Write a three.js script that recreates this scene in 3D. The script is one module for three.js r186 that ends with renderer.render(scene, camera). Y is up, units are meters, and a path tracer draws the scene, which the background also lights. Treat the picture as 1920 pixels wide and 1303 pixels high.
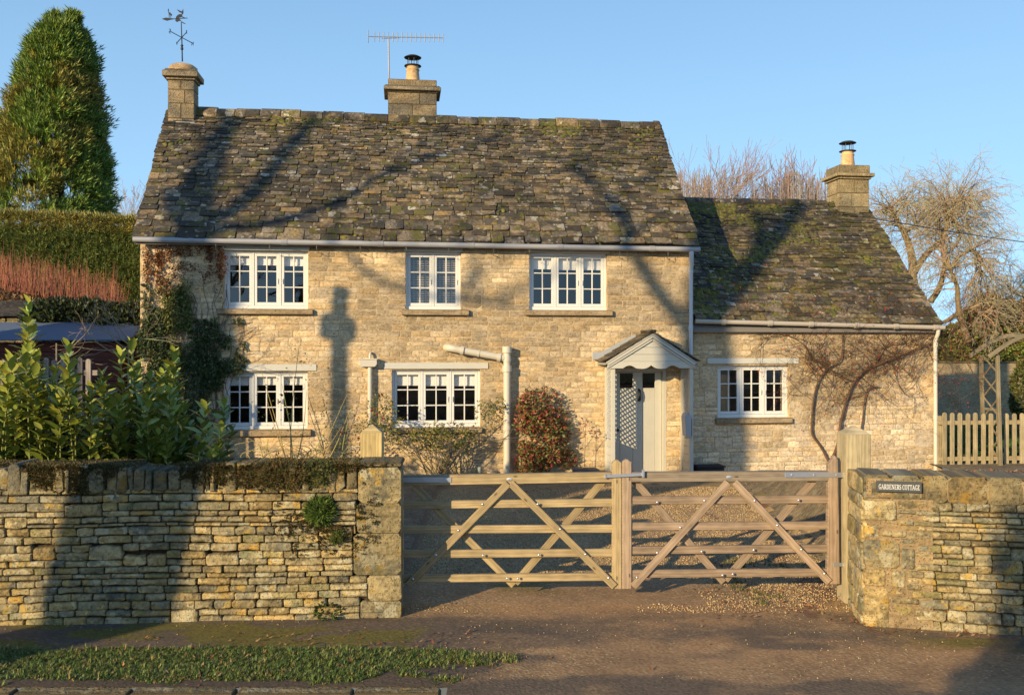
import * as THREE from 'three';

// ---------------------------------------------------------------- camera, sky, sun, exposure
const scene = new THREE.Scene();
const EYE = 2.64, FPX = 1700, CX = 960, CY = 651.5;
const camera = new THREE.PerspectiveCamera(2 * Math.atan(CY / FPX) * 180 / Math.PI, 1920 / 1303, 0.1, 900);
camera.position.set(0, EYE, 0);
camera.lookAt(0, EYE, -10);

const SUN_AZ = 39 * Math.PI / 180, SUN_EL = 15.5 * Math.PI / 180;
const TO_SUN = new THREE.Vector3(-Math.sin(SUN_AZ) * Math.cos(SUN_EL), Math.sin(SUN_EL), Math.cos(SUN_AZ) * Math.cos(SUN_EL));
const renderer = new THREE.WebGLRenderer({ antialias: true });
renderer.setSize(1024, 694);
renderer.toneMapping = THREE.LinearToneMapping;
renderer.toneMappingExposure = 1.22;
renderer.shadowMap.enabled = true;

const sun = new THREE.DirectionalLight(new THREE.Color(1, 0.78, 0.46), 5);
sun.name = 'sun';
sun.position.copy(TO_SUN).multiplyScalar(60).add(new THREE.Vector3(0, 2, -14));
sun.castShadow = true;
sun.shadow.radius = 1;
sun.shadow.mapSize.set(4096, 4096);
Object.assign(sun.shadow.camera, { left: -30, right: 30, top: 30, bottom: -30, near: 1, far: 160 });
sun.target.position.set(0, 2, -14);
scene.add(sun, sun.target);

{ // clear winter sky: deeper blue overhead, pale towards the horizon, a little warm round the low sun
  const W = 256, H = 128, d = new Float32Array(W * H * 4), mix = (a, b, t) => a + (b - a) * t;
  for (let j = 0; j < H; j++) {
    const el = ((j + 0.5) / H - 0.5) * Math.PI, y = Math.sin(el);
    for (let i = 0; i < W; i++) {
      const az = ((i + 0.5) / W - 0.5) * 2 * Math.PI, x = Math.cos(az) * Math.cos(el), z = Math.sin(az) * Math.cos(el);
      const cs = x * TO_SUN.x + y * TO_SUN.y + z * TO_SUN.z;
      const t = Math.pow(1 - Math.max(0, y), 1.5), s90 = Math.pow(Math.abs(cs), 1.2);
      const zen = [0.01, 0.10, 0.37], hor = [0.47, 0.80, 1.10];
      const o = (j * W + i) * 4;
      for (let c = 0; c < 3; c++) {
        let v = mix(zen[c], hor[c], t);
        v *= 0.84 + 0.22 * s90;
        const glow = Math.pow(Math.max(0, cs), 10);
        v += glow * [0.7, 0.52, 0.3][c] * t;
        if (y < 0) v = mix(v, [0.16, 0.15, 0.12][c], Math.min(1, -y * 12));
        d[o + c] = v;
      }
      d[o + 3] = 1;
    }
  }
  const sky = new THREE.DataTexture(d, W, H, THREE.RGBAFormat, THREE.FloatType);
  sky.mapping = THREE.EquirectangularReflectionMapping;
  sky.magFilter = sky.minFilter = THREE.LinearFilter;
  sky.needsUpdate = true;
  scene.background = sky;
  scene.environment = sky;
}

// ---------------------------------------------------------------- helpers
function rngOf(seed) { let s = seed | 0; return () => { s = (s + 0x6d2b79f5) | 0; let t = Math.imul(s ^ (s >>> 15), 1 | s); t = (t + Math.imul(t ^ (t >>> 7), 61 | t)) ^ t; return ((t ^ (t >>> 14)) >>> 0) / 4294967296; }; }
let R = rngOf(7);
const rr = (a, b) => a + (b - a) * R(), pick = (a) => a[Math.floor(R() * a.length)];
const clamp = (x, a = 0, b = 1) => Math.min(b, Math.max(a, x)), lerp = (a, b, t) => a + (b - a) * t;
const sstep = (a, b, x) => { const t = clamp((x - a) / (b - a)); return t * t * (3 - 2 * t); };
const scl = (c, k) => c.map((q) => q * k);
const V3 = (x, y, z) => new THREE.Vector3(x, y, z);
const hash = (x, y, k) => { let h = Math.imul(x, 374761393) + Math.imul(y, 668265263) + Math.imul(k, 1274126177) | 0; h = Math.imul(h ^ (h >>> 13), 1274126177); h = Math.imul(h ^ (h >>> 15), 2246822519); return ((h ^ (h >>> 16)) >>> 0) / 4294967296; };
function vnoise(x, y, per, k = 0) { // value noise, period per (0: none)
  const x0 = Math.floor(x), y0 = Math.floor(y), fx = x - x0, fy = y - y0, u = fx * fx * (3 - 2 * fx), v = fy * fy * (3 - 2 * fy);
  const w = per ? (q) => ((q % per) + per) % per : (q) => q;
  const xa = w(x0), xb = w(x0 + 1), ya = w(y0), yb = w(y0 + 1);
  return lerp(lerp(hash(xa, ya, k), hash(xb, ya, k), u), lerp(hash(xa, yb, k), hash(xb, yb, k), u), v);
}
function fbm(x, y, per, k, oct = 4) { let s = 0, a = 0.5, n = 0; for (let i = 0; i < oct; i++) { s += a * vnoise(x, y, per, k + i * 17); n += a; a *= 0.55; x *= 2; y *= 2; per *= 2; } return s / n; }
function cells(x, y, per, k) { // distance to the nearest jittered point, and that cell's own random number
  const x0 = Math.floor(x), y0 = Math.floor(y); let best = 9, id = 0;
  for (let j = -1; j < 2; j++) for (let i = -1; i < 2; i++) {
    const a = x0 + i, b = y0 + j, wa = per ? ((a % per) + per) % per : a, wb = per ? ((b % per) + per) % per : b;
    const dx = a + hash(wa, wb, k) - x, dy = b + hash(wa, wb, k + 1) - y, q = dx * dx + dy * dy;
    if (q < best) { best = q; id = hash(wa, wb, k + 2); }
  }
  return [Math.sqrt(best), id];
}
const toS = (v) => { v = clamp(v); return 255 * (v <= 0.0031308 ? 12.92 * v : 1.055 * Math.pow(v, 1 / 2.4) - 0.055); };
function surface(W, H, fn) { // fn(x, y in 0..1) -> [r, g, b linear, height 0..1]; returns colour and bump textures
  const c = new Uint8Array(W * H * 4), b = new Uint8Array(W * H * 4);
  for (let j = 0; j < H; j++) for (let i = 0; i < W; i++) {
    const q = fn((i + 0.5) / W, (j + 0.5) / H), o = (j * W + i) * 4;
    c[o] = toS(q[0]); c[o + 1] = toS(q[1]); c[o + 2] = toS(q[2]); c[o + 3] = 255;
    b[o] = b[o + 1] = b[o + 2] = clamp(q[3]) * 255; b[o + 3] = 255;
  }
  const mk = (d, cs) => { const t = new THREE.DataTexture(d, W, H, THREE.RGBAFormat); t.wrapS = t.wrapT = THREE.RepeatWrapping; t.magFilter = THREE.LinearFilter; t.minFilter = THREE.LinearMipmapLinearFilter; t.generateMipmaps = true; if (cs) t.colorSpace = THREE.SRGBColorSpace; t.needsUpdate = true; return t; };
  return [mk(c, true), mk(b, false)];
}
const tiled = (t, m, n = m) => { const q = t.clone(); q.repeat.set(1 / m, 1 / n); q.needsUpdate = true; return q; };

// a collector of triangles that becomes ONE mesh
class MB {
  constructor() { this.p = []; this.n = []; this.t = []; this.c = []; this.i = []; this.m = null; this.col = [1, 1, 1]; this.uo = [0, 0]; }
  get count() { return this.p.length / 3; }
  vert(x, y, z, nx, ny, nz, u, v) { this.p.push(x, y, z); this.n.push(nx, ny, nz); this.t.push(u + this.uo[0], v + this.uo[1]); this.c.push(...this.col); return this.p.length / 3 - 1; }
  tri(a, b, c) { this.i.push(a, b, c); }
  tint(r, g, b) { this.col = g === undefined ? [r, r, r] : [r, g, b]; return this; }
  shift() { this.uo = [R() * 7, R() * 7]; return this; }
  // box with bevelled edges; frame: optional Matrix4; grain: axis along which u runs
  box(x0, x1, y0, y1, z0, z1, o = {}) {
    const b = Math.min(o.b ?? 0.004, (x1 - x0) * 0.4, (y1 - y0) * 0.4, (z1 - z0) * 0.4), L = [[x0, x1], [y0, y1], [z0, z1]], g = o.grain ?? -1, M = o.m, id = {};
    const v = V3(), N = V3(), nm = M ? new THREE.Matrix3().getNormalMatrix(M) : null;
    for (let a = 0; a < 3; a++) for (let s = 0; s < 2; s++) for (let k = 0; k < 4; k++) {
      const e = (a + 1) % 3, f = (a + 2) % 3, se = k & 1, sf = k >> 1, q = [0, 0, 0];
      q[a] = L[a][s]; q[e] = L[e][se] + (se ? -b : b); q[f] = L[f][sf] + (sf ? -b : b);
      const n = [0, 0, 0]; n[a] = s ? 1 : -1;
      let ua = a === 0 ? 2 : 0, va = a === 1 ? 2 : 1;
      if (g >= 0 && a !== g) { ua = g; va = 3 - g - a; }
      v.set(...q); N.set(...n); if (M) { v.applyMatrix4(M); N.applyMatrix3(nm).normalize(); }
      const bits = [0, 0, 0]; bits[a] = s; bits[e] = se; bits[f] = sf;
      id[a + ':' + bits.join('')] = this.vert(v.x, v.y, v.z, N.x, N.y, N.z, q[ua], q[va]);
    }
    const face = (a, bits) => id[a + ':' + bits.join('')];
    for (let a = 0; a < 3; a++) { // faces
      const e = (a + 1) % 3, f = (a + 2) % 3;
      for (let s = 0; s < 2; s++) { const at = (se, sf) => { const q = [0, 0, 0]; q[a] = s; q[e] = se; q[f] = sf; return face(a, q); }; const A = at(0, 0), B = at(1, 0), C = at(1, 1), D = at(0, 1); if (s) { this.tri(A, B, C); this.tri(A, C, D); } else { this.tri(A, C, B); this.tri(A, D, C); } }
      // bevels along axis a between faces e and f
      for (let se = 0; se < 2; se++) for (let sf = 0; sf < 2; sf++) {
        const at = (w, s) => { const q = [0, 0, 0]; q[a] = s; q[e] = se; q[f] = sf; return face(w, q); };
        const A = at(e, 0), B = at(e, 1), C = at(f, 1), D = at(f, 0); if (se === sf) { this.tri(A, C, B); this.tri(A, D, C); } else { this.tri(A, B, C); this.tri(A, C, D); }
      }
    }
    for (let k = 0; k < 8; k++) { const q = [k & 1, (k >> 1) & 1, k >> 2], A = face(0, q), B = face(1, q), C = face(2, q); if ((q[0] + q[1] + q[2]) & 1) this.tri(A, B, C); else this.tri(A, C, B); }
    return this;
  }
  beam(p, q, w, h, o = {}) { // a board from p to q, w across, h along the third axis (towards `up`)
    const d = V3().subVectors(q, p), L = d.length(); d.normalize();
    const up = o.up ?? V3(0, 0, 1), s = V3().crossVectors(up, d).normalize(), t = V3().crossVectors(d, s);
    const M = new THREE.Matrix4().makeBasis(d, s, t).setPosition(p);
    return this.box(0, L, -w / 2, w / 2, -h / 2, h / 2, { ...o, m: M, grain: 0 });
  }
  tube(pts, rad, sides = 8, o = {}) {
    const n = pts.length, T = V3(), A = V3(), B = V3(), prev = V3(); let base = -1, len = o.u0 ?? 0;
    for (let i = 0; i < n; i++) {
      T.subVectors(pts[Math.min(n - 1, i + 1)], pts[Math.max(0, i - 1)]).normalize();
      if (i === 0) { A.set(Math.abs(T.y) < 0.9 ? 0 : 1, Math.abs(T.y) < 0.9 ? 1 : 0, 0); } else A.copy(prev);
      A.addScaledVector(T, -A.dot(T)).normalize(); prev.copy(A); B.crossVectors(T, A);
      const r = typeof rad === 'number' ? rad : rad[i];
      if (i) len += pts[i].distanceTo(pts[i - 1]);
      const row = this.count;
      for (let k = 0; k <= sides; k++) {
        const a = k / sides * Math.PI * 2, c = Math.cos(a), s = Math.sin(a), nx = A.x * c + B.x * s, ny = A.y * c + B.y * s, nz = A.z * c + B.z * s;
        const q = o.rough ? r * (1 + o.rough * (hash(i, k % sides, 5 + (o.seed ?? 0)) - 0.5)) : r;
        this.vert(pts[i].x + nx * q, pts[i].y + ny * q, pts[i].z + nz * q, nx, ny, nz, len, k / sides * Math.max(0.05, r * 6));
      }
      if (i) for (let k = 0; k < sides; k++) { const a = base + k, b = row + k; this.tri(a, a + 1, b); this.tri(a + 1, b + 1, b); }
      base = row;
      if (o.cap && (i === 0 || i === n - 1)) {
        const sgn = i ? 1 : -1, c0 = this.vert(pts[i].x, pts[i].y, pts[i].z, T.x * sgn, T.y * sgn, T.z * sgn, 0, 0);
        const rg = []; for (let k = 0; k < sides; k++) { const j = (row + k) * 3; rg.push(this.vert(this.p[j], this.p[j + 1], this.p[j + 2], T.x * sgn, T.y * sgn, T.z * sgn, this.n[j] * r, this.n[j + 1] * r)); }
        for (let k = 0; k < sides; k++) { const a = rg[k], b = rg[(k + 1) % sides]; if (i) this.tri(c0, a, b); else this.tri(c0, b, a); }
      }
    }
    return this;
  }
  lathe(cx, cz, prof, sides = 20) { // prof: [r, y] from the bottom up; hard edges where the profile repeats a point
    let last = -1;
    for (let i = 0; i < prof.length; i++) {
      const [r, y] = prof[i];
      const a = prof[Math.max(0, i - 1)], b = prof[Math.min(prof.length - 1, i + 1)];
      let dr = b[0] - a[0], dy = b[1] - a[1]; const l = Math.hypot(dr, dy) || 1; dr /= l; dy /= l;
      const row = this.count;
      for (let k = 0; k <= sides; k++) { const q = k / sides * Math.PI * 2, c = Math.cos(q), s = Math.sin(q); this.vert(cx + c * r, y, cz + s * r, c * dy, -dr, s * dy, q * Math.max(r, 0.02), y); }
      if (last >= 0) for (let k = 0; k < sides; k++) { const A = last + k, B = row + k; this.tri(A, B, A + 1); this.tri(A + 1, B, B + 1); }
      last = row;
    }
    return this;
  }
  // closed outlines (rings of [x, y, z], same count, counter-clockwise seen from +z) from the back to the front, closed by a fan
  loft(rings, o = {}) {
    const n = rings[0].length, ax = o.uv ?? ((q) => [q[0], q[1]]), first = this.count, P = [];
    for (const g of rings) for (const q of g) { const u = ax(q); P.push(q); this.vert(q[0], q[1], q[2], 0, 0, 0, u[0], u[1]); }
    const top = rings[rings.length - 1], c = [0, 1, 2].map((k) => top.reduce((s, q) => s + q[k], 0) / n); if (o.bulge) { c[0] += o.bulge[0]; c[1] += o.bulge[1]; c[2] += o.bulge[2]; }
    { const u = ax(c); this.vert(c[0], c[1], c[2], 0, 0, 0, u[0], u[1]); }
    const i0 = this.i.length;
    for (let r = 0; r + 1 < rings.length; r++) for (let k = 0; k < n; k++) { const a = first + r * n + k, b = first + r * n + (k + 1) % n; this.tri(a, b, b + n); this.tri(a, b + n, a + n); }
    const cap = first + (rings.length - 1) * n, ci = first + rings.length * n;
    for (let k = 0; k < n; k++) this.tri(cap + k, cap + (k + 1) % n, ci);
    this.smooth(i0, first);
    return this;
  }
  smooth(i0, v0) { // area-weighted vertex normals for what was added since
    const P = this.p, I = this.i, N = this.n;
    for (let q = i0; q < I.length; q += 3) {
      const a = I[q] * 3, b = I[q + 1] * 3, c = I[q + 2] * 3;
      const ux = P[b] - P[a], uy = P[b + 1] - P[a + 1], uz = P[b + 2] - P[a + 2], vx = P[c] - P[a], vy = P[c + 1] - P[a + 1], vz = P[c + 2] - P[a + 2];
      const x = uy * vz - uz * vy, y = uz * vx - ux * vz, z = ux * vy - uy * vx;
      for (const k of [a, b, c]) { N[k] += x; N[k + 1] += y; N[k + 2] += z; }
    }
    for (let k = v0 * 3; k < N.length; k += 3) { const l = Math.hypot(N[k], N[k + 1], N[k + 2]) || 1; N[k] /= l; N[k + 1] /= l; N[k + 2] /= l; }
  }
  flatTri(a, b, c, ua, ub, uc) { const n = V3().subVectors(b, a).cross(V3().subVectors(c, a)).normalize(); this.tri(this.vert(a.x, a.y, a.z, n.x, n.y, n.z, ...(ua ?? [a.x, a.y])), this.vert(b.x, b.y, b.z, n.x, n.y, n.z, ...(ub ?? [b.x, b.y])), this.vert(c.x, c.y, c.z, n.x, n.y, n.z, ...(uc ?? [c.x, c.y]))); return this; }
  flatQuad(a, b, c, d, uv) { this.flatTri(a, b, c, uv?.[0], uv?.[1], uv?.[2]); this.flatTri(a, c, d, uv?.[0], uv?.[2], uv?.[3]); return this; }
  // polygon in the xy plane (counter-clockwise), given a thickness in z
  prism(pts, z0, z1, o = {}) {
    const sh = new THREE.Shape(pts.map((q) => new THREE.Vector2(q[0], q[1])));
    for (const h of o.holes ?? []) sh.holes.push(new THREE.Path(h.map((q) => new THREE.Vector2(q[0], q[1]))));
    const b = o.b ?? 0, g = new THREE.ExtrudeGeometry(sh, { depth: z1 - z0 - 2 * b, bevelEnabled: b > 0, bevelSize: b, bevelThickness: b, bevelOffset: -b, bevelSegments: 1, curveSegments: 6 });
    g.translate(0, 0, z0 + b); if (o.m) g.applyMatrix4(o.m);
    return this.geo(g);
  }
  geo(g) {
    const P = g.attributes.position, N = g.attributes.normal, T = g.attributes.uv, f = this.count;
    for (let k = 0; k < P.count; k++) this.vert(P.getX(k), P.getY(k), P.getZ(k), N.getX(k), N.getY(k), N.getZ(k), T ? T.getX(k) : 0, T ? T.getY(k) : 0);
    if (g.index) for (const k of g.index.array) this.i.push(f + k); else for (let k = 0; k < P.count; k++) this.i.push(f + k);
    return this;
  }
  geometry() {
    const g = new THREE.BufferGeometry();
    g.setAttribute('position', new THREE.BufferAttribute(new Float32Array(this.p), 3));
    g.setAttribute('normal', new THREE.BufferAttribute(new Float32Array(this.n), 3));
    g.setAttribute('uv', new THREE.BufferAttribute(new Float32Array(this.t), 2));
    g.setAttribute('color', new THREE.BufferAttribute(new Float32Array(this.c), 3));
    g.setIndex(this.i);
    return g;
  }
  build(name, material, parent) { return put(name, this.geometry(), material, parent); }
}
const used = {};
function numbered(name) { const k = used[name] = (used[name] ?? -1) + 1; return k ? name + '_' + String(k).padStart(3, '0') : name; }
function put(name, geometry, material, parent) {
  const m = new THREE.Mesh(geometry, material); m.name = numbered(name); m.castShadow = m.receiveShadow = true;
  if (parent) parent.add(m);
  return m;
}
function tag(o, label, category, group, kind) { if (label) o.userData.label = label; if (category) o.userData.category = category; if (group) o.userData.group = group; if (kind) o.userData.kind = kind; return o; }
function thing(name, label, category, pos = [0, 0, 0], turn = 0, group) { const o = new THREE.Group(); o.name = numbered(name); o.position.set(...pos); o.rotation.y = turn; scene.add(o); return tag(o, label, category, group); }
function sub(name, parent) { const o = new THREE.Group(); o.name = numbered(name); parent.add(o); return o; }
function structure(o) { o.userData.kind = 'structure'; scene.add(o); return o; }
const stuff = (o) => { o.userData.kind = 'stuff'; return o; };
function copies(name, geometry, material, list, parent) { // list: {m: Matrix4, c: [r, g, b]}
  const im = new THREE.InstancedMesh(geometry, material, list.length), c = new THREE.Color();
  list.forEach((q, k) => { im.setMatrixAt(k, q.m); if (q.c) im.setColorAt(k, c.setRGB(q.c[0], q.c[1], q.c[2])); });
  im.name = numbered(name); im.castShadow = im.receiveShadow = true; stuff(im); if (parent) parent.add(im);
  return im;
}
const Q = new THREE.Quaternion(), E = new THREE.Euler();
const place = (x, y, z, rx, ry, rz, s, sy = s, sz = s) => new THREE.Matrix4().compose(V3(x, y, z), Q.setFromEuler(E.set(rx, ry, rz, 'YXZ')), V3(s, sy, sz));
const aimN = (p, dir, nrm, s) => { const y = dir.clone().normalize(), z = nrm.clone().addScaledVector(y, -nrm.dot(y)).normalize(), x = V3().crossVectors(y, z); return new THREE.Matrix4().makeBasis(x.multiplyScalar(s), y.multiplyScalar(s), z.multiplyScalar(s)).setPosition(p); };
const aim = (p, dir, roll, s) => { const q = new THREE.Quaternion().setFromUnitVectors(V3(0, 1, 0), dir.clone().normalize()).multiply(new THREE.Quaternion().setFromAxisAngle(V3(0, 1, 0), roll)); return new THREE.Matrix4().compose(p, q, typeof s === 'number' ? V3(s, s, s) : s); };

// a pixel of the photograph's 1920 x 1303 grid as a direction from the eye, met with planes of the place
const ray = (px, py) => V3((px - CX) / FPX, -(py - CY) / FPX, -1);
const atDepth = (px, py, d) => V3((px - CX) / FPX * d, EYE - (py - CY) / FPX * d, -d);
// ---------------------------------------------------------------- materials
const std = (o) => new THREE.MeshStandardMaterial({ vertexColors: true, roughness: 0.9, ...o });
// dressed limestone of the house: grain, pores, pale and grey mottling (2 m tile)
const [limeC, limeB] = surface(1024, 1024, (x, y) => {
  const a = fbm(x * 6, y * 6, 6, 1, 5), g = fbm(x * 60, y * 60, 60, 9, 3), bed = fbm(x * 10, y * 70, 10, 21, 3);
  let v = 0.50 + 0.36 * (a - 0.5) + 0.3 * (g - 0.5) + 0.2 * (bed - 0.5);
  const grey = sstep(0.52, 0.7, fbm(x * 9, y * 9, 9, 33, 5)) * 0.4, pale = sstep(0.6, 0.72, fbm(x * 14, y * 14, 14, 44, 4)) * 0.4;
  let c = [v * 1.17, v * 0.965, v * 0.66];
  c = c.map((q, k) => lerp(q, v * [0.82, 0.78, 0.68][k], grey)); c = c.map((q, k) => lerp(q, [0.86, 0.8, 0.67][k], pale * 0.6));
  const pit = sstep(0.72, 0.8, fbm(x * 110, y * 110, 110, 51, 2)); c = c.map((q) => q * (1 - 0.45 * pit));
  return [...c, 0.5 + 0.6 * (g - 0.5) + 0.5 * (bed - 0.5) + 0.3 * (a - 0.5) - 0.3 * pit];
});
// walling stone of the road walls: lichen in ochre, white and grey, algae (2 m tile)
const [dryC, dryB] = surface(1024, 1024, (x, y) => {
  const a = fbm(x * 7, y * 7, 7, 101, 5), g = fbm(x * 70, y * 70, 70, 109, 3), bed = fbm(x * 8, y * 60, 8, 121, 3);
  const v = 0.34 + 0.42 * (a - 0.5) + 0.34 * (g - 0.5) + 0.2 * (bed - 0.5);
  let c = [v * 1.1, v * 0.94, v * 0.6];
  const mixc = (k, t) => { c = c.map((q, i) => lerp(q, k[i], t)); };
  mixc([v * 0.62, v * 0.62, v * 0.55], sstep(0.5, 0.68, fbm(x * 8, y * 8, 8, 133, 5)) * 0.75);
  const rag = fbm(x * 40, y * 40, 40, 141, 3);
  mixc([0.50, 0.34, 0.08], sstep(0.60, 0.68, fbm(x * 11, y * 11, 11, 150, 4) * 0.72 + rag * 0.3) * 0.75);
  mixc([0.56, 0.54, 0.44], sstep(0.62, 0.67, fbm(x * 17, y * 17, 17, 160, 4) * 0.75 + rag * 0.27) * 0.7);
  mixc([0.20, 0.21, 0.09], sstep(0.6, 0.72, fbm(x * 5, y * 5, 5, 171, 5)) * 0.5);
  const pit = sstep(0.7, 0.8, fbm(x * 190, y * 190, 190, 181, 2)); c = c.map((q) => q * (1 - 0.4 * pit));
  return [...c, 0.5 + 0.7 * (g - 0.5) + 0.6 * (bed - 0.5) + 0.3 * (a - 0.5) - 0.3 * pit];
});
// stone roof slates: weathered grey-brown, white lichen discs, black crust, moss (3 m tile)
const [slateC, slateB] = surface(1024, 1024, (x, y) => {
  const a = fbm(x * 9, y * 9, 9, 201, 5), g = fbm(x * 90, y * 90, 90, 209, 3);
  const v = 0.30 + 0.42 * (a - 0.5) + 0.42 * (g - 0.5);
  let c = [v * 1.12, v * 0.92, v * 0.66];
  const mixc = (k, t) => { c = c.map((q, i) => lerp(q, k[i], t)); };
  mixc([0.085, 0.08, 0.068], sstep(0.44, 0.58, fbm(x * 7, y * 7, 7, 231, 5)) * 0.85);
  const rag = fbm(x * 80, y * 80, 80, 241, 2), [d, id] = cells(x * 40, y * 40, 40, 250);
  const [d2, id2] = cells(x * 14, y * 14, 14, 255); mixc([0.8, 0.78, 0.7], id2 > 0.93 ? sstep(0.4, 0.3, d2 + (rag - 0.5) * 0.6) * 0.8 : 0);
  mixc([0.66, 0.64, 0.56], id > 0.93 ? sstep(0.36, 0.24, d + (rag - 0.5) * 0.5) * 0.85 : 0);
  mixc([0.5, 0.36, 0.10], sstep(0.66, 0.72, fbm(x * 16, y * 16, 16, 260, 4) * 0.75 + rag * 0.28) * 0.6);
  mixc([0.17, 0.17, 0.035], sstep(0.62, 0.68, fbm(x * 8, y * 8, 8, 270, 5) * 0.8 + rag * 0.24) * 0.85);
  return [...c, 0.5 + 0.8 * (g - 0.5) + 0.5 * (a - 0.5)];
});
// sawn softwood: u along the grain (1 m x 0.3 m tile)
const [woodC, woodB] = surface(512, 512, (x, y) => {
  const w = fbm(x * 3, y * 6, 3, 301, 3), ring = 0.5 + 0.5 * Math.sin(2 * Math.PI * (y * 9 + 1.6 * w)), f = fbm(x * 5, y * 120, 5, 311, 3), k = cells(x * 3, y * 2, 0, 320);
  let v = 0.70 + 0.22 * (ring - 0.5) + 0.5 * (f - 0.5) + 0.5 * (fbm(x * 5, y * 4, 4, 331, 3) - 0.5);
  const [d, id] = cells(x * 4, y * 3, 3, 340), knot = id > 0.75 ? sstep(0.13, 0.05, d) : 0; v *= 1 - 0.65 * knot;
  return [v, v * 0.96, v * 0.88, 0.5 + 0.4 * (f - 0.5) + 0.2 * (ring - 0.5)];
});
const [barkC, barkB] = surface(512, 512, (x, y) => {
  const f = fbm(x * 6, y * 26, 6, 401, 4), g = fbm(x * 12, y * 12, 12, 411, 4), v = 0.62 + 0.8 * (f - 0.5) + 0.4 * (g - 0.5), l = sstep(0.56, 0.68, g);
  return [lerp(v, 0.6, l * 0.6), lerp(v * 0.95, 0.66, l * 0.6), lerp(v * 0.88, 0.42, l * 0.6), f];
});
// brushed paint, slightly dirty (1 m tile)
const [paintC, paintB] = surface(512, 512, (x, y) => {
  const f = fbm(x * 4, y * 60, 4, 501, 3), g = fbm(x * 7, y * 7, 7, 511, 5), s = fbm(x * 60, y * 60, 60, 521, 2);
  const v = 0.93 + 0.08 * (f - 0.5) + 0.12 * (g - 0.5) - 0.16 * sstep(0.7, 0.8, s) * sstep(0.5, 0.6, g);
  return [v, v * 0.995, v * 0.98, 0.5 + 0.3 * (f - 0.5) + 0.2 * (g - 0.5)];
});
const [mudC, mudB] = surface(1024, 1024, (x, y) => { // soil with bits of leaf and stone (2 m tile)
  const g = fbm(x * 70, y * 70, 70, 601, 3), a = fbm(x * 8, y * 8, 8, 611, 5), [d, id] = cells(x * 60, y * 60, 60, 620);
  const v = 0.5 + 0.6 * (a - 0.5) + 0.6 * (g - 0.5); let c = [v, v * 0.82, v * 0.6];
  if (id > 0.7) c = c.map((q, k) => lerp(q, [[0.75, 0.45, 0.22], [0.8, 0.72, 0.5], [0.5, 0.25, 0.14]][Math.floor(id * 97) % 3][k], sstep(0.45, 0.3, d) * 0.8));
  return [...c, 0.5 + 0.7 * (g - 0.5) + 0.4 * (0.5 - d)];
});
const M = {
  lime: std({ color: new THREE.Color().setRGB(1.0, 0.905, 0.77), map: tiled(limeC, 2), bumpMap: tiled(limeB, 2), bumpScale: 0.012, roughness: 0.95 }),
  stack: std({ color: new THREE.Color().setRGB(0.80, 0.76, 0.68), map: tiled(limeC, 1.4), bumpMap: tiled(limeB, 1.4), bumpScale: 0.02, roughness: 0.95 }),
  mortar: std({ map: tiled(limeC, 1.3), bumpMap: tiled(limeB, 1.3), bumpScale: 0.016, color: new THREE.Color().setRGB(0.88, 0.79, 0.66), roughness: 1 }),
  dry: std({ color: new THREE.Color().setRGB(0.96, 0.90, 0.74), map: tiled(dryC, 2), bumpMap: tiled(dryB, 2), bumpScale: 0.016, roughness: 0.95 }),
  slate: std({ color: new THREE.Color().setRGB(0.62, 0.595, 0.55), map: tiled(slateC, 3), bumpMap: tiled(slateB, 3), bumpScale: 0.016, roughness: 0.92 }),
  wood: std({ map: tiled(woodC, 1, 0.3), bumpMap: tiled(woodB, 1, 0.3), bumpScale: 0.003, roughness: 0.75 }),
  bark: std({ map: tiled(barkC, 0.8), bumpMap: tiled(barkB, 0.8), bumpScale: 0.02, roughness: 0.95 }),
  paint: std({ map: tiled(paintC, 1), bumpMap: tiled(paintB, 1), bumpScale: 0.0015, roughness: 0.45 }),
  soil: std({ map: tiled(mudC, 2), bumpMap: tiled(mudB, 2), bumpScale: 0.02, roughness: 1 }),
  plain: std({ roughness: 0.85 }),
  plastic: std({ roughness: 0.42 }),
  iron: std({ roughness: 0.5, metalness: 0.6 }),
  zinc: std({ roughness: 0.38, metalness: 0.85 }),
  lead: std({ map: tiled(paintC, 0.6), roughness: 0.5, metalness: 0.3 }),
  clay: std({ map: tiled(limeC, 0.8), roughness: 0.8 }),
  leaf: new THREE.MeshPhysicalMaterial({ vertexColors: true, roughness: 0.55, transmission: 0.0, thickness: 0, side: THREE.DoubleSide }),
  gloss: new THREE.MeshPhysicalMaterial({ vertexColors: true, roughness: 0.32, side: THREE.DoubleSide }),
  thin: new THREE.MeshPhysicalMaterial({ vertexColors: true, roughness: 0.75, transmission: 0.32, thickness: 0, side: THREE.DoubleSide }),
  glass: new THREE.MeshPhysicalMaterial({ color: 0xffffff, roughness: 0.012, transmission: 1, thickness: 0, ior: 1.75 }),
  dark: std({ roughness: 1 }),
  cloth: std({ roughness: 0.95 }),
};
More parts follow.
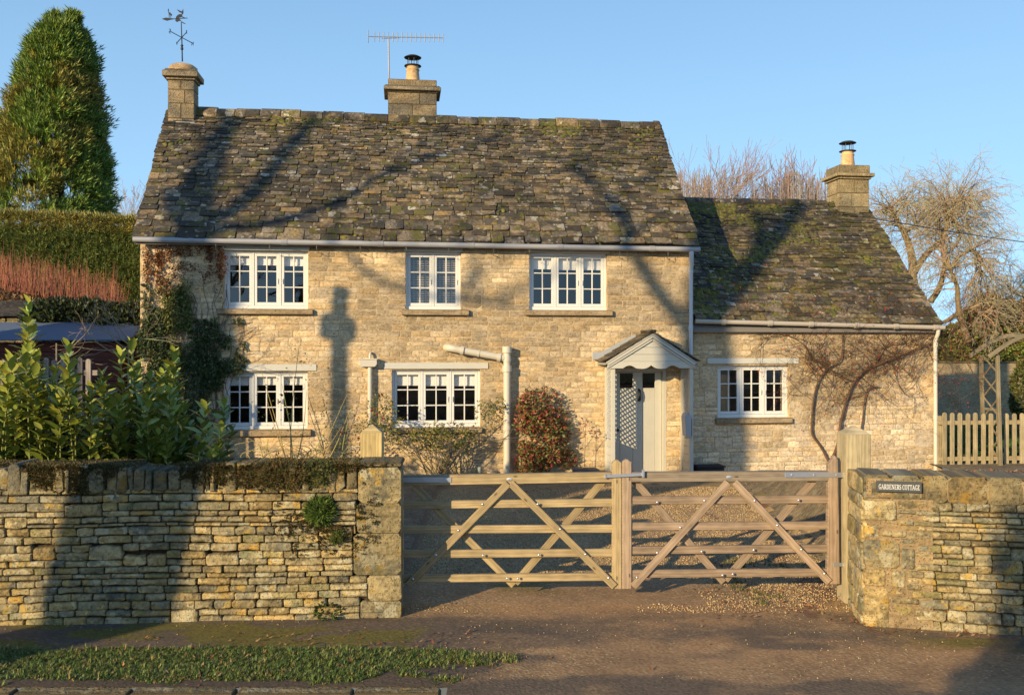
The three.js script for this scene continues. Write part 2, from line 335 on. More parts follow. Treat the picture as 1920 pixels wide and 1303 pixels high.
// leaf shapes with y along the leaf, base at the origin, 1 long
function leafGeo(w, fold, bend, n = 2) {
  const b = new MB(), pr = [[0, 0.08], [0.25, 0.8], [0.55, 1], [0.82, 0.62], [1, 0.04]], rows = n > 2 ? pr : [pr[0], [0.5, 1], pr[4]];
  const id = rows.map(([t, k]) => { const z = -bend * t * t; return [b.vert(-w * k / 2, t, z + fold * k, -0.3, 0.2, 1, 0, t), b.vert(0, t, z, 0, 0.2, 1, 0.5, t), b.vert(w * k / 2, t, z + fold * k, 0.3, 0.2, 1, 1, t)]; });
  for (let k = 0; k + 1 < id.length; k++) for (const s of [0, 1]) { b.tri(id[k][s], id[k][s + 1], id[k + 1][s + 1]); b.tri(id[k][s], id[k + 1][s + 1], id[k + 1][s]); }
  return b.geometry();
}
function sprayGeo(n, w, l, spread, seed) { // a little spray of n leaflets
  R = rngOf(seed); const b = new MB();
  for (let k = 0; k < n; k++) {
    const g = leafGeo(w, w * 0.15, 0.1), a = k * 2.4, t = spread * (0.3 + 0.7 * R());
    g.applyMatrix4(new THREE.Matrix4().compose(V3(0, 0.35 * k / n, 0), new THREE.Quaternion().setFromEuler(new THREE.Euler(t, 0, 0)).premultiply(new THREE.Quaternion().setFromAxisAngle(V3(0, 1, 0), a)), V3(1, l * (0.7 + 0.5 * R()), 1)));
    const q = 0.8 + 0.4 * R(); b.tint(q); b.geo(g);
  }
  return b.geometry();
}
// ---------------------------------------------------------------- the house's own axes: u along the front, v up, w out towards the drive
const YAW = 7 * Math.PI / 180, HOME = V3(-6.405, 0, -15.6);
const toLocal = new THREE.Matrix4().makeRotationY(YAW).setPosition(HOME).invert(), toWorld = toLocal.clone().invert();
const O_ = V3(0, EYE, 0).applyMatrix4(toLocal);
const slantRay = (px, py, v0, w0, k) => { const d = ray(px, py).transformDirection(toLocal); const t = (v0 + k * (w0 - O_.z) - O_.y) / (d.y + k * d.z); return O_.clone().addScaledVector(d, t); };
const F = (px, py, w = 0) => { const d = ray(px, py).transformDirection(toLocal); return O_.clone().addScaledVector(d, (w - O_.z) / d.z); };
const rect = (x0, x1, y0, y1, w = 0) => { const a = F(x0, y1, w), b = F(x1, y0, w), c = F((x0 + x1) / 2, (y0 + y1) / 2, w); const A = F(x0, (y0 + y1) / 2, w), B = F(x1, (y0 + y1) / 2, w), T = F((x0 + x1) / 2, y0, w), U = F((x0 + x1) / 2, y1, w); return { u0: A.x, u1: B.x, v0: U.y, v1: T.y }; };

// ---------------------------------------------------------------- walling
// courses of stones over u0..u1, v0..v1, leaving `open` rectangles free; returns [u0, u1, v0, v1] each
function courses(u0, u1, v0, v1, hOf, wOf, open, tall = 0) {
  const out = []; let v = v0, taken = [];
  while (v < v1 - 0.02) {
    let h = Math.min(hOf(v), v1 - v); if (v1 - v - h < 0.03) h = v1 - v;
    const hn = Math.min(hOf(v + h), v1 - v - h), blocks = taken.map((q) => [q[0], q[1]]); taken = [];
    const clips = [];
    for (const o of open) {
      const lap = Math.min(v + h, o.v1) - Math.max(v, o.v0); if (lap <= 0.004) continue;
      if (lap > h * 0.45) blocks.push([o.u0, o.u1]); else clips.push(o);
    }
    blocks.sort((a, b) => a[0] - b[0]);
    let x = u0; const spans = [];
    for (const b of blocks) { if (b[0] > x + 0.02) spans.push([x, Math.min(b[0], u1)]); x = Math.max(x, b[1]); }
    if (x < u1 - 0.02) spans.push([x, u1]);
    for (const [a, b] of spans) {
      const ws = []; let s = 0; while (s < b - a) { const w = wOf(v, h); ws.push(w); s += w; }
      if (ws.length > 1 && s - (b - a) > ws[ws.length - 1] * 0.5) { s -= ws.pop(); }
      const k = (b - a) / s; let q = a;
      for (const w0 of ws) {
        const w = w0 * k; let lo = v, hi = v + h;
        for (const o of clips) if (q < o.u1 - 0.01 && q + w > o.u0 + 0.01) { if (o.v0 > v) hi = Math.min(hi, o.v0); else lo = Math.max(lo, o.v1); }
        if (tall && hn > 0.03 && R() < tall && hi === v + h && !open.some((o) => o.u0 < q + w && o.u1 > q && o.v0 < v + h + hn && o.v1 > v + h)) { hi += hn; taken.push([q, q + w]); }
        if (hi - lo > 0.015) out.push([q, q + w, lo, hi]);
        q += w;
      }
    }
    v += h;
  }
  return out;
}
// one worked stone with its face towards +z: uneven outline, worn arrises
function stone(b, [u0, u1, v0, v1], o) {
  const g = o.gap * rr(0.6, 1.4), x0 = u0 + g / 2, x1 = u1 - g / 2, y0 = v0 + g / 2, y1 = v1 - g / 2, w = x1 - x0, h = y1 - y0; if (w < 0.012 || h < 0.012) return;
  const j = o.jit * Math.min(h, 0.2), c = Math.min(w, h) * rr(0.08, o.round ?? 0.24), J = () => rr(-j, j), mid = w > h * 1.9;
  const P = [[x0 + c + J() * .5, y0 + J() * .4]]; if (mid) P.push([lerp(x0, x1, rr(0.4, 0.6)), y0 + J()]); P.push([x1 - c + J() * .5, y0 + J() * .4], [x1 + J() * .4, y0 + c + J() * .5], [x1 + J() * .4, y1 - c + J() * .5], [x1 - c + J() * .5, y1 + J() * .4]);
  if (mid) P.push([lerp(x0, x1, rr(0.4, 0.6)), y1 + J()]); P.push([x0 + c + J() * .5, y1 + J() * .4], [x0 + J() * .4, y1 - c + J() * .5], [x0 + J() * .4, y0 + c + J() * .5]);
  const pr = o.proud * rr(0.2, 1), tx = rr(-1, 1) * o.tilt, ty = rr(-1, 1) * o.tilt, be = Math.min(o.bevel * rr(0.6, 1.3), w * 0.3, h * 0.3), mx = (x0 + x1) / 2, my = (y0 + y1) / 2, W = o.warp ?? (() => 0);
  const ring = (ins, z, zj) => P.map(([x, y]) => { const dx = mx - x, dy = my - y, l = Math.hypot(dx / w, dy / h) || 1; const X = x + Math.sign(dx) * Math.min(Math.abs(dx), ins * Math.min(1, Math.abs(dx) / w * 2.4)), Y = y + Math.sign(dy) * Math.min(Math.abs(dy), ins * Math.min(1, Math.abs(dy) / h * 2.4)); return [X, Y + W(X, Y), z + (X - mx) * tx + (Y - my) * ty + rr(-zj, zj)]; });
  b.loft([ring(0, -o.depth, 0), ring(0, pr - be, be * 0.15), ring(be, pr, be * 0.25)], { bulge: [0, 0, rr(-0.2, 0.6) * be] });
}
function layStones(list, o, mat, parent, n, names = ['stone', 'stone_facing']) { // the n that show largest as parts, the rest as one
  const seen = o.seen ?? (() => 1), order = list.map((q, k) => [seen(q) * (q[1] - q[0]) * (q[3] - q[2]), k]).sort((a, b) => b[0] - a[0]), single = new Set(order.slice(0, n).map((q) => q[1]));
  const rest = new MB();
  list.forEach((q, k) => {
    const b = single.has(k) ? new MB() : rest; b.tint(...o.tint(q)).shift(); if (o.m0) o.m0(q); stone(b, q, o);
    if (single.has(k) && b.count) b.build(names[0], mat, parent);
  });
  if (rest.count) stuff(rest.build(names[1], mat, parent));
}
const limeTint = (q) => { const k = rr(0.9, 1.12), g = R(), n = fbm(q[0] * 0.7 + 3, q[2] * 0.9, 0, 71, 4), d = 1 - 0.34 * sstep(0.48, 0.66, n); const w = g < 0.15 ? [0.97, 0.98, 1.04] : g < 0.4 ? [1.04, 0.98, 0.88] : g > 0.93 ? [1.1, 1.12, 1.15] : [1, 1, 1]; return w.map((c) => c * k * d * 1.02); };

// ---------------------------------------------------------------- windows
const WHITE = [0.80, 0.79, 0.755];
// in the house's axes: opening u0..u1, v0..v1; n lights of 2 x 3 panes each; w: face of the wall
function makeWindow(parent, o, n, opt = {}) {
  const W = sub('window', parent), { u0, u1, v0, v1 } = o, w = (opt.w ?? 0), zf = w - 0.075, L = u1 - u0, H = v1 - v0;
  const fr = new MB(), fw = 0.042, d = 0.07; fr.tint(...WHITE).shift();
  const B = (m, a, b, c, e, z0, z1, bev = 0.004, grain = 0) => m.box(a, b, c, e, z0, z1, { b: bev, grain });
  B(fr, u0, u1, v0, v0 + 0.06, zf - d, zf + 0.012); B(fr, u0, u1, v1 - fw, v1, zf - d, zf);
  B(fr, u0, u0 + fw, v0 + 0.06, v1 - fw, zf - d, zf, 0.004, 1); B(fr, u1 - fw, u1, v0 + 0.06, v1 - fw, zf - d, zf, 0.004, 1);
  const mw = 0.035, lw = (L - 2 * fw - (n - 1) * mw) / n;
  for (let k = 1; k < n; k++) B(fr, u0 + fw + k * lw + (k - 1) * mw, u0 + fw + k * lw + k * mw, v0 + 0.06, v1 - fw, zf - d, zf - 0.002, 0.004, 1);
  fr.build('frame', M.paint, W);
  for (let k = 0; k < n; k++) {
    const a = u0 + fw + k * (lw + mw) + 0.003, b = a + lw - 0.006, c = v0 + 0.063, e = v1 - fw - 0.003, sw = 0.046, zs = zf - 0.012, C = new MB(); C.tint(...WHITE.map((q) => q * 0.98)).shift();
    B(C, a, a + sw, c, e, zs - 0.045, zs, 0.004, 1); B(C, b - sw, b, c, e, zs - 0.045, zs, 0.004, 1); B(C, a + sw, b - sw, c, c + 0.055, zs - 0.045, zs); B(C, a + sw, b - sw, e - sw, e, zs - 0.045, zs);
    const ga = a + sw, gb = b - sw, gc = c + 0.055, ge = e - sw, bw = 0.022, mu = (ga + gb) / 2, hh = (ge - gc - 2 * bw) / 3;
    C.build('casement', M.paint, W);
    const bars = new MB(); bars.tint(...WHITE.map((q) => q * 0.98)).shift();
    B(bars, mu - bw / 2, mu + bw / 2, gc, ge, zs - 0.04, zs - 0.004, 0.006, 1);
    for (const r of [1, 2]) for (const s of [0, 1]) { const y = gc + r * hh + (r - 1) * bw; B(bars, s ? mu + bw / 2 + 0.0005 : ga, s ? gb : mu - bw / 2 - 0.0005, y, y + bw, zs - 0.038, zs - 0.005, 0.006); }
    bars.build('glazing_bar', M.paint, W);
    for (let r = 0; r < 3; r++) for (let s = 0; s < 2; s++) {
      const p = new MB(), x0 = s ? mu + bw / 2 - 0.004 : ga - 0.004, x1 = s ? gb + 0.004 : mu - bw / 2 + 0.004, y0 = gc + r * (hh + bw) - 0.004, y1 = y0 + hh + 0.008, z = zs - 0.024, tx = rr(-0.014, 0.014), ty = rr(-0.014, 0.014), q = (x, y) => V3(x, y, z + (x - x0) * tx + (y - y0) * ty);
      p.flatQuad(q(x0, y0), q(x1, y0), q(x1, y1), q(x0, y1)); p.build('pane', M.glass, W);
    }
    if (opt.blind) { const m = new MB(); m.tint(0.78, 0.76, 0.72); const drop = opt.blind * rr(0.96, 1.04) * (e - c); m.box(a + 0.02, b - 0.02, e - drop, e, zs - 0.10, zs - 0.096, { b: 0.001 }); m.box(a + 0.02, b - 0.02, e - drop - 0.022, e - drop - 0.001, zs - 0.106, zs - 0.09, { b: 0.004 }); m.build('roller_blind', M.cloth, W); }
    if (opt.slats) { const m = new MB(); m.tint(0.50, 0.47, 0.43); for (let y = c + 0.03; y < e; y += 0.032) { const t = new THREE.Matrix4().makeRotationX(0.5).setPosition(0, y, zs - 0.12); m.box(a + 0.01, b - 0.01, -0.0012, 0.0012, -0.012, 0.012, { b: 0.0006, m: t }); } for (const x of [0.25, 0.75]) m.box(lerp(a, b, x) - 0.004, lerp(a, b, x) + 0.004, c, e, zs - 0.105, zs - 0.103, { b: 0.0005 }); m.build('venetian_blind', M.cloth, W); }
    if (k > 0 || n === 2) { const m = new MB(); m.tint(0.85, 0.85, 0.85); m.tube([V3(k === n - 1 && n > 2 ? a + 0.02 : b - 0.02, lerp(c, e, 0.42), zs + 0.012), V3(k === n - 1 && n > 2 ? a + 0.02 : b - 0.02, lerp(c, e, 0.52), zs + 0.02)], 0.008, 6, { cap: true }); m.build('handle', M.zinc, W); }
  }
  if (opt.sill) { const s = new MB(); s.tint(0.60, 0.58, 0.56).shift(); const q = opt.sill; s.box(q.u0, q.u1, q.v0, q.v1, w - 0.2, w + 0.085, { b: 0.014 }); s.build('sill', M.lime, W); }
  if (opt.lintel) { const s = new MB(); s.tint(0.62, 0.60, 0.53).shift(); const q = opt.lintel; s.box(q.u0, q.u1, q.v0, q.v1, w - 0.2, w + 0.024, { b: 0.006, grain: 0 }); s.build('lintel', M.paint, W); }
  return W;
}
// a wall with openings, thickness going back
function wallCore(outline, holes, w, t) { const b = new MB(); b.prism(outline, w - t, w, { holes: holes.map((h) => [[h.u0, h.v0], [h.u0, h.v1], [h.u1, h.v1], [h.u1, h.v0]]) }); return b; }

// ---------------------------------------------------------------- slated roofs
// rows from the eaves up; ua(s), ub(s): ends of the course at slope distance s; base: (u, s, n) -> local point
function slateRoof(parent, spec) {
  const { L, ua, ub, at, exp0, exp1, wide0, wide1, tint, single } = spec, rows = []; let s = -0.03, k = 0;
  const list = [];
  while (s < L - 0.05) {
    const t = clamp(s / L), e = lerp(exp0, exp1, Math.pow(t, 0.6)) * rr(0.88, 1.12), w0 = lerp(wide0, wide1, Math.pow(t, 0.6)); let u = ua(s) - (k % 2 ? 0.02 : 0) - rr(0, 0.03);
    const end = ub(s) + rr(0, 0.03);
    while (u < end - 0.03) { let w = w0 * rr(0.6, 1.5); if (u + w > end - w0 * 0.4) w = end - u; list.push([u, u + w, s, e]); u += w; }
    s += e; k++;
  }
  const order = list.map((q, i) => [(q[1] - q[0]) * q[3], i]).sort((a, b) => b[0] - a[0]), own = new Set(order.slice(0, single).map((q) => q[1])), rest = new MB();
  list.forEach((q, i) => {
    const b = own.has(i) ? new MB() : rest, [u0, u1, s0, e] = q, w = u1 - u0; b.tint(...tint(u0, s0)).shift();
    const th = rr(0.012, 0.024) * (s0 < 0.3 ? 1.25 : 1), len = Math.min(e * 2.1, L - s0 + 0.02), g = rr(0.003, 0.011), n0 = th * rr(1.2, 2.3), sl = rr(-0.009, 0.009), j = () => rr(-0.010, 0.010) * Math.min(1, e / 0.12), rk = rr(-0.012, 0.012) * w;
    const c = Math.min(w, e) * rr(0.06, 0.25), pts = [[u0 + g + c * rr(0.2, 1), s0 + j() - rk], [lerp(u0, u1, rr(0.3, 0.5)), s0 + j()], [lerp(u0, u1, rr(0.6, 0.75)), s0 + j()], [u1 - g - c * rr(0.2, 1), s0 + j() + rk], [u1 - g, s0 + c + rk], [u1 - g + rr(-0.006, 0.003), s0 + len], [u0 + g + rr(-0.003, 0.006), s0 + len], [u0 + g, s0 + c - rk]];
    const nn = (x, y) => lerp(n0, 0.003, clamp((y - s0) / len)) + (x - u0) * sl;
    const P = pts.map(([x, y]) => [at(x, y, nn(x, y)), at(x, y, nn(x, y) + th), x, y]);
    const N = P.length, v = (p, n, a) => b.vert(p.x, p.y, p.z, n.x, n.y, n.z, a[0], a[1]);
    const cen = at((u0 + u1) / 2, s0 + len * 0.4, nn((u0 + u1) / 2, s0 + len * 0.4) + th + rr(0, 0.003)), i0 = b.i.length, f = b.count;
    for (const p of P) v(p[1], V3(0, 0, 0), [p[2], p[3]]); const ci = v(cen, V3(0, 0, 0), [(u0 + u1) / 2, s0 + len * 0.4]);
    for (let m = 0; m < N; m++) b.tri(f + m, f + (m + 1) % N, ci);
    const f2 = b.count; for (const p of P) { v(p[0], V3(0, 0, 0), [p[2], p[3] - 0.03]); v(p[1], V3(0, 0, 0), [p[2], p[3]]); }
    for (let m = 0; m < N; m++) { if (m === 5) continue; const a = f2 + m * 2, d = f2 + ((m + 1) % N) * 2; b.tri(a, d, d + 1); b.tri(a, d + 1, a + 1); }
    b.smooth(i0, f);
    if (own.has(i)) b.build('slate', M.slate, parent);
  });
  stuff(rest.build('slate_course', M.slate, parent));
}
function mossClumps(b, at, spots) { // small cushions: lumpy half balls
  for (const [u, s, r] of spots) {
    const sides = 7, rings = [], C = pick([[0.105, 0.105, 0.018], [0.16, 0.145, 0.022], [0.085, 0.09, 0.02], [0.14, 0.11, 0.03]]); b.tint(...scl(C, rr(0.7, 1.2)));
    const f = b.count, i0 = b.i.length, el = rr(0.7, 1.5);
    for (let k = 0; k < 3; k++) for (let m = 0; m < sides; m++) { const a = m / sides * 6.283 + k * 0.3, q = r * [1, 0.85, 0.5][k] * rr(0.75, 1.25), p = at(u + Math.cos(a) * q * el, s + Math.sin(a) * q / el, [-0.01, 0.22, 0.42][k] * r * rr(0.8, 1.3) + 0.02); b.vert(p.x, p.y, p.z, 0, 0, 0, p.x, p.y); }
    const p = at(u, s, r * 0.5 + 0.02), c = b.vert(p.x, p.y, p.z, 0, 0, 0, 0, 0);
    for (let k = 0; k < 2; k++) for (let m = 0; m < sides; m++) { const A = f + k * sides + m, B = f + k * sides + (m + 1) % sides; b.tri(A, B, B + sides); b.tri(A, B + sides, A + sides); }
    for (let m = 0; m < sides; m++) b.tri(f + 2 * sides + m, f + 2 * sides + (m + 1) % sides, c);
    b.smooth(i0, f);
  }
}
// chimney stack of dressed blocks round a core; returns the part
function chimney(parent, x0, x1, z0, z1, y0, y1, cap, tint, rows) {
  const C = sub('chimney', parent), core = new MB(); core.tint(0.55, 0.52, 0.46); core.box(x0 + 0.012, x1 - 0.012, y0, y1, z0 + 0.012, z1 - 0.012, { b: 0.002 }); core.build('stack_core', M.mortar, C);
  let y = y0; const hs = rows.map((q) => q / rows.reduce((a, b) => a + b) * (y1 - y0));
  hs.forEach((h, k) => {
    const cut = k % 2 ? 0.5 : rr(0.35, 0.65);
    for (const [z, face] of [[z1, 1], [z0, -1]]) for (const [a, b] of [[0, cut], [cut, 1]]) { const m = new MB(); m.tint(...tint()).shift(); const q = lerp(x0, x1, a) + (a ? 0.003 : 0), r = lerp(x0, x1, b) - (b < 1 ? 0.003 : 0); m.box(q, r, y + 0.004, y + h - 0.004, face > 0 ? z - 0.12 : z, face > 0 ? z : z + 0.12, { b: 0.007 }); m.build('block', M.stack, C); }
    for (const [x, s] of [[x0, 0], [x1, 1]]) { const m = new MB(); m.tint(...tint()).shift(); m.box(s ? x - 0.12 : x, s ? x : x + 0.12, y + 0.004, y + h - 0.004, z0 + 0.124, z1 - 0.124, { b: 0.006 }); m.build('block', M.stack, C); }
    y += h;
  });
  const m = new MB(); for (const [a, b, out, k] of cap) { m.tint(...tint().map((q) => q * (k ?? 1))).shift(); m.box(x0 - out, x1 + out, y1 + a, y1 + b, z0 - out, z1 + out, { b: 0.012 }); } m.build('cap', M.stack, C);
  return C;
}
function potAndCowl(C, x, z, y, s = 1) {
  const p = new MB(); p.tint(1.15, 0.86, 0.58); p.lathe(x, z, [[0.16 * s, y], [0.155 * s, y + 0.1 * s], [0.135 * s, y + 0.28 * s], [0.15 * s, y + 0.285 * s], [0.15 * s, y + 0.31 * s], [0.135 * s, y + 0.315 * s], [0.13 * s, y + 0.39 * s], [0.11 * s, y + 0.39 * s], [0.11 * s, y + 0.2 * s]], 24); p.build('chimney_pot', M.clay, C);
  const c = new MB(); c.tint(0.08, 0.085, 0.075); c.lathe(x, z, [[0.12 * s, y + 0.375 * s], [0.19 * s, y + 0.385 * s], [0.19 * s, y + 0.395 * s], [0.12 * s, y + 0.41 * s]], 24);
  for (let k = 0; k < 6; k++) { const a = k * 1.047 + 0.3, q = 0.12 * s; c.tube([V3(x + Math.cos(a) * q, y + 0.39 * s, z + Math.sin(a) * q), V3(x + Math.cos(a) * q, y + 0.58 * s, z + Math.sin(a) * q)], 0.008 * s, 5); }
  c.lathe(x, z, [[0.02, y + 0.55 * s], [0.19 * s, y + 0.57 * s], [0.195 * s, y + 0.58 * s], [0.13 * s, y + 0.615 * s], [0.05 * s, y + 0.63 * s], [0.001, y + 0.632 * s]], 24); c.build('cowl', M.iron, C);
}
// ================================================================ the cottage
R = rngOf(11);
const cottage = thing('stone_cottage', 'two-storey stone cottage with white casement windows and a steep stone slate roof', 'cottage', HOME.toArray(), YAW);
const WU = { UL: { u0: 1.392, u1: 2.835, v0: 3.317, v1: 4.335 }, UM: { u0: 4.539, u1: 5.527, v0: 3.32, v1: 4.35 }, UR: { u0: 6.77, u1: 8.209, v0: 3.322, v1: 4.36 }, LL: { u0: 1.392, u1: 2.826, v0: 1.205, v1: 2.215 }, LM: { u0: 4.298, u1: 5.879, v0: 1.21, v1: 2.242 }, DOOR: { u0: 8.33, u1: 9.33, v0: 0.17, v1: 2.26 } };
const HU = 9.84, HW = -4.6, EAVES = 4.5, ROOFK = 1.134, RIDGE_W = -2.3, RIDGE_V = 4.53 + (0.17 + 2.3) * ROOFK;
const houseWall = wallCore([[0, -0.4], [HU, -0.4], [HU, EAVES], [0, EAVES]], Object.values(WU), 0, 0.42).build('wall', M.mortar, cottage);
{
  const g = (u0, u1) => { const b = new MB(); b.prism([[0.42, -0.4], [-HW, -0.4], [-HW, EAVES - 0.1], [-RIDGE_W, RIDGE_V - 0.16], [0.42, EAVES - 0.02]], u0, u1, { m: new THREE.Matrix4().makeRotationY(Math.PI / 2) }); return b; };
  for (const [a, b] of [[0.002, 0.42], [HU - 0.42, HU - 0.002]]) { const m = g(a, b); m.tint(0.8); m.build('gable_wall', M.lime, cottage); }
  const bk = new MB(); bk.tint(0.8); bk.box(0.42, HU - 0.42, -0.4, EAVES - 0.1, HW, HW + 0.4); bk.build('back_wall', M.lime, cottage);
  const fl = new MB(); fl.tint(0.16, 0.13, 0.1); fl.box(0.42, HU - 0.42, -0.3, 0.12, HW + 0.4, -0.42); fl.box(0.42, HU - 0.42, 2.42, 2.62, HW + 0.4, -0.42); fl.build('floor', M.plain, cottage);
  const pt = new MB(); pt.tint(0.22, 0.19, 0.16); for (const u of [3.6, 6.2]) { pt.box(u, u + 0.12, 0.12, 2.42, HW + 0.4, -0.42); pt.box(u, u + 0.12, 2.62, 4.6, HW + 0.4, -0.42); } pt.box(0.42, HU - 0.42, 0.12, 4.6, HW + 0.404, HW + 0.43); pt.build('partition', M.plain, cottage);
}
const sillOf = (u0, u1, v0, v1) => ({ u0, u1, v0, v1 });
const TRIM = { UL: { sill: sillOf(1.29, 2.93, 3.215, 3.313), lintel: sillOf(1.36, 2.86, 4.337, 4.43) }, UM: { sill: sillOf(4.47, 5.675, 3.212, 3.316), lintel: sillOf(4.5, 5.56, 4.353, 4.43) }, UR: { sill: sillOf(6.685, 8.305, 3.216, 3.319), lintel: sillOf(6.73, 8.25, 4.363, 4.43) }, LL: { sill: sillOf(1.35, 2.897, 1.088, 1.202), lintel: sillOf(1.463, 2.983, 2.23, 2.346) }, LM: { sill: sillOf(4.24, 5.91, 1.11, 1.207), lintel: sillOf(4.153, 6.021, 2.258, 2.368) } };
makeWindow(cottage, WU.UL, 3, { blind: 0.2, ...TRIM.UL }).userData.label = 'upper window with branches mirrored in its panes';
makeWindow(cottage, WU.UM, 2, { slats: true, ...TRIM.UM }).userData.label = 'two-light upper window with a slatted blind';
makeWindow(cottage, WU.UR, 3, { blind: 0.24, ...TRIM.UR });
makeWindow(cottage, WU.LL, 3, { blind: 0.2, ...TRIM.LL });
makeWindow(cottage, WU.LM, 3, { blind: 0.25, ...TRIM.LM });
{ // facing stones
  const open = [...Object.values(WU)]; for (const t of Object.values(TRIM)) open.push(t.sill, t.lintel);
  const blocks = [[9.25, 9.84, 3.86, 4.16], [9.42, 9.84, 3.55, 3.86], [9.3, 9.84, 4.16, 4.46], [9.47, 9.84, 3.26, 3.55], [0, 0.4, 3.9, 4.2], [0, 0.28, 3.6, 3.9], [0, 0.42, 3.3, 3.6], [8.2, 8.33, 0.7, 1.0], [6.5, 6.77, 3.5, 3.72], [5.56, 5.9, 3.34, 3.6], [2.86, 3.2, 3.5, 3.7], [2.86, 3.12, 1.5, 1.75], [9.36, 9.84, 2.45, 2.75], [9.5, 9.84, 2.2, 2.45]];
  for (const q of blocks) open.push({ u0: q[0], u1: q[1], v0: q[2], v1: q[3] });
  const list = courses(0, HU, 0.05, 4.45, () => rr(0.065, 0.115), (v, h) => rr(0.13, 0.36) + h * rr(0, 0.6), open, 0.03).concat(blocks);
  layStones(list, { gap: 0.008, jit: 0.10, proud: 0.008, tilt: 0.012, bevel: 0.006, depth: 0.01, round: 0.2, tint: limeTint, warp: (x, y) => 0.018 * (vnoise(x * 1.1, y * 1.5, 0, 5) - 0.5) * Math.min(1, 4 * Math.min(...open.map((o) => Math.max(0, o.u0 - x, x - o.u1, o.v0 - y, y - o.v1)))), seen: (q) => q[3] > 1 ? 1 : 0.5 }, M.lime, houseWall, 300);
}
// ---- roof
const sag = (u, s) => 0.05 * (fbm(u * 0.45, s * 0.7, 0, 81, 3) - 0.5) * 2 + 0.03 * sstep(0.4, 3.4, s) * (vnoise(u * 0.3, 3, 0, 82) - 0.6);
const roofAt = (w0, v0, k, sg = sag) => { const l = Math.hypot(1, k), c = 1 / l, s_ = k / l; return (u, s, n) => { const q = n + sg(u, s); return V3(u, v0 + s * s_ + q * c, w0 - s * c + q * s_); }; };
const mainAt = roofAt(0.17, 4.50, ROOFK), mainL = (0.17 - RIDGE_W) * Math.hypot(1, ROOFK);
const slateTint = (bias = 0) => (u, s) => { const n = fbm(u * 0.8 + 9, s * 1.1, 0, 91, 4), k = rr(0.76, 1.12) * lerp(1.08, 0.74, sstep(0.42, 0.62, n)) + bias, g = R(); return g < 0.25 ? [k * 0.92, k * 0.95, k] : g < 0.5 ? [k * 1.1, k * 0.98, k * 0.8] : [k, k * 0.97, k * 0.9]; };
function deck(parent, u0, u1, w0, v0, k, w1, v1, wb, vb, name = 'roof') { // boards under the slates, front and back slope, 0.1 thick
  const b = new MB(); b.tint(0.2, 0.18, 0.16); const pts = [[w0, v0 - 0.03], [w1, v1 - 0.06], [wb, vb - 0.03], [wb, vb - 0.14], [w1, v1 - 0.2], [w0, v0 - 0.1]].map(([w, v]) => [-w, v]);
  b.prism(pts, u0, u1, { m: new THREE.Matrix4().makeRotationY(Math.PI / 2) }); return b.build(name, M.plain, parent);
}
const roof = deck(cottage, -0.03, HU + 0.02, 0.16, 4.5, ROOFK, RIDGE_W, RIDGE_V, HW - 0.17, 4.5);
{
  R = rngOf(21);
  slateRoof(roof, { L: mainL, at: mainAt, ua: (s) => lerp(-0.07, -0.1, s / mainL), ub: (s) => 9.885, exp0: 0.165, exp1: 0.057, wide0: 0.36, wide1: 0.19, tint: slateTint(), single: 300 });
  const rd = (u) => mainAt(u, mainL, 0.02); let u = 0.42;
  while (u < 9.8) { const w = rr(0.3, 0.55), e = Math.min(u + w, 9.86); const b = new MB(); b.tint(...slateTint(0.12)(u, 4)).shift(); const y = rd((u + e) / 2).y, P = [[-0.16, -0.10], [0.17, -0.12], [0.18, -0.06], [0.09, 0.045 + rr(-0.01, 0.015)], [0, 0.075 + rr(-0.015, 0.02)], [-0.1, 0.04]]; b.prism(P.map(([a, c]) => [-(RIDGE_W + a), y + c]), u + 0.003, e - 0.003, { b: 0.012, m: new THREE.Matrix4().makeRotationY(Math.PI / 2) }); b.build('ridge_stone', M.slate, roof); u = e; }
  const m = new MB(), spots = []; for (let k = 0; k < 2600; k++) { const q = R(), s = mainL * (q < 0.4 ? 1 - 0.12 * R() : Math.pow(R(), 0.8)), uu = rr(0, 9.8), dens = fbm(uu * 0.9, s * 1.2, 0, 95, 4) + (uu > 8.9 && s > 2.4 ? 0.2 : 0) + (s > 3.5 ? 0.13 : 0); if (dens > 0.56 + 0.1 * R()) spots.push([uu, s, rr(0.012, 0.04) * (dens > 0.66 ? 1.4 : 1)]); }
  mossClumps(m, (a, s, n) => mainAt(a, s, n + 0.02), spots); stuff(m.build('moss', M.plain, roof));
}
// ---- chimneys
const stackTint = () => { const k = rr(0.58, 0.84), g = R(); return g < 0.35 ? [k * 0.8, k * 0.82, k * 0.84] : [k * 1.02, k * 0.97, k * 0.88]; };
R = rngOf(31);
const c1 = chimney(cottage, -0.03, 0.46, -2.38, -1.98, 6.85, 7.83, [[0, 0.05, 0.03], [0.052, 0.17, 0.09], [0.172, 0.21, 0.05, 0.9]], stackTint, [0.9, 1.1, 1, 0.7]);
{ const b = new MB(); b.tint(1.05, 0.8, 0.52).shift(); b.lathe(0.215, -2.18, [[0.27, 8.03], [0.27, 8.12], [0.2, 8.17], [0.08, 8.19], [0.001, 8.195]], 18); b.build('flaunching', M.clay, c1); const l = new MB(); l.tint(0.42, 0.44, 0.47); l.box(-0.045, 0.475, 6.9, 7.02, -1.98, -1.966, { b: 0.003 }); l.box(-0.05, 0.48, 6.86, 6.9, -1.98, -1.9, { b: 0.004 }); l.build('lead_flashing', M.lead, c1); }
const c2 = chimney(cottage, 4.2, 5.18, -2.85, -2.2, 7.1, 7.80, [[0, 0.03, 0.02], [0.032, 0.11, 0.085], [0.112, 0.135, 0.06], [0.137, 0.27, 0.0, 0.9]], stackTint, [1, 1, 1]);
potAndCowl(c2, 4.70, -2.5, 8.07, 0.92);
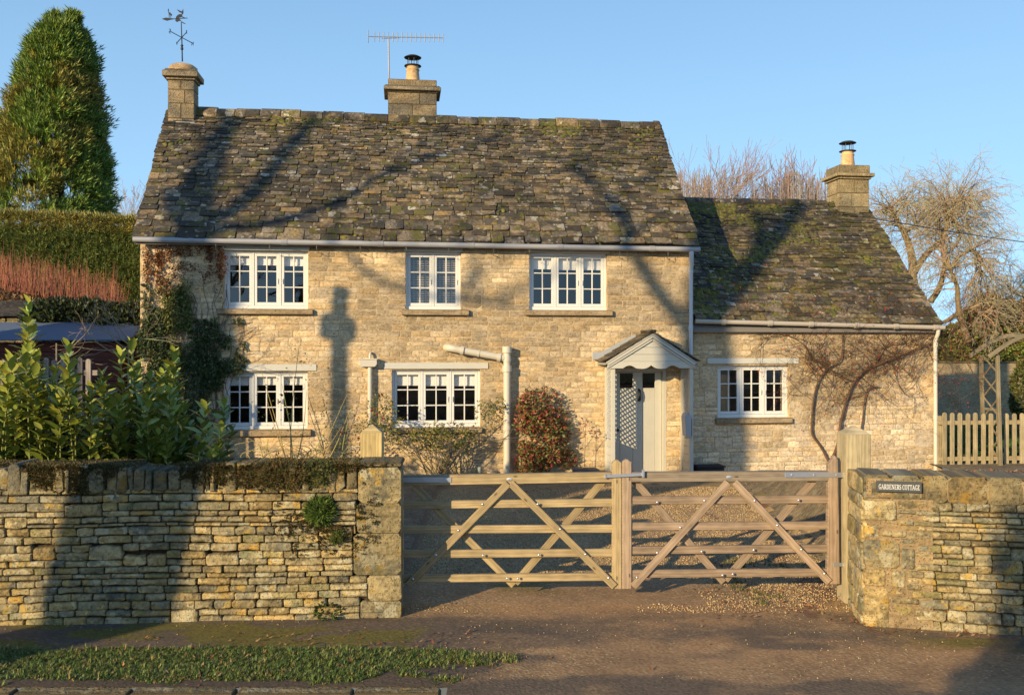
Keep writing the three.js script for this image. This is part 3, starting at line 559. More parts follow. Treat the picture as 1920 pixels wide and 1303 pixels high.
// ---- rainwater goods
{
  const gv = (u) => lerp(4.475, 4.435, u / 9.9), g = new MB(); g.tint(0.36, 0.36, 0.37);
  const us = [-0.06, 1.55, 3.2, 4.85, 6.5, 8.15, 9.9]; const path = us.map((u) => V3(u, gv(u), 0.20)); g.tube(path, 0.048, 12, { cap: true }); g.build('gutter', M.plastic, cottage);
  const gut = cottage.children[cottage.children.length - 1];
  for (const u of [0.9, 2.45, 4.1, 5.7, 7.3, 9.0]) { const j = new MB(); j.tint(0.32, 0.32, 0.33); j.tube([V3(u - 0.05, gv(u - 0.05), 0.20), V3(u + 0.05, gv(u + 0.05), 0.20)], 0.055, 12, { cap: true }); j.build('joint', M.plastic, gut); }
  for (const u of [0.5, 1.3, 2.2, 3.0, 3.75, 4.55, 5.3, 6.1, 6.75, 7.5, 8.4, 9.3]) { const j = new MB(); j.tint(0.35, 0.34, 0.33); j.tube([V3(u, gv(u) - 0.058, 0.2), V3(u, gv(u) - 0.15, 0.2), V3(u + 0.02, gv(u) - 0.165, 0.05), V3(u + 0.1, gv(u) - 0.17, 0.01)], 0.005, 5); j.build('bracket', M.iron, gut); }
  const d = new MB(); d.tint(0.60, 0.61, 0.63); const du = 9.765;
  d.tube([V3(9.74, 4.40, 0.2), V3(9.74, 4.26, 0.2), V3(du, 4.16, 0.12), V3(du, 4.05, 0.085)], 0.042, 10); d.tube([V3(du, 4.07, 0.085), V3(du + 0.005, 0.2, 0.085)], 0.036, 12, { cap: true });
  for (const y of [4.06, 3.0, 1.5]) d.tube([V3(du, y - 0.05, 0.085), V3(du, y + 0.05, 0.085)], 0.044, 12, { cap: true }); d.build('downpipe', M.plastic, cottage);
  // soil pipe with its branch
  const s = new MB(), su = 6.345, sw = 0.14; s.tint(0.60, 0.545, 0.43);
  s.tube([V3(su, 0.1, sw), V3(su, 2.60, sw)], 0.064, 16, { cap: true });
  for (const [y, h, r] of [[2.60, 0.11, 0.084], [2.44, 0.1, 0.074], [2.26, 0.11, 0.084], [1.2, 0.07, 0.076]]) s.tube([V3(su, y - h / 2, sw), V3(su, y + h / 2, sw)], r, 16, { cap: true });
  s.build('soil_pipe', M.plastic, cottage); const sp = cottage.children[cottage.children.length - 1];
  const br = new MB(); br.tint(0.60, 0.545, 0.43); const P = (u, v, w) => V3(u, v, w); br.tube([P(5.27, 2.64, -0.02), P(5.29, 2.635, 0.06), P(5.34, 2.63, 0.11), P(5.42, 2.61, 0.135), P(6.36, 2.44, sw)], [0.066, 0.068, 0.066, 0.062, 0.062], 16);
  for (const t of [0.13, 0.46, 0.86]) { const a = P(lerp(5.42, 6.33, t - 0.03), lerp(2.61, 2.44, t - 0.03), 0.135), b = P(lerp(5.42, 6.33, t + 0.03), lerp(2.61, 2.44, t + 0.03), 0.138); if (t === 0.46) { const c = a.clone().lerp(b, 0.35), e = a.clone().lerp(b, 0.65); br.tube([c, e], 0.072, 16, { cap: true }); } else br.tube([a, b], 0.082, 16, { cap: true }); } br.build('branch_pipe', M.plastic, sp);
  const hp = new MB(); hp.tint(0.60, 0.55, 0.45); const hu = 3.885, P2 = [[-0.12, 2.30], [0.12, 2.30], [0.155, 2.345], [0.155, 2.43], [-0.155, 2.43], [-0.155, 2.345]].map(([a, b]) => [hu + a, b]); hp.prism(P2, 0.015, 0.16, { b: 0.006 }); hp.box(hu - 0.165, hu + 0.165, 2.425, 2.445, 0.01, 0.172, { b: 0.004 });
  hp.build('rainwater_hopper', M.plastic, cottage); const hq = cottage.children[cottage.children.length - 1]; const w = new MB(); w.tint(0.60, 0.55, 0.45); w.tube([V3(hu + 0.03, 2.31, 0.09), V3(hu + 0.03, 0.5, 0.09)], 0.04, 12, { cap: true }); w.tube([V3(hu + 0.04, 2.54, -0.02), V3(hu + 0.04, 2.545, 0.06), V3(hu + 0.03, 2.5, 0.09), V3(hu + 0.03, 2.43, 0.09)], 0.022, 8, { cap: true }); w.build('waste_pipe', M.plastic, hq);
}
// ---- door
{
  const D = sub('door', cottage), cream = [0.58, 0.55, 0.46], f = new MB(); f.tint(...cream).shift(); f.box(8.33, 8.39, 0.17, 2.26, -0.16, -0.01, { grain: 1 }); f.box(9.27, 9.33, 0.17, 2.26, -0.16, -0.01, { grain: 1 }); f.box(8.39, 9.27, 2.19, 2.26, -0.16, -0.01); f.box(8.3, 9.36, 0.1, 0.17, -0.2, 0.1, { b: 0.01 }); f.build('frame', M.paint, D);
  const wins = [[8.475, 8.72], [8.905, 9.14]], wb = [1.89, 2.165];
  const bd = [8.393, 8.475, 8.72, 8.905, 9.14, 9.267];
  for (let k = 0; k < 5; k++) { const b = new MB(); b.tint(...scl(cream, rr(0.97, 1.03))).shift(); const isW = k === 1 || k === 3, z = -0.1 + (k % 2) * 0.0; b.box(bd[k] + 0.0012, bd[k + 1] - 0.0012, 0.18, isW ? wb[0] : 2.185, -0.14, z, { b: 0.005, grain: 1 }); if (isW) b.box(bd[k] + 0.0012, bd[k + 1] - 0.0012, wb[1], 2.185, -0.14, z, { b: 0.004, grain: 1 }); b.build('board', M.paint, D); }
  for (const [a, b] of wins) { const p = new MB(); p.flatQuad(V3(a, wb[0], -0.115), V3(b, wb[0], -0.115), V3(b, wb[1], -0.115), V3(a, wb[1], -0.115)); p.build('pane', M.glass, D); const t = new MB(); t.tint(...cream); t.box(a - 0.008, b + 0.008, wb[0] - 0.012, wb[0], -0.102, -0.094); t.box(a - 0.008, b + 0.008, wb[1], wb[1] + 0.012, -0.102, -0.094); t.build('beading', M.paint, D); }
  const h = new MB(); h.tint(0.02); h.tube([V3(8.83, 1.86, -0.09), V3(8.83, 1.84, -0.03), V3(8.835, 1.76, -0.015), V3(8.83, 1.68, -0.03), V3(8.83, 1.66, -0.09)], [0.02, 0.026, 0.022, 0.03, 0.022], 8, { cap: true }); h.build('knocker', M.iron, D);
  const k = new MB(); k.tint(0.02); k.lathe(0, 0, [[0.001, -0.03], [0.025, -0.02], [0.028, 0], [0.015, 0.02], [0.012, 0.05]], 12); const kg = k.geometry(); kg.rotateX(-Math.PI / 2); kg.translate(8.42, 1.12, -0.05); put('handle', kg, M.iron, D);
}
// ================================================================ the low wing
R = rngOf(41);
const wing = thing('cottage_wing', 'low single-storey stone wing joined to the right end of the cottage', 'house wing', HOME.toArray(), YAW);
const WW = -0.12, WU0 = 9.842, WU1 = 14.70, WOPEN = { u0: 10.352, u1: 11.757, v0: 1.318, v1: 2.30 }, wEaves = (u) => lerp(3.17, 3.06, (u - WU0) / (WU1 - WU0));
const wingWall = wallCore([[WU0, -0.3], [WU1, -0.3], [WU1, 3.02], [WU0, 3.12]], [WOPEN], WW, 0.4).build('wall', M.mortar, wing);
const WTRIM = { sill: { u0: 10.30, u1: 11.80, v0: 1.215, v1: 1.315 }, lintel: { u0: 10.146, u1: 11.94, v0: 2.335, v1: 2.44 } };
makeWindow(wing, WOPEN, 3, { w: WW, ...WTRIM });
const WRW = -2.7, WK = 0.97, WRV = 3.16 + (0.02 + 2.7) * WK;
{
  const list0 = [[11.76, 12.05, 1.95, 2.30], [11.76, 12.2, 1.62, 1.95], [11.76, 12.0, 1.3, 1.62], [10.0, 10.352, 1.9, 2.28], [10.1, 10.352, 1.55, 1.9], [14.3, 14.70, 0.7, 1.05], [14.42, 14.70, 1.05, 1.4], [14.25, 14.70, 1.4, 1.75], [14.4, 14.70, 1.75, 2.1], [14.3, 14.70, 2.1, 2.45], [14.4, 14.70, 2.45, 2.75], [11.8, 12.15, 0.95, 1.2]];
  const open = [WOPEN, WTRIM.sill, WTRIM.lintel, ...list0.map((q) => ({ u0: q[0], u1: q[1], v0: q[2], v1: q[3] }))];
  const list = courses(WU0 + 0.01, WU1, 0.2, 3.0, () => rr(0.07, 0.12), (v, h) => rr(0.11, 0.32) + h * rr(0, 0.5), open, 0.03).concat(list0);
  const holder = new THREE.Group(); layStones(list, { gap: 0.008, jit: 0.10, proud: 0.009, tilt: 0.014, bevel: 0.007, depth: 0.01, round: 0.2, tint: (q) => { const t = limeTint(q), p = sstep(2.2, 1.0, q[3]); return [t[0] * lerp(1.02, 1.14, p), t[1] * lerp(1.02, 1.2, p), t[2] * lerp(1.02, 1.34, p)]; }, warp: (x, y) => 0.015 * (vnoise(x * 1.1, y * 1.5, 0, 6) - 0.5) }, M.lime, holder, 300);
  for (const c of [...holder.children]) { c.position.z = WW; wingWall.add(c); }
}
{
  const g = (u0, u1) => { const b = new MB(); b.tint(0.85); b.prism([[0.52, -0.3], [5.3, -0.3], [5.3, 3.0], [2.7, WRV - 0.16], [0.52, 3.2]], u0, u1, { m: new THREE.Matrix4().makeRotationY(Math.PI / 2) }); return b.build('gable_wall', M.lime, wing); };
  g(WU1 - 0.4, WU1 - 0.002);
  const bk = new MB(); bk.tint(0.8); bk.box(WU0 + 0.02, WU1 - 0.4, -0.3, 3.0, -5.3, -4.9); bk.build('back_wall', M.lime, wing);
  const fl = new MB(); fl.tint(0.14, 0.11, 0.09); fl.box(WU0 + 0.02, WU1 - 0.4, -0.2, 0.3, -4.9, -0.52); fl.box(WU0 + 0.02, WU1 - 0.4, 2.6, 2.66, -4.9, -0.52); fl.build('floor', M.plain, wing);
  const cb = new MB(); cb.tint(0.55, 0.42, 0.25).shift(); cb.box(10.25, 10.78, 0.3, 2.12, -0.95, -0.62, { b: 0.01, grain: 1 }); cb.build('cupboard', M.wood, wing);
  const pt = new MB(); pt.tint(0.2, 0.18, 0.16); pt.box(12.4, 12.52, 0.3, 2.6, -4.9, -0.52); pt.build('partition', M.plain, wing);
}
const wSag = (u, s) => 0.05 * (fbm(u * 0.5, s * 0.7, 0, 181, 3) - 0.5) * 2;
const wingAt = (u, s, n) => { const p = roofAt(0.04, 3.16, WK, wSag)(u, s, n); p.y += (wEaves(u) - 3.16) * (1 - s / wingL); return p; }, wingL = (0.04 - WRW) * Math.hypot(1, WK);
const wingRoof = deck(wing, WU0 + 0.005, WU1 - 0.02, 0.0, 3.03, WK, WRW, WRV - 0.03, -5.45, 3.05);
{
  R = rngOf(51);
  const tint = (u, s) => { const t = slateTint(-0.02)(u, s), n = fbm(u * 1.6, s * 2.2, 0, 191, 4), g = sstep(0.5, 0.66, n) * 0.65; return [lerp(t[0], 0.62, g), lerp(t[1], 0.6, g), lerp(t[2], 0.26, g)]; };
  slateRoof(wingRoof, { L: wingL, at: wingAt, ua: () => WU0 + 0.02, ub: (s) => lerp(14.75, 14.64, s / wingL), exp0: 0.14, exp1: 0.062, wide0: 0.32, wide1: 0.18, tint, single: 300 });
  let u = WU0 + 0.06; while (u < 13.7) { const w = rr(0.3, 0.5), e = Math.min(u + w, 13.74), b = new MB(); b.tint(...slateTint(0.05)(u, 3)).shift(); const y = wingAt((u + e) / 2, wingL, 0.02).y, P = [[-0.15, -0.1], [0.15, -0.11], [0.16, -0.05], [0.08, 0.03], [0, 0.055 + rr(-0.01, 0.015)], [-0.1, 0.03]]; b.prism(P.map(([a, c]) => [-(WRW + a), y + c]), u + 0.003, e - 0.003, { b: 0.012, m: new THREE.Matrix4().makeRotationY(Math.PI / 2) }); b.build('ridge_stone', M.slate, wingRoof); u = e; }
  const m = new MB(), spots = []; for (let k = 0; k < 5200; k++) { const s = wingL * (R() < 0.25 ? 1 - 0.15 * R() : R()), uu = rr(WU0 + 0.05, 14.6), dens = fbm(uu * 1.1, s * 1.6, 0, 195, 4) + (s > 3.4 && uu < 13 ? 0.16 : 0) + (uu < 10.5 && s < 0.9 ? 0.15 : 0); if (dens > 0.52 + 0.1 * R()) spots.push([uu, s, rr(0.014, 0.042) * (dens > 0.62 ? 1.5 : 1)]); }
  mossClumps(m, (a, s, n) => wingAt(a, s, n + 0.02), spots); stuff(m.build('moss', M.plain, wingRoof));
  R = rngOf(55);
  const c3 = chimney(wing, 13.92, 14.60, -3.0, -2.4, 5.1, 6.30, [[0, 0.05, 0.035], [0.052, 0.13, 0.09], [0.132, 0.31, 0.015, 0.85]], () => { const k = rr(0.6, 0.88); return [k, k * 0.96, k * 0.8]; }, [1, 1, 1, 1]);
  potAndCowl(c3, 14.26, -2.7, 6.6, 0.95);
  const gv = (u) => lerp(3.125, 3.02, (u - WU0) / (WU1 - WU0)), g = new MB(); g.tint(0.46, 0.40, 0.32); g.tube([V3(9.86, gv(9.86), 0.07), V3(12, gv(12), 0.07), V3(14.78, gv(14.78), 0.07)], 0.044, 12, { cap: true }); g.build('gutter', M.plastic, wing); const gut = wing.children[wing.children.length - 1];
  for (const u of [10.4, 11.3, 12.1, 13.0, 13.8, 14.6]) { const j = new MB(); j.tint(0.42, 0.37, 0.3); j.tube([V3(u - 0.04, gv(u), 0.07), V3(u + 0.04, gv(u), 0.07)], 0.058, 12, { cap: true }); j.build('joint', M.plastic, gut); }
  const fb = new MB(); fb.tint(0.5, 0.46, 0.38).shift(); fb.box(9.86, 14.70, 2.92, 3.0, WW + 0.002, WW + 0.1, { b: 0.004 }); fb.build('fascia', M.paint, wing);
  const d = new MB(); d.tint(0.62, 0.56, 0.47); d.tube([V3(14.66, 2.98, 0.07), V3(14.66, 2.9, 0.06), V3(14.66, 2.78, -0.03), V3(14.67, 0.2, -0.03)], 0.038, 12, { cap: true }); for (const y of [2.7, 1.3]) d.tube([V3(14.665, y - 0.04, -0.03), V3(14.665, y + 0.04, -0.03)], 0.046, 12, { cap: true }); d.build('downpipe', M.plastic, wing);
}
// ================================================================ the porch
R = rngOf(61);
const porch = thing('wooden_porch', 'cream painted wooden porch with a little slated gable over the front door', 'porch', HOME.toArray(), YAW);
{
  const cr = [0.60, 0.57, 0.48], pale = [0.58, 0.60, 0.60], u0 = 8.15, u1 = 9.66, uc = 8.89, wf = 0.58, ev = 2.28, ap = 2.90;
  const post = (u, w, c = cr) => { const b = new MB(); b.tint(...c).shift(); b.box(u - 0.035, u + 0.035, 0.12, ev + 0.02, w - 0.035, w + 0.035, { b: 0.005, grain: 1 }); b.build('post', M.paint, porch); };
  post(u0 + 0.04, wf - 0.04); post(u1 - 0.04, wf - 0.04); post(u0 + 0.04, 0.06); post(u1 - 0.04, 0.06);
  for (const [u, c] of [[u0 + 0.04, pale], [u1 - 0.04, cr]]) {
    for (let k = 0; k < 6; k++) { const b = new MB(); b.tint(...scl(c, rr(0.95, 1.04))).shift(); b.box(u - 0.012, u + 0.012, 0.14 + k * 0.142, 0.14 + k * 0.142 + 0.139, 0.096, wf - 0.076, { b: 0.005, grain: 2 }); b.build('side_board', M.paint, porch); }
    const lat = sub('lattice_panel', porch), y0 = 1.0, y1 = ev, z0 = 0.096, z1 = wf - 0.076;
    for (const s of [1, -1]) for (let q = -2; q < 2; q += 0.088) { // 45 degree laths clipped to the panel
      let a = [z0, s > 0 ? y0 + q : y1 - q], b = [z1, s > 0 ? y0 + q + (z1 - z0) : y1 - q - (z1 - z0)];
      const cut = (A, B) => { for (const [lim, lo] of [[y0, 1], [y1, 0]]) { for (const [p, o] of [[A, B], [B, A]]) if (lo ? p[1] < lim : p[1] > lim) { const t = (lim - o[1]) / (p[1] - o[1]); if (t < 0 || t > 1) return false; p[0] = lerp(o[0], p[0], t); p[1] = lim; } } return Math.hypot(A[0] - B[0], A[1] - B[1]) > 0.05; };
      const inside = (p) => p[1] >= y0 - 1e-6 && p[1] <= y1 + 1e-6; if (!inside(a) && !inside(b) && (a[1] < y0) === (b[1] < y0) && (a[1] > y1) === (b[1] > y1)) continue; if (!cut(a, b)) continue;
      const m = new MB(); m.tint(...scl(c, rr(0.94, 1.04))).shift(); m.beam(V3(u + s * 0.006, a[1], a[0]), V3(u + s * 0.006, b[1], b[0]), 0.024, 0.008, { b: 0.002, up: V3(1, 0, 0) }); m.build('lath', M.paint, lat);
    }
  }
  // gable: boarded front with a scalloped foot
  const L = 8.075, Rr = 9.665, edge = []; const sc = [[L, ev], [8.36, ev - 0.0]];
  const foot = []; const seg = (a, b, d) => { for (let k = 0; k <= 10; k++) { const t = k / 10; foot.push([lerp(a, b, t), ev + 0.02 - d * Math.sin(Math.PI * t)]); } };
  foot.push([L, ev - 0.01], [L + 0.28, ev - 0.01]); for (let k = 1; k <= 10; k++) foot.push([L + 0.28 + 0.24 * k / 10, ev - 0.01 + 0.05 * Math.sin(Math.PI * k / 10)]);
  for (let k = 1; k <= 10; k++) foot.push([L + 0.52 + 0.275 * k / 10, ev - 0.01 - 0.012 * Math.sin(Math.PI * k / 10) + 0.055 * Math.pow(k / 10, 4)]);
  const n = foot.length; for (let k = n - 2; k >= 0; k--) foot.push([L + Rr - foot[k][0], foot[k][1]]);
  const rake = (u) => ev + 0.11 + (ap - ev - 0.13) * (1 - Math.abs(u - uc) / (uc - L));
  { const b = new MB(); b.tint(...cr).shift(); b.prism([...foot, [Rr, ev + 0.11], [Rr - 0.0, ev + 0.112], [L + 0.0, ev + 0.112]], wf + 0.0, wf + 0.03, { b: 0.003 }); b.build('scalloped_board', M.paint, porch); }
  for (let k = 0; k < 4; k++) { const y0 = ev + 0.1145 + k * 0.125, y1 = Math.min(y0 + 0.121, ap - 0.06), h = (y) => Math.max(0.012, (uc - L) * (1 - (y - ev - 0.11) / (ap - ev - 0.13)) - 0.02); const b = new MB(); b.tint(...scl(cr, rr(0.97, 1.02))).shift(); b.prism([[uc - h(y0), y0], [uc + h(y0), y0], [uc + h(y1), y1], [uc - h(y1), y1]], wf, wf + 0.022 - k * 0.0005, { b: 0.003 }); b.build('gable_board', M.paint, porch); }
  for (const s of [-1, 1]) for (const [off, z, t] of [[0.0, 0.05, 0.075], [0.075, 0.038, 0.03]]) { const b = new MB(); b.tint(...cr.map((q) => q * 0.98)).shift(); const A = V3(uc + (s > 0 ? 0 : 0), ap - 0.045 - off, wf + z), B = V3(s > 0 ? Rr + 0.01 : L - 0.01, ev + 0.07 - off * 0.9, wf + z); A.x += s * 0.002; b.beam(A, B, t, 0.03 + (z - 0.038) * 0.6, { b: 0.004 }); b.build('bargeboard', M.paint, porch); }
  // roof: two slopes of small slates over a boarded deck
  const dk = new MB(); dk.tint(0.35, 0.33, 0.28); const dp = [[uc, ap - 0.01], [L - 0.05, ev + 0.075], [L - 0.05, ev + 0.05], [uc, ap - 0.05], [Rr + 0.05, ev + 0.05], [Rr + 0.05, ev + 0.075]]; dk.prism(dp.reverse(), 0.005, wf + 0.07); const rf = dk.build('roof', M.plain, porch);
  for (const s of [-1, 1]) { const half = (s > 0 ? Rr - uc : uc - L) + 0.09, rise = ap - ev - 0.085, len = Math.hypot(half, rise), rows = 6; for (let r = 0; r < rows; r++) { let z = 0.01; while (z < wf + 0.08) { const w = Math.min(rr(0.14, 0.24), wf + 0.09 - z); const t0 = 1 - r / rows, t1 = Math.max(0, t0 - 1.6 / rows); const b = new MB(); b.tint(...slateTint(-0.12)(z * 3 + r, s + 2)).shift(); const at = (t, up) => V3(uc + s * half * t, ap - rise * t + up, 0); const A = at(t0, 0.035), B = at(t1, 0.012); A.z = B.z = z + w / 2; b.beam(A, B, w - 0.005, 0.018, { b: 0.004, up: V3(0, 1, 0) }); b.build('slate', M.slate, rf); z += w; } } }
  const rg = new MB(); rg.tint(0.4, 0.4, 0.36).shift(); rg.beam(V3(uc, ap + 0.03, 0.005), V3(uc, ap + 0.03, wf + 0.1), 0.13, 0.05, { b: 0.02, up: V3(0, 1, 0) }); rg.build('ridge_stone', M.slate, rf);
  const fl = new MB(); fl.tint(0.5, 0.52, 0.54); fl.box(7.93, 8.16, 2.42, 2.55, 0.004, 0.03, { b: 0.004 }); fl.beam(V3(8.0, 2.44, 0.05), V3(8.75, 2.83, 0.05), 0.12, 0.012, { up: V3(0, 0, 1) }); fl.build('lead_flashing', M.lead, porch);
  const st = new MB(); st.tint(0.6, 0.57, 0.5).shift(); st.box(8.2, 9.62, 0.0, 0.12, 0.02, 0.62, { b: 0.015 }); st.build('step', M.lime, porch);
}
{
  const b = thing('letter_box', 'grey letter box on the inner side of the porch, right of the door', 'letter box', HOME.toArray(), YAW), m = new MB(); m.tint(0.36, 0.38, 0.41);
  m.prism([[9.50, 1.06], [9.585, 1.02], [9.59, 1.42], [9.56, 1.46], [9.50, 1.46], [9.475, 1.40]], 0.42, 0.66, { b: 0.012 }); m.build('body', M.plastic, b); const f = new MB(); f.tint(0.1); f.box(9.591, 9.606, 1.06, 1.38, 0.45, 0.63); f.build('back_plate', M.iron, b);
}
const vary = (c, k = 0.25, h = 0.12) => { const q = rr(1 - k, 1 + k), t = rr(-h, h); return [c[0] * q * (1 + t), c[1] * q, c[2] * q * (1 - t)]; };
// ================================================================ the ground
const GL = (x, z) => { // garden on the left: climbs to a bank behind
  const prof = [[-9.2, 0.6], [-13, 1.35], [-17.5, 1.6], [-21, 2.75], [-24, 3.3], [-32, 3.7], [-60, 4]]; let k = 0; while (k < prof.length - 2 && z < prof[k + 1][0]) k++;
  return lerp(prof[k][1], prof[k + 1][1], clamp((z - prof[k][0]) / (prof[k + 1][0] - prof[k][0])));
};
function gh(x, z) {
  const drive = 0.24 * sstep(-10, -15, z) + 0.1 * sstep(3.2, 8.5, x) * sstep(-14, -17, z);
  let h = drive;
  if (z < -8.9) {
    const inL = sstep(-1.25, -2.6, x) * sstep(-9.0, -9.35, z), far = sstep(-5.3, -6.9, x);
    h = lerp(h, lerp(0.38, GL(x, z), far), inL);
    const inR = sstep(3.75, 4.6, x) * sstep(-8.75, -9.1, z); h = lerp(h, lerp(1.36, 0.40, clamp((-9.2 - z) / 6.9)), inR);
  }
  if (z < -20) h = lerp(h, 0.1, sstep(-20, -27, z) * sstep(5, 8, x));
  if (z > -6.9) h -= 0.075 * sstep(-6.9, -6.4, z);
  return h + 0.025 * (fbm(x * 0.7, z * 0.7, 0, 701, 4) - 0.5) * sstep(-6.8, -8, z);
}
function sheet(xs, zs, lift, uv, keep) {
  const b = new MB(), id = zs.map((z) => xs.map((x) => { const y = gh(x, z) + lift, e = 0.05, nx = gh(x - e, z) - gh(x + e, z), nz = gh(x, z - e) - gh(x, z + e), l = Math.hypot(nx, 2 * e, nz), q = uv(x, z); return b.vert(x, y, z, nx / l, 2 * e / l, nz / l, q[0], q[1]); }));
  for (let j = 0; j + 1 < zs.length; j++) for (let i = 0; i + 1 < xs.length; i++) { if (keep && !keep((xs[i] + xs[i + 1]) / 2, (zs[j] + zs[j + 1]) / 2)) continue; b.tri(id[j][i], id[j][i + 1], id[j + 1][i]); b.tri(id[j][i + 1], id[j + 1][i + 1], id[j + 1][i]); }
  return b;
}
const span = (a, b, n) => Array.from({ length: n + 1 }, (_, k) => lerp(a, b, k / n));
const zRows = [...span(-36, -18, 40), ...span(-18, -7.03, 120).slice(1)].reverse(), xCols = [...span(-40, -9, 32), ...span(-9, 9, 150).slice(1), ...span(9, 40, 32).slice(1)];
// what the drive, the path and the verge are made of, drawn over 18 x 10 m
const GX0 = -9, GX1 = 9, GZ0 = -6.33, GZ1 = -17.03;
const [yardC, yardB] = surface(2048, 1218, (u, v) => {
  const x = lerp(GX0, GX1, u), z = lerp(GZ0, GZ1, v), n1 = fbm(x * 0.9 + 40, z * 0.9 + 40, 0, 711, 4), n2 = fbm(x * 3 + 9, z * 3 + 70, 0, 721, 3), f = vnoise(x * 60 + 900, z * 60 + 900, 0, 731), [d, id] = cells(x * 46 + 500, z * 46 + 900, 0, 740);
  const wob = (n2 - 0.5) * 0.5;
  const stone = [[0.54, 0.37, 0.16], [0.45, 0.30, 0.13], [0.58, 0.43, 0.22], [0.34, 0.22, 0.10], [0.5, 0.31, 0.12]][Math.floor(id * 977) % 5];
  const dirt = [0.38, 0.222, 0.098].map((q) => q * (0.65 + 0.5 * f + 0.5 * (n2 - 0.5)));
  // gravel lies thick behind the gate and in two drifts in front of it
  const inYard = sstep(-9.7, -10.6, z + wob), drift = Math.max(sstep(2.0, 3.2, x + wob) * sstep(-8.1, -8.8, z), sstep(0.2, -0.9, x) * sstep(-8.75, -9.2, z + wob)), cover = clamp(0.16 + 0.62 * inYard + 0.5 * drift + 0.9 * (n1 - 0.52));
  let c = dirt.map((q, k) => (id * 7.31 % 1) < cover ? lerp(stone[k] * (0.75 + 0.3 * f), q, sstep(0.3, 0.55, d) * 0.75) : q), h = (id * 7.31 % 1) < cover ? 0.75 - d * 0.6 : 0.3 + 0.2 * f;
  const mixc = (k, t) => { c = c.map((q, i) => lerp(q, k[i], t)); };
  // worn tarmac of the footpath runs across, breaking up in the gateway
  const tz = z + 0.06 * (x + 1) * 0.6 + wob * 0.5, left = sstep(0.9, -0.6, x + wob * 2), path = sstep(-7.75, -7.95, tz) * sstep(-8.95, -8.72, tz) * Math.max(left, 0.75 * sstep(0.42, 0.6, n1), 0.6 * sstep(3, 4.4, x)), tar = [0.105, 0.078, 0.054].map((q) => q * (0.7 + 0.7 * f));
  mixc(tar, path * (0.92 - 0.35 * sstep(0.75, 0.9, f))); if (path > 0.5) h = 0.35 + 0.15 * f;
  mixc([0.10, 0.078, 0.054].map((q) => q * (0.7 + 0.6 * f)), 0.8 * sstep(0.47, 0.62, fbm(x * 0.8 + 3, z * 2.0, 0, 751, 4)) * sstep(-9.3, -8.4, z) * (1 - drift));
  // moss
  const ml = sstep(0.3, -1.2, x + wob * 2) * sstep(-7.5, -7.9, z) * sstep(-8.85, -8.5, z + wob * 0.5), mr = 0.8 * sstep(3.2, 4.2, x) * sstep(-7.7, -8.1, z), mg = 0.5 * Math.exp(-Math.pow((x - 0.1) / 0.6, 2)) * sstep(-9.5, -9.9, z) * sstep(-10.4, -10, z), m = clamp(Math.max(ml, mr, mg) * 1.3 * sstep(0.36, 0.56, fbm(x * 1.8, z * 3.6, 0, 761, 4)));
  mixc([0.15, 0.125, 0.014].map((q) => q * (0.6 + 0.7 * f)), m * 0.88);
  // soil at the wall foot and under the verge, rotted leaves
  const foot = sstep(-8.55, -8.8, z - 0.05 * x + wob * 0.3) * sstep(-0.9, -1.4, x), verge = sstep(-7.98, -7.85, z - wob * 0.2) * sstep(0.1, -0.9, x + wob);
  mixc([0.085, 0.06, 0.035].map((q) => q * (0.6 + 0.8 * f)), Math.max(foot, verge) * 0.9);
  const lit = sstep(0.56, 0.7, fbm(x * 2.4, z * 2.4, 0, 771, 4)) * Math.max(drift * sstep(1.5, 2.5, x), sstep(-15, -16, z)); mixc([0.16, 0.06, 0.035].map((q) => q * (0.5 + 0.9 * f)), lit * 0.7);
  return [...c, h];
});
for (const t of [yardC, yardB]) t.wrapS = t.wrapT = THREE.ClampToEdgeWrapping;
const yardM = std({ map: yardC, bumpMap: yardB, bumpScale: 0.012, roughness: 0.95 });
const yardUV = (x, z) => [(x - GX0) / (GX1 - GX0), (z - GZ0) / (GZ1 - GZ0)];
structure(tag(sheet(xCols, zRows, 0, (x, z) => [x, z], (x, z) => !(x > -6 && x < 8 && z < -16.5 && z > -18)).tint(1).build('ground', std({ map: tiled(mudC, 2), bumpMap: tiled(mudB, 2), bumpScale: 0.02, roughness: 1, color: new THREE.Color().setRGB(0.36, 0.34, 0.26) })), 'brown garden soil and bank round the cottage', 'ground'));
structure(tag(sheet(span(-1.3, 8.9, 102), [...span(-6.34, -7.035, 8), ...span(-7.035, -17, 120).slice(1)], 0.004, yardUV, (x, z) => (z > -7.035 ? x > -0.5 : z > -8.9 ? x > -0.6 : x < 3.9 + 0.1 * Math.sin(z * 3))).build('driveway', yardM), 'gravel and trodden earth drive through the gateway up to the house', 'driveway'));
structure(tag(sheet(span(-9, -0.6, 90), span(-7.86, -8.95, 14), 0.004, yardUV).build('footpath', yardM), 'mossy tarmac footpath along the foot of the left road wall', 'footpath'));
structure(tag(sheet(span(-9, -0.6, 90), span(-7.035, -7.86, 10), 0.006, yardUV).build('verge', yardM), 'earth strip of the grass verge between path and kerb', 'verge'));
structure(tag(sheet(span(8.2, 40, 50), span(-17.6, -36, 40), 0.006, (x, z) => [x, z]).build('lawn', std({ map: tiled(mudC, 0.7), bumpMap: tiled(mudB, 0.7), bumpScale: 0.03, roughness: 1, color: new THREE.Color().setRGB(0.10, 0.26, 0.04) })), 'shaded green lawn beyond the picket fence on the right', 'lawn'));
{ const b = new MB(); b.tint(0.17, 0.13, 0.095); b.box(-60, 60, -0.5, -0.07, -6.88, 30, { b: 0.001 }); structure(tag(b.build('road', std({ map: tiled(mudC, 1.1), bumpMap: tiled(mudB, 1.1), bumpScale: 0.01, roughness: 0.95 })), 'grey tarmac road in front of the kerb', 'road')); }
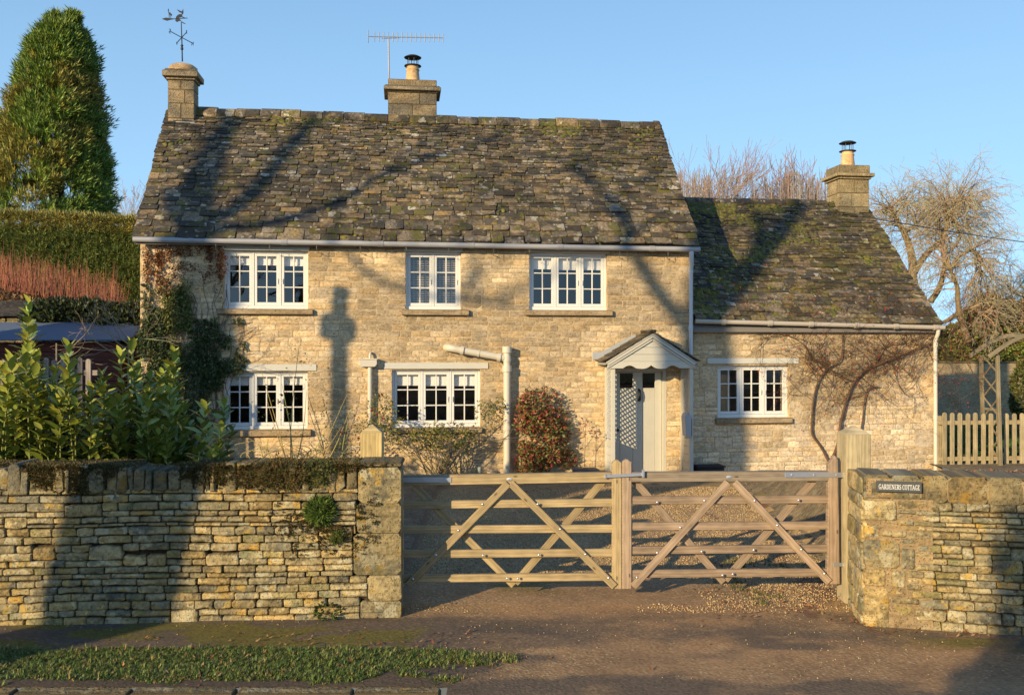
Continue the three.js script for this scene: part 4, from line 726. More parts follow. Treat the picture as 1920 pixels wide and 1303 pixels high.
{ const b = new MB(); b.tint(0.10, 0.13, 0.05); b.box(-400, 400, -1, -0.4, -800, -30); structure(tag(b.build('field', M.soil), 'flat fields far behind the gardens', 'field')); }
{ const b = new MB(); b.tint(0.12, 0.16, 0.06); b.box(-60, 60, -0.6, 0.02, 30, 60); structure(tag(b.build('far_verge', M.soil), 'grass beyond the far side of the road', 'verge')); }
{ // kerb of separate stones
  R = rngOf(71); const k = new THREE.Group(); k.name = 'kerb'; structure(tag(k, 'worn stone kerb between road and verge', 'kerb')); let x = -9;
  while (x < -0.6) { const w = Math.min(rr(0.6, 0.95), Math.max(0.25, -0.5 - x)), b = new MB(); b.tint(...scl([1, 0.92, 0.78], rr(0.6, 0.85))).shift(); const low = x > -0.6 ? 0.055 : 0; if (low) b.tint(0.4, 0.33, 0.25); b.box(x, x + w - 0.012, -0.3, 0.012 - low + rr(-0.008, 0.008), -7.034, -6.885 + rr(-0.008, 0.004), { b: 0.02 }); b.build('kerb_stone', M.dry, k); x += w; }
}
// ================================================================ the road walls
const dryTint = (bias = 1) => () => { const k = rr(0.72, 1.12) * bias, g = R(); return g < 0.3 ? [k * 0.9, k * 0.92, k * 0.94] : g < 0.5 ? [k * 1.12, k, k * 0.78] : [k, k * 0.98, k * 0.92]; };
const dryO = { gap: 0.009, jit: 0.15, proud: 0.032, tilt: 0.06, bevel: 0.010, depth: 0.07, round: 0.22 };
const mossTuft = sprayGeo(6, 0.3, 0.9, 1.2, 15);
function mossTufts(parent, at, spots) { const l = []; for (const [u, s, r] of spots) for (let k = 0; k < 4; k++) { const a = u + rr(-r, r), b = s + rr(-r, r) * 0.8, p = at(a, b, rr(-0.004, 0.006)), c = pick([[0.085, 0.07, 0.016], [0.13, 0.095, 0.022], [0.07, 0.075, 0.016], [0.16, 0.10, 0.04]]); l.push({ m: aim(p, s > 0 ? V3(rr(-0.6, 0.6), 1, rr(-0.6, 0.6)) : V3(rr(-0.6, 0.6), rr(-0.4, 0.8), 1), R() * 6, rr(0.012, 0.03)), c: vary(c, 0.35, 0.15) }); } copies('moss', mossTuft, M.leaf, l, parent); }
R = rngOf(81);
const wallL = thing('stone_road_wall', 'dry stone roadside wall with mossy upright coping, left of the gate', 'wall', [-1.078, 0, -8.85], Math.atan2(0.22, 3.795));
{
  const core = new MB(); core.tint(0.10, 0.085, 0.06); core.box(-9.6, -0.03, -0.3, 1.30, -0.44, -0.055, { b: 0.01 }); core.build('wall_core', M.soil, wallL);
  const seen = (q) => q[1] > -4.3 ? 1 : 0.2;
  const pier = [[-0.40, 0, 0.0, 0.17], [-0.33, 0, 0.17, 0.42], [-0.47, 0, 0.42, 0.83], [-0.44, 0, 0.83, 1.12], [-0.42, 0, 1.12, 1.47]];
  const open = pier.map((q) => ({ u0: q[0], u1: q[1], v0: q[2], v1: q[3] }));
  const list = courses(-9.5, 0, -0.04, 1.28, (v) => v < 0.2 ? rr(0.06, 0.10) : rr(0.035, 0.085), (v, h) => rr(0.10, 0.30) + h * rr(0.2, 1.2), open, 0.045);
  layStones(list, { ...dryO, tint: dryTint(), seen, warp: (x, y) => 0.04 * (vnoise(x * 1.3, y * 1.2, 0, 15) - 0.5) }, M.dry, wallL, 300, ['stone', 'stone_walling']);
  layStones(pier, { ...dryO, gap: 0.004, jit: 0.05, proud: 0.018, tilt: 0.01, bevel: 0.007, round: 0.12, tint: dryTint(0.8) }, M.dry, wallL, 20, ['pier_stone', 'pier_walling']);
  const end = new MB(); end.tint(0.7, 0.66, 0.56).shift(); end.box(-0.1, -0.012, -0.1, 1.47, -0.45, -0.02, { b: 0.02 }); end.build('pier_end', M.dry, wallL);
  const cop = []; let u = -9.5; while (u < -0.43) { const w = Math.min(rr(0.05, 0.15), -0.42 - u); cop.push([u, u + w, 1.25, 1.51 + rr(-0.06, 0.03)]); u += Math.max(w, 0.02); }
  layStones(cop, { ...dryO, gap: 0.008, jit: 0.16, proud: 0.04, tilt: 0.10, bevel: 0.012, depth: 0.42, round: 0.26, tint: () => dryTint(0.62)(), seen }, M.dry, wallL, 60, ['coping_stone', 'coping']);
  const cap = new MB(); cap.tint(0.75, 0.7, 0.6).shift(); cap.tint(0.6, 0.56, 0.48); cap.box(-0.43, 0.005, 1.468, 1.522, -0.46, 0.012, { b: 0.022 }); cap.build('coping_stone', M.dry, wallL);
  const m = new MB(), top = (a, s, n) => V3(a, (s > 0 ? 1.50 + 0.0 : 1.50 + s) + (s > 0 ? n : 0), s > 0 ? -s : 0.02 + n), spots = [];
  for (let k = 0; k < 6500; k++) { const a = rr(-4.6, -0.05), s = R() < 0.5 ? R() * 0.4 : -Math.pow(R(), 1.5) * 0.26, d = fbm(a * 1.3, s * 2, 0, 741, 3) + (s < 0 ? 0.08 + 0.42 * s : 0.14); if (d > 0.53 + R() * 0.08) spots.push([a, s, rr(0.012, 0.035)]); }
  for (let k = 0; k < 520; k++) { const a = -0.75 + (R() + R() - 1) * 0.55, s = -0.5 + (R() + R() - 1) * 0.42; if (fbm(a * 4, s * 5, 0, 745, 3) > 0.5) spots.push([a, Math.min(-0.02, s), rr(0.01, 0.03)]); }
  mossTufts(wallL, top, spots);
}
R = rngOf(91);
const wallR = thing('stone_road_wall', 'weathered stone roadside wall with squared corner blocks, right of the gate', 'wall', [3.34, 0, -8.60], -Math.atan2(0.42, 2.1));
{
  const core = new MB(); core.tint(0.2, 0.17, 0.12); core.box(0.03, 5, -0.3, 1.24, -0.46, -0.022, { b: 0.01 }); core.build('wall_core', M.soil, wallR); const mo = new MB(); mo.tint(0.62, 0.58, 0.5).shift(); mo.box(0.02, 0.62, -0.1, 1.22, -0.2, 0.010, { b: 0.006 }); mo.box(0.02, 4.5, 1.222, 1.41, -0.44, 0.004, { b: 0.006 }); mo.build('mortar_bed', M.mortar, wallR);
  const q0 = [[0, 0.24, -0.05, 0.38], [0.24, 0.46, -0.05, 0.22], [0, 0.2, 0.38, 0.55], [0, 0.33, 0.55, 0.83], [0, 0.16, 0.83, 1.0], [0, 0.3, 1.0, 1.2], [0.24, 0.38, 0.38, 0.55], [0.33, 0.46, 0.55, 0.76]];
  const open = q0.map((q) => ({ u0: q[0], u1: q[1], v0: q[2], v1: q[3] }));
  const list = courses(0, 4.6, -0.05, 1.2, (v) => v < 0.3 ? rr(0.07, 0.12) : rr(0.04, 0.09), (v, h) => rr(0.09, 0.26) + h * rr(0.1, 0.9), open, 0.06);
  layStones(list, { ...dryO, gap: 0.007, proud: 0.024, tint: dryTint(), seen: (q) => q[0] < 1.5 ? 1 : 0.2, warp: (x, y) => 0.03 * (vnoise(x * 1.3, y * 1.2, 0, 16) - 0.5) }, M.dry, wallR, 300, ['stone', 'stone_walling']);
  layStones(q0, { ...dryO, gap: 0.006, jit: 0.05, proud: 0.03, tilt: 0.012, bevel: 0.02, round: 0.15, tint: dryTint(1.08) }, M.dry, wallR, 20, ['corner_block', 'corner_walling']);
  let u = 0; const cop = []; while (u < 4.6) { const w = rr(0.14, 0.4); cop.push([u, u + w, 1.18, 1.435 + rr(-0.012, 0.012)]); u += w; }
  layStones(cop, { ...dryO, gap: 0.0015, jit: 0.05, proud: 0.010, tilt: 0.012, bevel: 0.01, depth: 0.46, round: 0.14, tint: dryTint(0.66), seen: (q) => q[0] < 1.5 ? 1 : 0.1 }, M.dry, wallR, 60, ['coping_stone', 'coping']);
  const ret = sub('return_face', wallR); ret.rotation.y = -1.53; ret.position.set(0.0, 0, -0.02);
  const bk = new MB(); bk.tint(0.42, 0.37, 0.28).shift(); bk.box(-0.64, -0.03, -0.1, 1.36, -0.2, -0.01, { b: 0.02 }); bk.build('mortar_bed', M.mortar, ret);
  const rl = courses(-0.66, -0.01, -0.05, 1.4, () => rr(0.12, 0.3), () => rr(0.16, 0.4), [], 0);
  layStones(rl, { ...dryO, gap: 0.008, jit: 0.06, proud: 0.02, tilt: 0.02, tint: dryTint(1.1) }, M.dry, ret, 60, ['stone', 'stone_walling']);
  const m = new MB(), spots = []; for (let k = 0; k < 900; k++) { const a = rr(0, 3), s = rr(0, 0.4); if (fbm(a * 2, s * 2, 0, 747, 3) > 0.5) spots.push([a, s, rr(0.012, 0.03)]); } mossTufts(wallR, (a, s, n) => V3(a, 1.40 + n, -s), spots);
}
{ // the name plate
  const s = thing('name_plate', 'dark slate plate with white letters reading GARDENERS COTTAGE on the right wall', 'sign', wallR.position.toArray(), wallR.rotation.y);
  const W = 0.40, H = 0.098, x0 = 0.105, y0 = 1.285, b = new MB(); b.tint(0.075, 0.078, 0.08); b.box(x0, x0 + W, y0, y0 + H, 0.03, 0.056, { b: 0.003 }); b.build('plate', M.plain, s);
  const c = document.createElement('canvas'); c.width = 1024; c.height = 252; const g = c.getContext('2d'); g.fillStyle = '#4c4d4c'; g.fillRect(0, 0, 1024, 252); g.fillStyle = '#f2efe6'; g.font = '178px serif'; g.textAlign = 'center'; g.textBaseline = 'middle'; const tw = g.measureText('GARDENERS COTTAGE').width; g.save(); g.translate(512, 130); g.scale(950 / tw, 1); g.fillText('GARDENERS COTTAGE', 0, 0); g.restore();
  const t = new THREE.CanvasTexture(c); t.colorSpace = THREE.SRGBColorSpace; const f = new MB(); f.flatQuad(V3(x0 + 0.004, y0 + 0.004, 0.0575), V3(x0 + W - 0.004, y0 + 0.004, 0.0575), V3(x0 + W - 0.004, y0 + H - 0.004, 0.0575), V3(x0 + 0.004, y0 + H - 0.004, 0.0575), [[0, 0], [1, 0], [1, 1], [0, 1]]); f.build('lettering', std({ map: t, roughness: 0.6 }), s);
}
// ================================================================ gates and posts
const GATE_Z = -9.42, gp = (px, py) => [(px - 960) / 180.5, 2.64 - (py - 651.5) / 180.5];
function gate(name, label, L) {
  const G = thing(name, label, 'gate', [0, 0, GATE_Z], 0, 'pair of five-bar gates'), col = () => scl(L.col, rr(0.8, 1.12)), put1 = (n, p, q, w, t, z, c) => { const b = new MB(); b.tint(...(c ?? col())).shift(); const a = gp(...p), e = gp(...q); b.beam(V3(a[0], a[1], z), V3(e[0], e[1], z), w, t, { b: 0.006 }); return b.build(n, M.wood, G); };
  put1('top_rail', L.top[0], L.top[1], 0.105, 0.065, 0, L.topCol);
  for (const y of L.rails) put1('rail', [L.x0, y[0]], [L.x1, y[1]], 0.083, 0.034, 0);
  for (const q of L.front) put1('brace', q[0], q[1], 0.078, 0.024, 0.047);
  for (const q of L.back) put1('brace', q[0], q[1], 0.078, 0.024, -0.047);
  for (const [x, y0, y1, w, hd] of L.stiles) { const b = new MB(); b.tint(...col().map((q) => q * 1.04)).shift(); const A = gp(x, y1), B = gp(x, y0), hw = w / 2; const m = new THREE.Matrix4().makeRotationZ(-Math.PI / 2), pts = hd ? [[A[0] - hw, A[1]], [A[0] + hw, A[1]], [A[0] + hw, B[1] - 0.03], [A[0] + 0.012, B[1]], [A[0] - 0.012, B[1]], [A[0] - hw, B[1] - 0.03]] : [[A[0] - hw, A[1]], [A[0] + hw, A[1]], [A[0] + hw - 0.02, B[1]], [A[0] + hw - 0.05, B[1] + 0.045], [A[0] - hw + 0.01, B[1] - 0.05]]; const g0 = b.t.length; b.prism(pts, -0.04, 0.036, { b: 0.006 }); for (let k = g0; k < b.t.length; k += 2) { const t = b.t[k]; b.t[k] = b.t[k + 1] + 0.3; b.t[k + 1] = t; } b.build('stile', M.wood, G); }
  for (const [x, y] of L.bolts) { const a = gp(x, y), b = new MB(); b.tint(0.75); b.lathe(0, 0, [[0.001, -0.004], [0.014, -0.002], [0.013, 0.004], [0.006, 0.009], [0.001, 0.01]].map(([r, h]) => [r, h]), 10); const g = b.geometry(); g.rotateX(Math.PI / 2); g.translate(a[0], a[1], 0.061); put('bolt', g, M.zinc, G); }
  const bd = gp(...L.badge), pl = new MB(); pl.tint(0.8); pl.lathe(0, 0, [[0.03, 0], [0.03, 0.003], [0.001, 0.004]], 18); const pg = pl.geometry(); pg.scale(1, 1, 0.55); pg.rotateX(Math.PI / 2); pg.translate(bd[0], bd[1], 0.034); put('badge', pg, M.zinc, G);
  return G;
}
R = rngOf(101);
const gL = gate('field_gate', 'left leaf of the five-bar wooden gate, pale yellowish timber', { col: [0.58, 0.45, 0.25], x0: 742, x1: 1160, top: [[742, 901], [1150, 894]], rails: [[947, 942], [993, 991], [1039, 1036], [1085, 1081]], front: [[[953, 905], [765, 1096]], [[958, 905], [1152, 1098]]], back: [[[775, 912], [964, 1100]], [[1132, 903], [966, 1096]]], stiles: [[1156.5, 862, 1103, 0.1, 1], [748, 880, 1100, 0.09, 1]], bolts: [[905, 943.5], [860, 992.5], [818, 1038], [775, 1083], [1008, 943.5], [1050, 990], [1097, 1037], [1140, 1081], [906, 1039], [951, 1082], [971, 1082], [1010, 1038]], badge: [955, 898] });
const gR = gate('field_gate', 'right leaf of the five-bar wooden gate, greyer brown timber', { topCol: [0.33, 0.275, 0.215], col: [0.44, 0.33, 0.24], x0: 1172, x1: 1562, top: [[1178, 894], [1560, 892]], rails: [[938, 936], [987, 985], [1032, 1028], [1076, 1073]], front: [[[1364, 903], [1186, 1098]], [[1376, 903], [1553, 1090]]], back: [[[1190, 902], [1360, 1094]], [[1530, 902], [1362, 1090]]], stiles: [[1175, 861, 1103, 0.1, 1], [1562, 862, 1094, 0.13, 0]], bolts: [[1319, 937], [1274, 987], [1231, 1034], [1193, 1080], [1413, 937], [1455, 983], [1500, 1028], [1543, 1073], [1314, 1032], [1353, 1076], [1372, 1074], [1411, 1029], [1231, 940], [1495, 936]], badge: [1366, 894] });
{
  const strap = (G, x0, x1, y, z) => { const b = new MB(), a = gp(x0, y), e = gp(x1, y); b.tint(0.62, 0.65, 0.7); b.box(a[0], e[0], a[1] - 0.027, a[1] + 0.027, z, z + 0.007, { b: 0.003 }); for (let k = 0; k < 3; k++) { const x = lerp(a[0], e[0], 0.12 + k * 0.38); b.box(x - 0.011, x + 0.011, a[1] - 0.011, a[1] + 0.011, z + 0.007, z + 0.016, { b: 0.005 }); } b.build('hinge_strap', M.zinc, G); };
  strap(gL, 744, 847, 899, 0.034); strap(gR, 1470, 1580, 889.5, 0.038);
  const b = new MB(), a = gp(1134, 892), e = gp(1206, 888); b.tint(0.68, 0.7, 0.74); b.beam(V3(a[0], a[1], 0.06), V3(e[0], e[1], 0.06), 0.032, 0.012, { b: 0.003 }); b.box(e[0] - 0.02, e[0] + 0.006, e[1] - 0.03, e[1] + 0.05, 0.036, 0.075, { b: 0.003 }); b.box(a[0] - 0.01, a[0] + 0.014, a[1] - 0.02, a[1] + 0.02, 0.036, 0.075, { b: 0.005 }); b.build('latch', M.zinc, gR);
  const lh = new MB(), q = gp(1568, 1057); lh.tint(0.62, 0.65, 0.7); lh.box(q[0] - 0.04, q[0] + 0.09, q[1] - 0.02, q[1] + 0.02, 0.037, 0.046, { b: 0.003 }); lh.build('hinge_strap', M.zinc, gR);
}
function gatePost(label, x, z, w, sh, ap, turn, col) { const P = thing('gate_post', label, 'gate post', [x, 0, z], turn), b = new MB(), h = w / 2; b.tint(...col).shift(); b.box(-h, h, -0.1, sh, -h, h, { b: 0.008, grain: 1 }); b.build('post', M.wood, P); const t = new MB(); t.tint(...col.map((q) => q * 1.05)).shift(); const A = V3(0, ap, 0), c = [[-h, -h], [h, -h], [h, h], [-h, h]].map(([x, z]) => V3(x, sh - 0.004, z)); for (let k = 0; k < 4; k++) t.flatTri(c[(k + 1) % 4], c[k], A); t.build('pointed_top', M.wood, P); return P; }
gatePost('square timber gate post with pointed top, right of the gate beside the wall', 3.565, -9.45, 0.262, 1.75, 1.835, 0.0, [0.60, 0.51, 0.32]);
gatePost('square yellowish post with pointed top behind the left wall end', -1.475, -9.56, 0.225, 1.755, 1.83, 0.05, [0.72, 0.56, 0.26]);
// ================================================================ picket fences
function picket(label, p0, dir, n, step, w, h, base, col, round, seed) {
  R = rngOf(seed); const P = thing('picket_fence', label, 'picket fence', p0, Math.atan2(-dir[1], dir[0])), L = n * step;
  for (let k = 0; k < n; k++) { const b = new MB(), hh = h * rr(0.985, 1.015), x = k * step + rr(-0.006, 0.006), c = scl(col, rr(0.85, 1.1)); b.tint(...c).shift(); const pts = [[x - w / 2, 0.03], [x + w / 2, 0.03], [x + w / 2, hh - w * 0.45]]; for (let a = 1; a < 6; a++) pts.push([x + Math.cos(a * Math.PI / 6) * w / 2, hh - w * 0.45 + Math.sin(a * Math.PI / 6) * w * 0.5]); pts.push([x - w / 2, hh - w * 0.45]); const g0 = b.t.length; b.prism(pts, 0, 0.02, { b: 0.003 }); for (let q = g0; q < b.t.length; q += 2) { const t = b.t[q]; b.t[q] = b.t[q + 1]; b.t[q + 1] = t; } b.build('pale', M.wood, P); }
  for (const y of [h * 0.14, h * 0.82]) { const b = new MB(); b.tint(...col).shift(); b.box(-0.1, L, y - 0.04, y + 0.04, -0.045, -0.002, { b: 0.005, grain: 0 }); b.build('rail', M.wood, P); }
  for (let x = -0.05; x <= L; x += 1.9) { const b = new MB(); b.tint(...col.map((q) => q * 0.9)).shift(); b.box(x - 0.05, x + 0.05, -0.2, h * 0.95, -0.15, -0.048, { b: 0.006, grain: 1 }); b.build('post', M.wood, P); }
  return P;
}
picket('timber picket fence with round-topped pales at the right end of the wing', [8.28, 0.36, -17.35], [0.995, -0.1], 16, 0.158, 0.088, 1.02, 0, [0.52, 0.43, 0.26], true, 111);
picket('grey picket fence half hidden behind the laurel on the left', [-9.3, 1.3, -13.6], [1, 0], 24, 0.128, 0.08, 1.17, 0, [0.36, 0.31, 0.28], true, 112);
{ // trellis arch
  const A = thing('garden_arch', 'rustic timber trellis arch with a curved top beside the right picket fence', 'garden arch', [9.28, 0.34, -17.2]), col = [0.32, 0.27, 0.18]; R = rngOf(113);
  const bar = (n, p, q, w, t, up) => { const b = new MB(); b.tint(...scl(col, rr(0.85, 1.1))).shift(); b.beam(V3(...p), V3(...q), w, t, { b: 0.005, up }); b.build(n, M.wood, A); };
  for (const x of [0, 1.3]) for (const z of [0, -0.6]) bar('post', [x, 0, z], [x - 0.06, 2.15, z], 0.062, 0.062);
  for (const x of [0, 1.3]) { for (let k = 0; k < 5; k++) { bar('lattice_bar', [x, 0.15 + k * 0.4, 0.0], [x - 0.03, 0.55 + k * 0.4, -0.6], 0.035, 0.02, V3(1, 0, 0)); bar('lattice_bar', [x, 0.15 + k * 0.4, -0.6], [x - 0.03, 0.55 + k * 0.4, 0.0], 0.035, 0.02, V3(1, 0, 0)); } for (const y of [0.25, 1.1]) bar('lattice_bar', [x, y, 0], [x, y, -0.6], 0.05, 0.03, V3(1, 0, 0)); }
  for (const z of [0.06, -0.66]) { let prev = null; for (let k = 0; k <= 8; k++) { const t = k / 8, p = [lerp(-0.26, 1.5, t), 2.12 + 0.42 * Math.sin(Math.PI * t), z]; if (prev) bar('arch_beam', prev, p, 0.075, 0.045); prev = p; } }
}
{ // garden wall at the back on the right
  const W = thing('rendered_garden_wall', 'plain tan rendered wall across the garden behind the right picket fence', 'wall', [0, 0, -31.5]), b = new MB(); b.tint(0.72, 0.66, 0.56).shift(); b.box(9, 40, -0.2, 2.1, -0.3, 0, { b: 0.01 }); b.build('wall_face', std({ map: tiled(limeC, 2.6), bumpMap: tiled(limeB, 0.9), bumpScale: 0.02, roughness: 1 }), W); const c = new MB(); c.tint(0.5, 0.46, 0.4).shift(); c.box(9, 40, 2.1, 2.16, -0.34, 0.04, { b: 0.015 }); c.build('coping', M.dry, W);
}
{ // small things by the house
  const T = thing('plant_trough', 'dark rectangular plant trough on the ground left of the porch', 'trough', HOME.toArray(), YAW), b = new MB(); b.tint(0.11, 0.10, 0.09); b.box(7.52, 7.95, 0.2, 0.44, 0.2, 0.5, { b: 0.012 }); b.build('body', M.plain, T); const r = new MB(); r.tint(0.14, 0.13, 0.12); r.box(7.5, 7.97, 0.44, 0.47, 0.18, 0.52, { b: 0.01 }); r.build('rim', M.plain, T); const s = new MB(); s.tint(0.3).shift(); s.box(7.53, 7.94, 0.471, 0.478, 0.21, 0.49); s.build('soil', M.soil, T);
  const K = thing('plant_trough', 'low black plant trough against the wing wall right of the porch', 'trough', HOME.toArray(), YAW), k = new MB(); k.tint(0.02); k.box(9.8, 10.3, 0.25, 0.46, 0.1, 0.4, { b: 0.015 }); k.build('body', M.plain, K); const k2 = new MB(); k2.tint(0.025); k2.box(9.78, 10.32, 0.46, 0.49, 0.08, 0.42, { b: 0.01 }); k2.build('rim', M.plain, K);
  const S = thing('standpipe', 'short grey-green water pipe standing by the wall left of the big soil pipe', 'pipe', HOME.toArray(), YAW), p = new MB(), a = F(899, 880, 0.35); p.tint(0.28, 0.32, 0.28); p.tube([V3(a.x, 0.15, 0.35), V3(a.x, 0.52, 0.35)], 0.03, 10, { cap: true }); p.build('pipe', M.plastic, S); const t = new MB(); t.tint(0.3, 0.34, 0.3); t.tube([V3(a.x, 0.5, 0.35), V3(a.x, 0.54, 0.35)], 0.036, 10, { cap: true }); t.build('cap', M.plastic, S);
}
{ // shed behind the laurel
  R = rngOf(121); const S = thing('garden_shed', 'dark red boarded shed with a blue-grey sheet roof, left of the cottage', 'shed', [0, 1.2, -16]);
  for (let k = 0; k < 9; k++) { const b = new MB(); b.tint(0.16 * rr(0.8, 1.1), 0.032, 0.02).shift(); b.box(-10.6, -6.92, k * 0.17, k * 0.17 + 0.166, -0.02, 0 + (k % 2) * 0.002, { b: 0.006, grain: 0 }); b.build('board', M.wood, S); }
  const w = new MB(); w.tint(0.1, 0.03, 0.02); w.box(-10.6, -6.92, 0, 1.5, -1.4, -0.021); w.build('body', M.plain, S);
  const r = new MB(); r.tint(0.10, 0.135, 0.19).shift(); r.prism([[-0.22, 1.56], [1.3, 1.9], [1.3, 1.92], [-0.22, 1.58]].map(([z, y]) => [z, y]), -10.8, -6.72, { m: new THREE.Matrix4().makeRotationY(Math.PI / 2) }); r.build('roof', M.plain, S);
  const wl = thing('old_stone_shed', 'low grey stone outbuilding behind the laurel at the left edge', 'outbuilding', [-13.2, 1.4, -18.6]), o = new MB(); o.tint(0.2, 0.19, 0.17); o.box(0, 3.4, 0, 1.9, -2, -0.03); o.build('wall', M.soil, wl); layStones(courses(0, 3.4, 0, 1.9, () => rr(0.08, 0.14), () => rr(0.15, 0.35), [], 0), { ...dryO, tint: dryTint(0.7) }, M.dry, wl, 40, ['stone', 'stone_walling']); const rf = new MB(); rf.tint(0.25, 0.24, 0.22).shift(); rf.prism([[-0.15, 1.88], [1, 2.25], [2.2, 1.88]], -0.1, 3.5, { m: new THREE.Matrix4().makeRotationY(Math.PI / 2) }); rf.build('roof', M.slate, wl);
}
// ================================================================ plants
const H = (u, v, w) => V3(u, v, w).applyMatrix4(toWorld);
const up = V3(0, 1, 0);
// a branching shoot; tips collects the ends of twigs
function grow(b, p, d, len, r, depth, o, tips) {
  const n = o.seg ?? 4, pts = [p.clone()], rad = [r], dir = d.clone().normalize(), q = p.clone();
  for (let k = 1; k <= n; k++) { dir.add(V3(rr(-1, 1), rr(-1, 1), rr(-1, 1)).multiplyScalar(o.wander)).addScaledVector(up, o.lift ?? 0); if (o.flat) dir.z *= 0.6; dir.normalize(); q.addScaledVector(dir, len / n); pts.push(q.clone()); rad.push(Math.max(r * lerp(1, o.taper ?? 0.6, k / n), o.rmin ?? 0.002)); }
  b.tint(...(o.cols ? o.cols[Math.min(o.cols.length - 1, depth)] : [1, 1, 1]).map((c) => c * rr(0.85, 1.15)));
  b.tube(pts, rad, r > (o.thick ?? 0.03) ? 6 : 3);
  if (depth >= o.depth) { tips?.push([q.clone(), dir.clone()]); return; }
  const kids = o.kids[Math.min(depth, o.kids.length - 1)];
  for (let k = 0; k < kids; k++) {
    const at = k === 0 ? n : Math.max(1, Math.round(n * rr(o.from ?? 0.35, 1))), s = V3(rr(-1, 1), rr(-1, 1), rr(-1, 1)); if (o.flat) s.z *= 0.35;
    const nd = dir.clone().multiplyScalar(k === 0 ? 1.3 : 0.8).addScaledVector(s.normalize(), (o.spread ?? 0.8) * (k === 0 ? 0.35 : 1)).addScaledVector(up, o.rise ?? 0);
    grow(b, pts[at], nd, len * rr(o.l0 ?? 0.5, o.l1 ?? 0.85), rad[at] * (k === 0 ? 0.9 : rr(0.5, 0.75)), depth + 1, o, tips);
  }
}
const leafMid = leafGeo(0.5, 0.06, 0.15), leafLong = leafGeo(0.47, 0.06, 0.2, 5), sprayFine = sprayGeo(6, 0.16, 1, 1.1, 5), sprayWide = sprayGeo(7, 0.3, 0.8, 1.3, 6), tuft = (() => { R = rngOf(9); const b = new MB(); for (let k = 0; k < 9; k++) { const a = R() * 6.283, l = rr(0.5, 1), t = rr(0.1, 0.75), d = V3(Math.cos(a) * t, 1, Math.sin(a) * t).normalize(), p0 = V3(rr(-0.16, 0.16), 0, rr(-0.16, 0.16)), p1 = p0.clone().addScaledVector(d, l * 0.6), p2 = p1.clone().addScaledVector(d, l * 0.4).add(V3(Math.cos(a) * 0.14, -0.08, Math.sin(a) * 0.14)), s = V3(-Math.sin(a), 0, Math.cos(a)).multiplyScalar(0.03); b.tint(rr(0.7, 1.25)); b.flatQuad(p0.clone().sub(s), p0.clone().add(s), p1.clone().add(s), p1.clone().sub(s)); b.flatTri(p1.clone().sub(s), p1.clone().add(s), p2); } return b.geometry(); })();
// ---- laurel
{
  R = rngOf(131); const L = thing('laurel_bush', 'big glossy green laurel bush behind the left road wall', 'bush'), st = new MB(), leaves = [];
  const top = (px) => { const T = [[-40, 700], [20, 660], [55, 572], [75, 690], [125, 652], [150, 720], [190, 700], [245, 648], [275, 700], [325, 665], [350, 720], [390, 745], [430, 770], [445, 820]]; let k = 0; while (k < T.length - 2 && px > T[k + 1][0]) k++; return lerp(T[k][1], T[k + 1][1], clamp((px - T[k][0]) / (T[k + 1][0] - T[k][0]))); };
  const heads = [[55, 572, 10.1], [128, 652, 10.0], [245, 648, 10.2], [325, 668, 10.6], [20, 672, 10.2], [190, 705, 9.9], [280, 712, 10.3], [420, 760, 10.6], [100, 700, 9.8], [225, 668, 10.0]]; for (let k = 0; k < 190; k++) { const px = rr(-60, 435); heads.push([px, top(px) + 14 + Math.pow(R(), 0.8) * 150, rr(9.55, 11.3)]); }
  for (const [px, py, d] of heads) {
    const tip = atDepth(px, py, d), foot = V3(tip.x + rr(-0.35, 0.35), gh(tip.x, tip.z) , tip.z - rr(0, 0.3)), mid = foot.clone().lerp(tip, 0.55).add(V3(rr(-0.1, 0.1), 0, rr(-0.1, 0.1))), crv = new THREE.QuadraticBezierCurve3(foot, mid, tip), len = foot.distanceTo(tip);
    st.tint(0.22, 0.22, 0.06); st.tube(crv.getPoints(6), [0.012, 0.011, 0.010, 0.009, 0.008, 0.006, 0.003], 5);
    const n = Math.round(len * 0.9 / 0.04); for (let k = 0; k < n; k++) { const t = 1 - Math.pow(k / n, 1.1) * 0.78, p = crv.getPoint(t), young = t > 0.72 ? 1 : 0, a = k * 2.4 + rr(-0.4, 0.4), o = rr(0.6, 1.5) * (t > 0.96 ? 0.35 : 1), dir = V3(Math.sin(a) * o, 0.8, Math.cos(a) * o); const c = vary(young ? [0.32, 0.35, 0.06] : [0.14, 0.19, 0.035], 0.25, 0.15); leaves.push({ m: aimN(p, dir, V3(-Math.sin(a) + rr(-0.5, 0.5), o + rr(-0.4, 0.4), -Math.cos(a) + rr(-0.5, 0.5)), rr(0.14, 0.21) * (t > 0.97 ? 0.75 : 1)), c, s: (young ? 2 : 1) * (d < 10.5 ? 1.5 : 1) * rr(0.8, 1.2), p }); }
  }
  // turn every blade so that its upper side looks outwards and up
  leaves.sort((a, b) => b.s - a.s); st.build('stems', M.plain, L);
  const mats = [[0.32, 0.35, 0.06], [0.36, 0.38, 0.09], [0.25, 0.30, 0.055], [0.18, 0.235, 0.04]].map((c) => new THREE.MeshPhysicalMaterial({ color: new THREE.Color().setRGB(...c), roughness: 0.34, side: THREE.DoubleSide }));
  leaves.slice(0, 300).forEach((q) => { const m = put('leaf', leafLong, mats[Math.floor(R() * 4)], L); q.m.decompose(m.position, m.quaternion, m.scale); });
  copies('foliage', leafLong, M.gloss, leaves.slice(300), L);
}
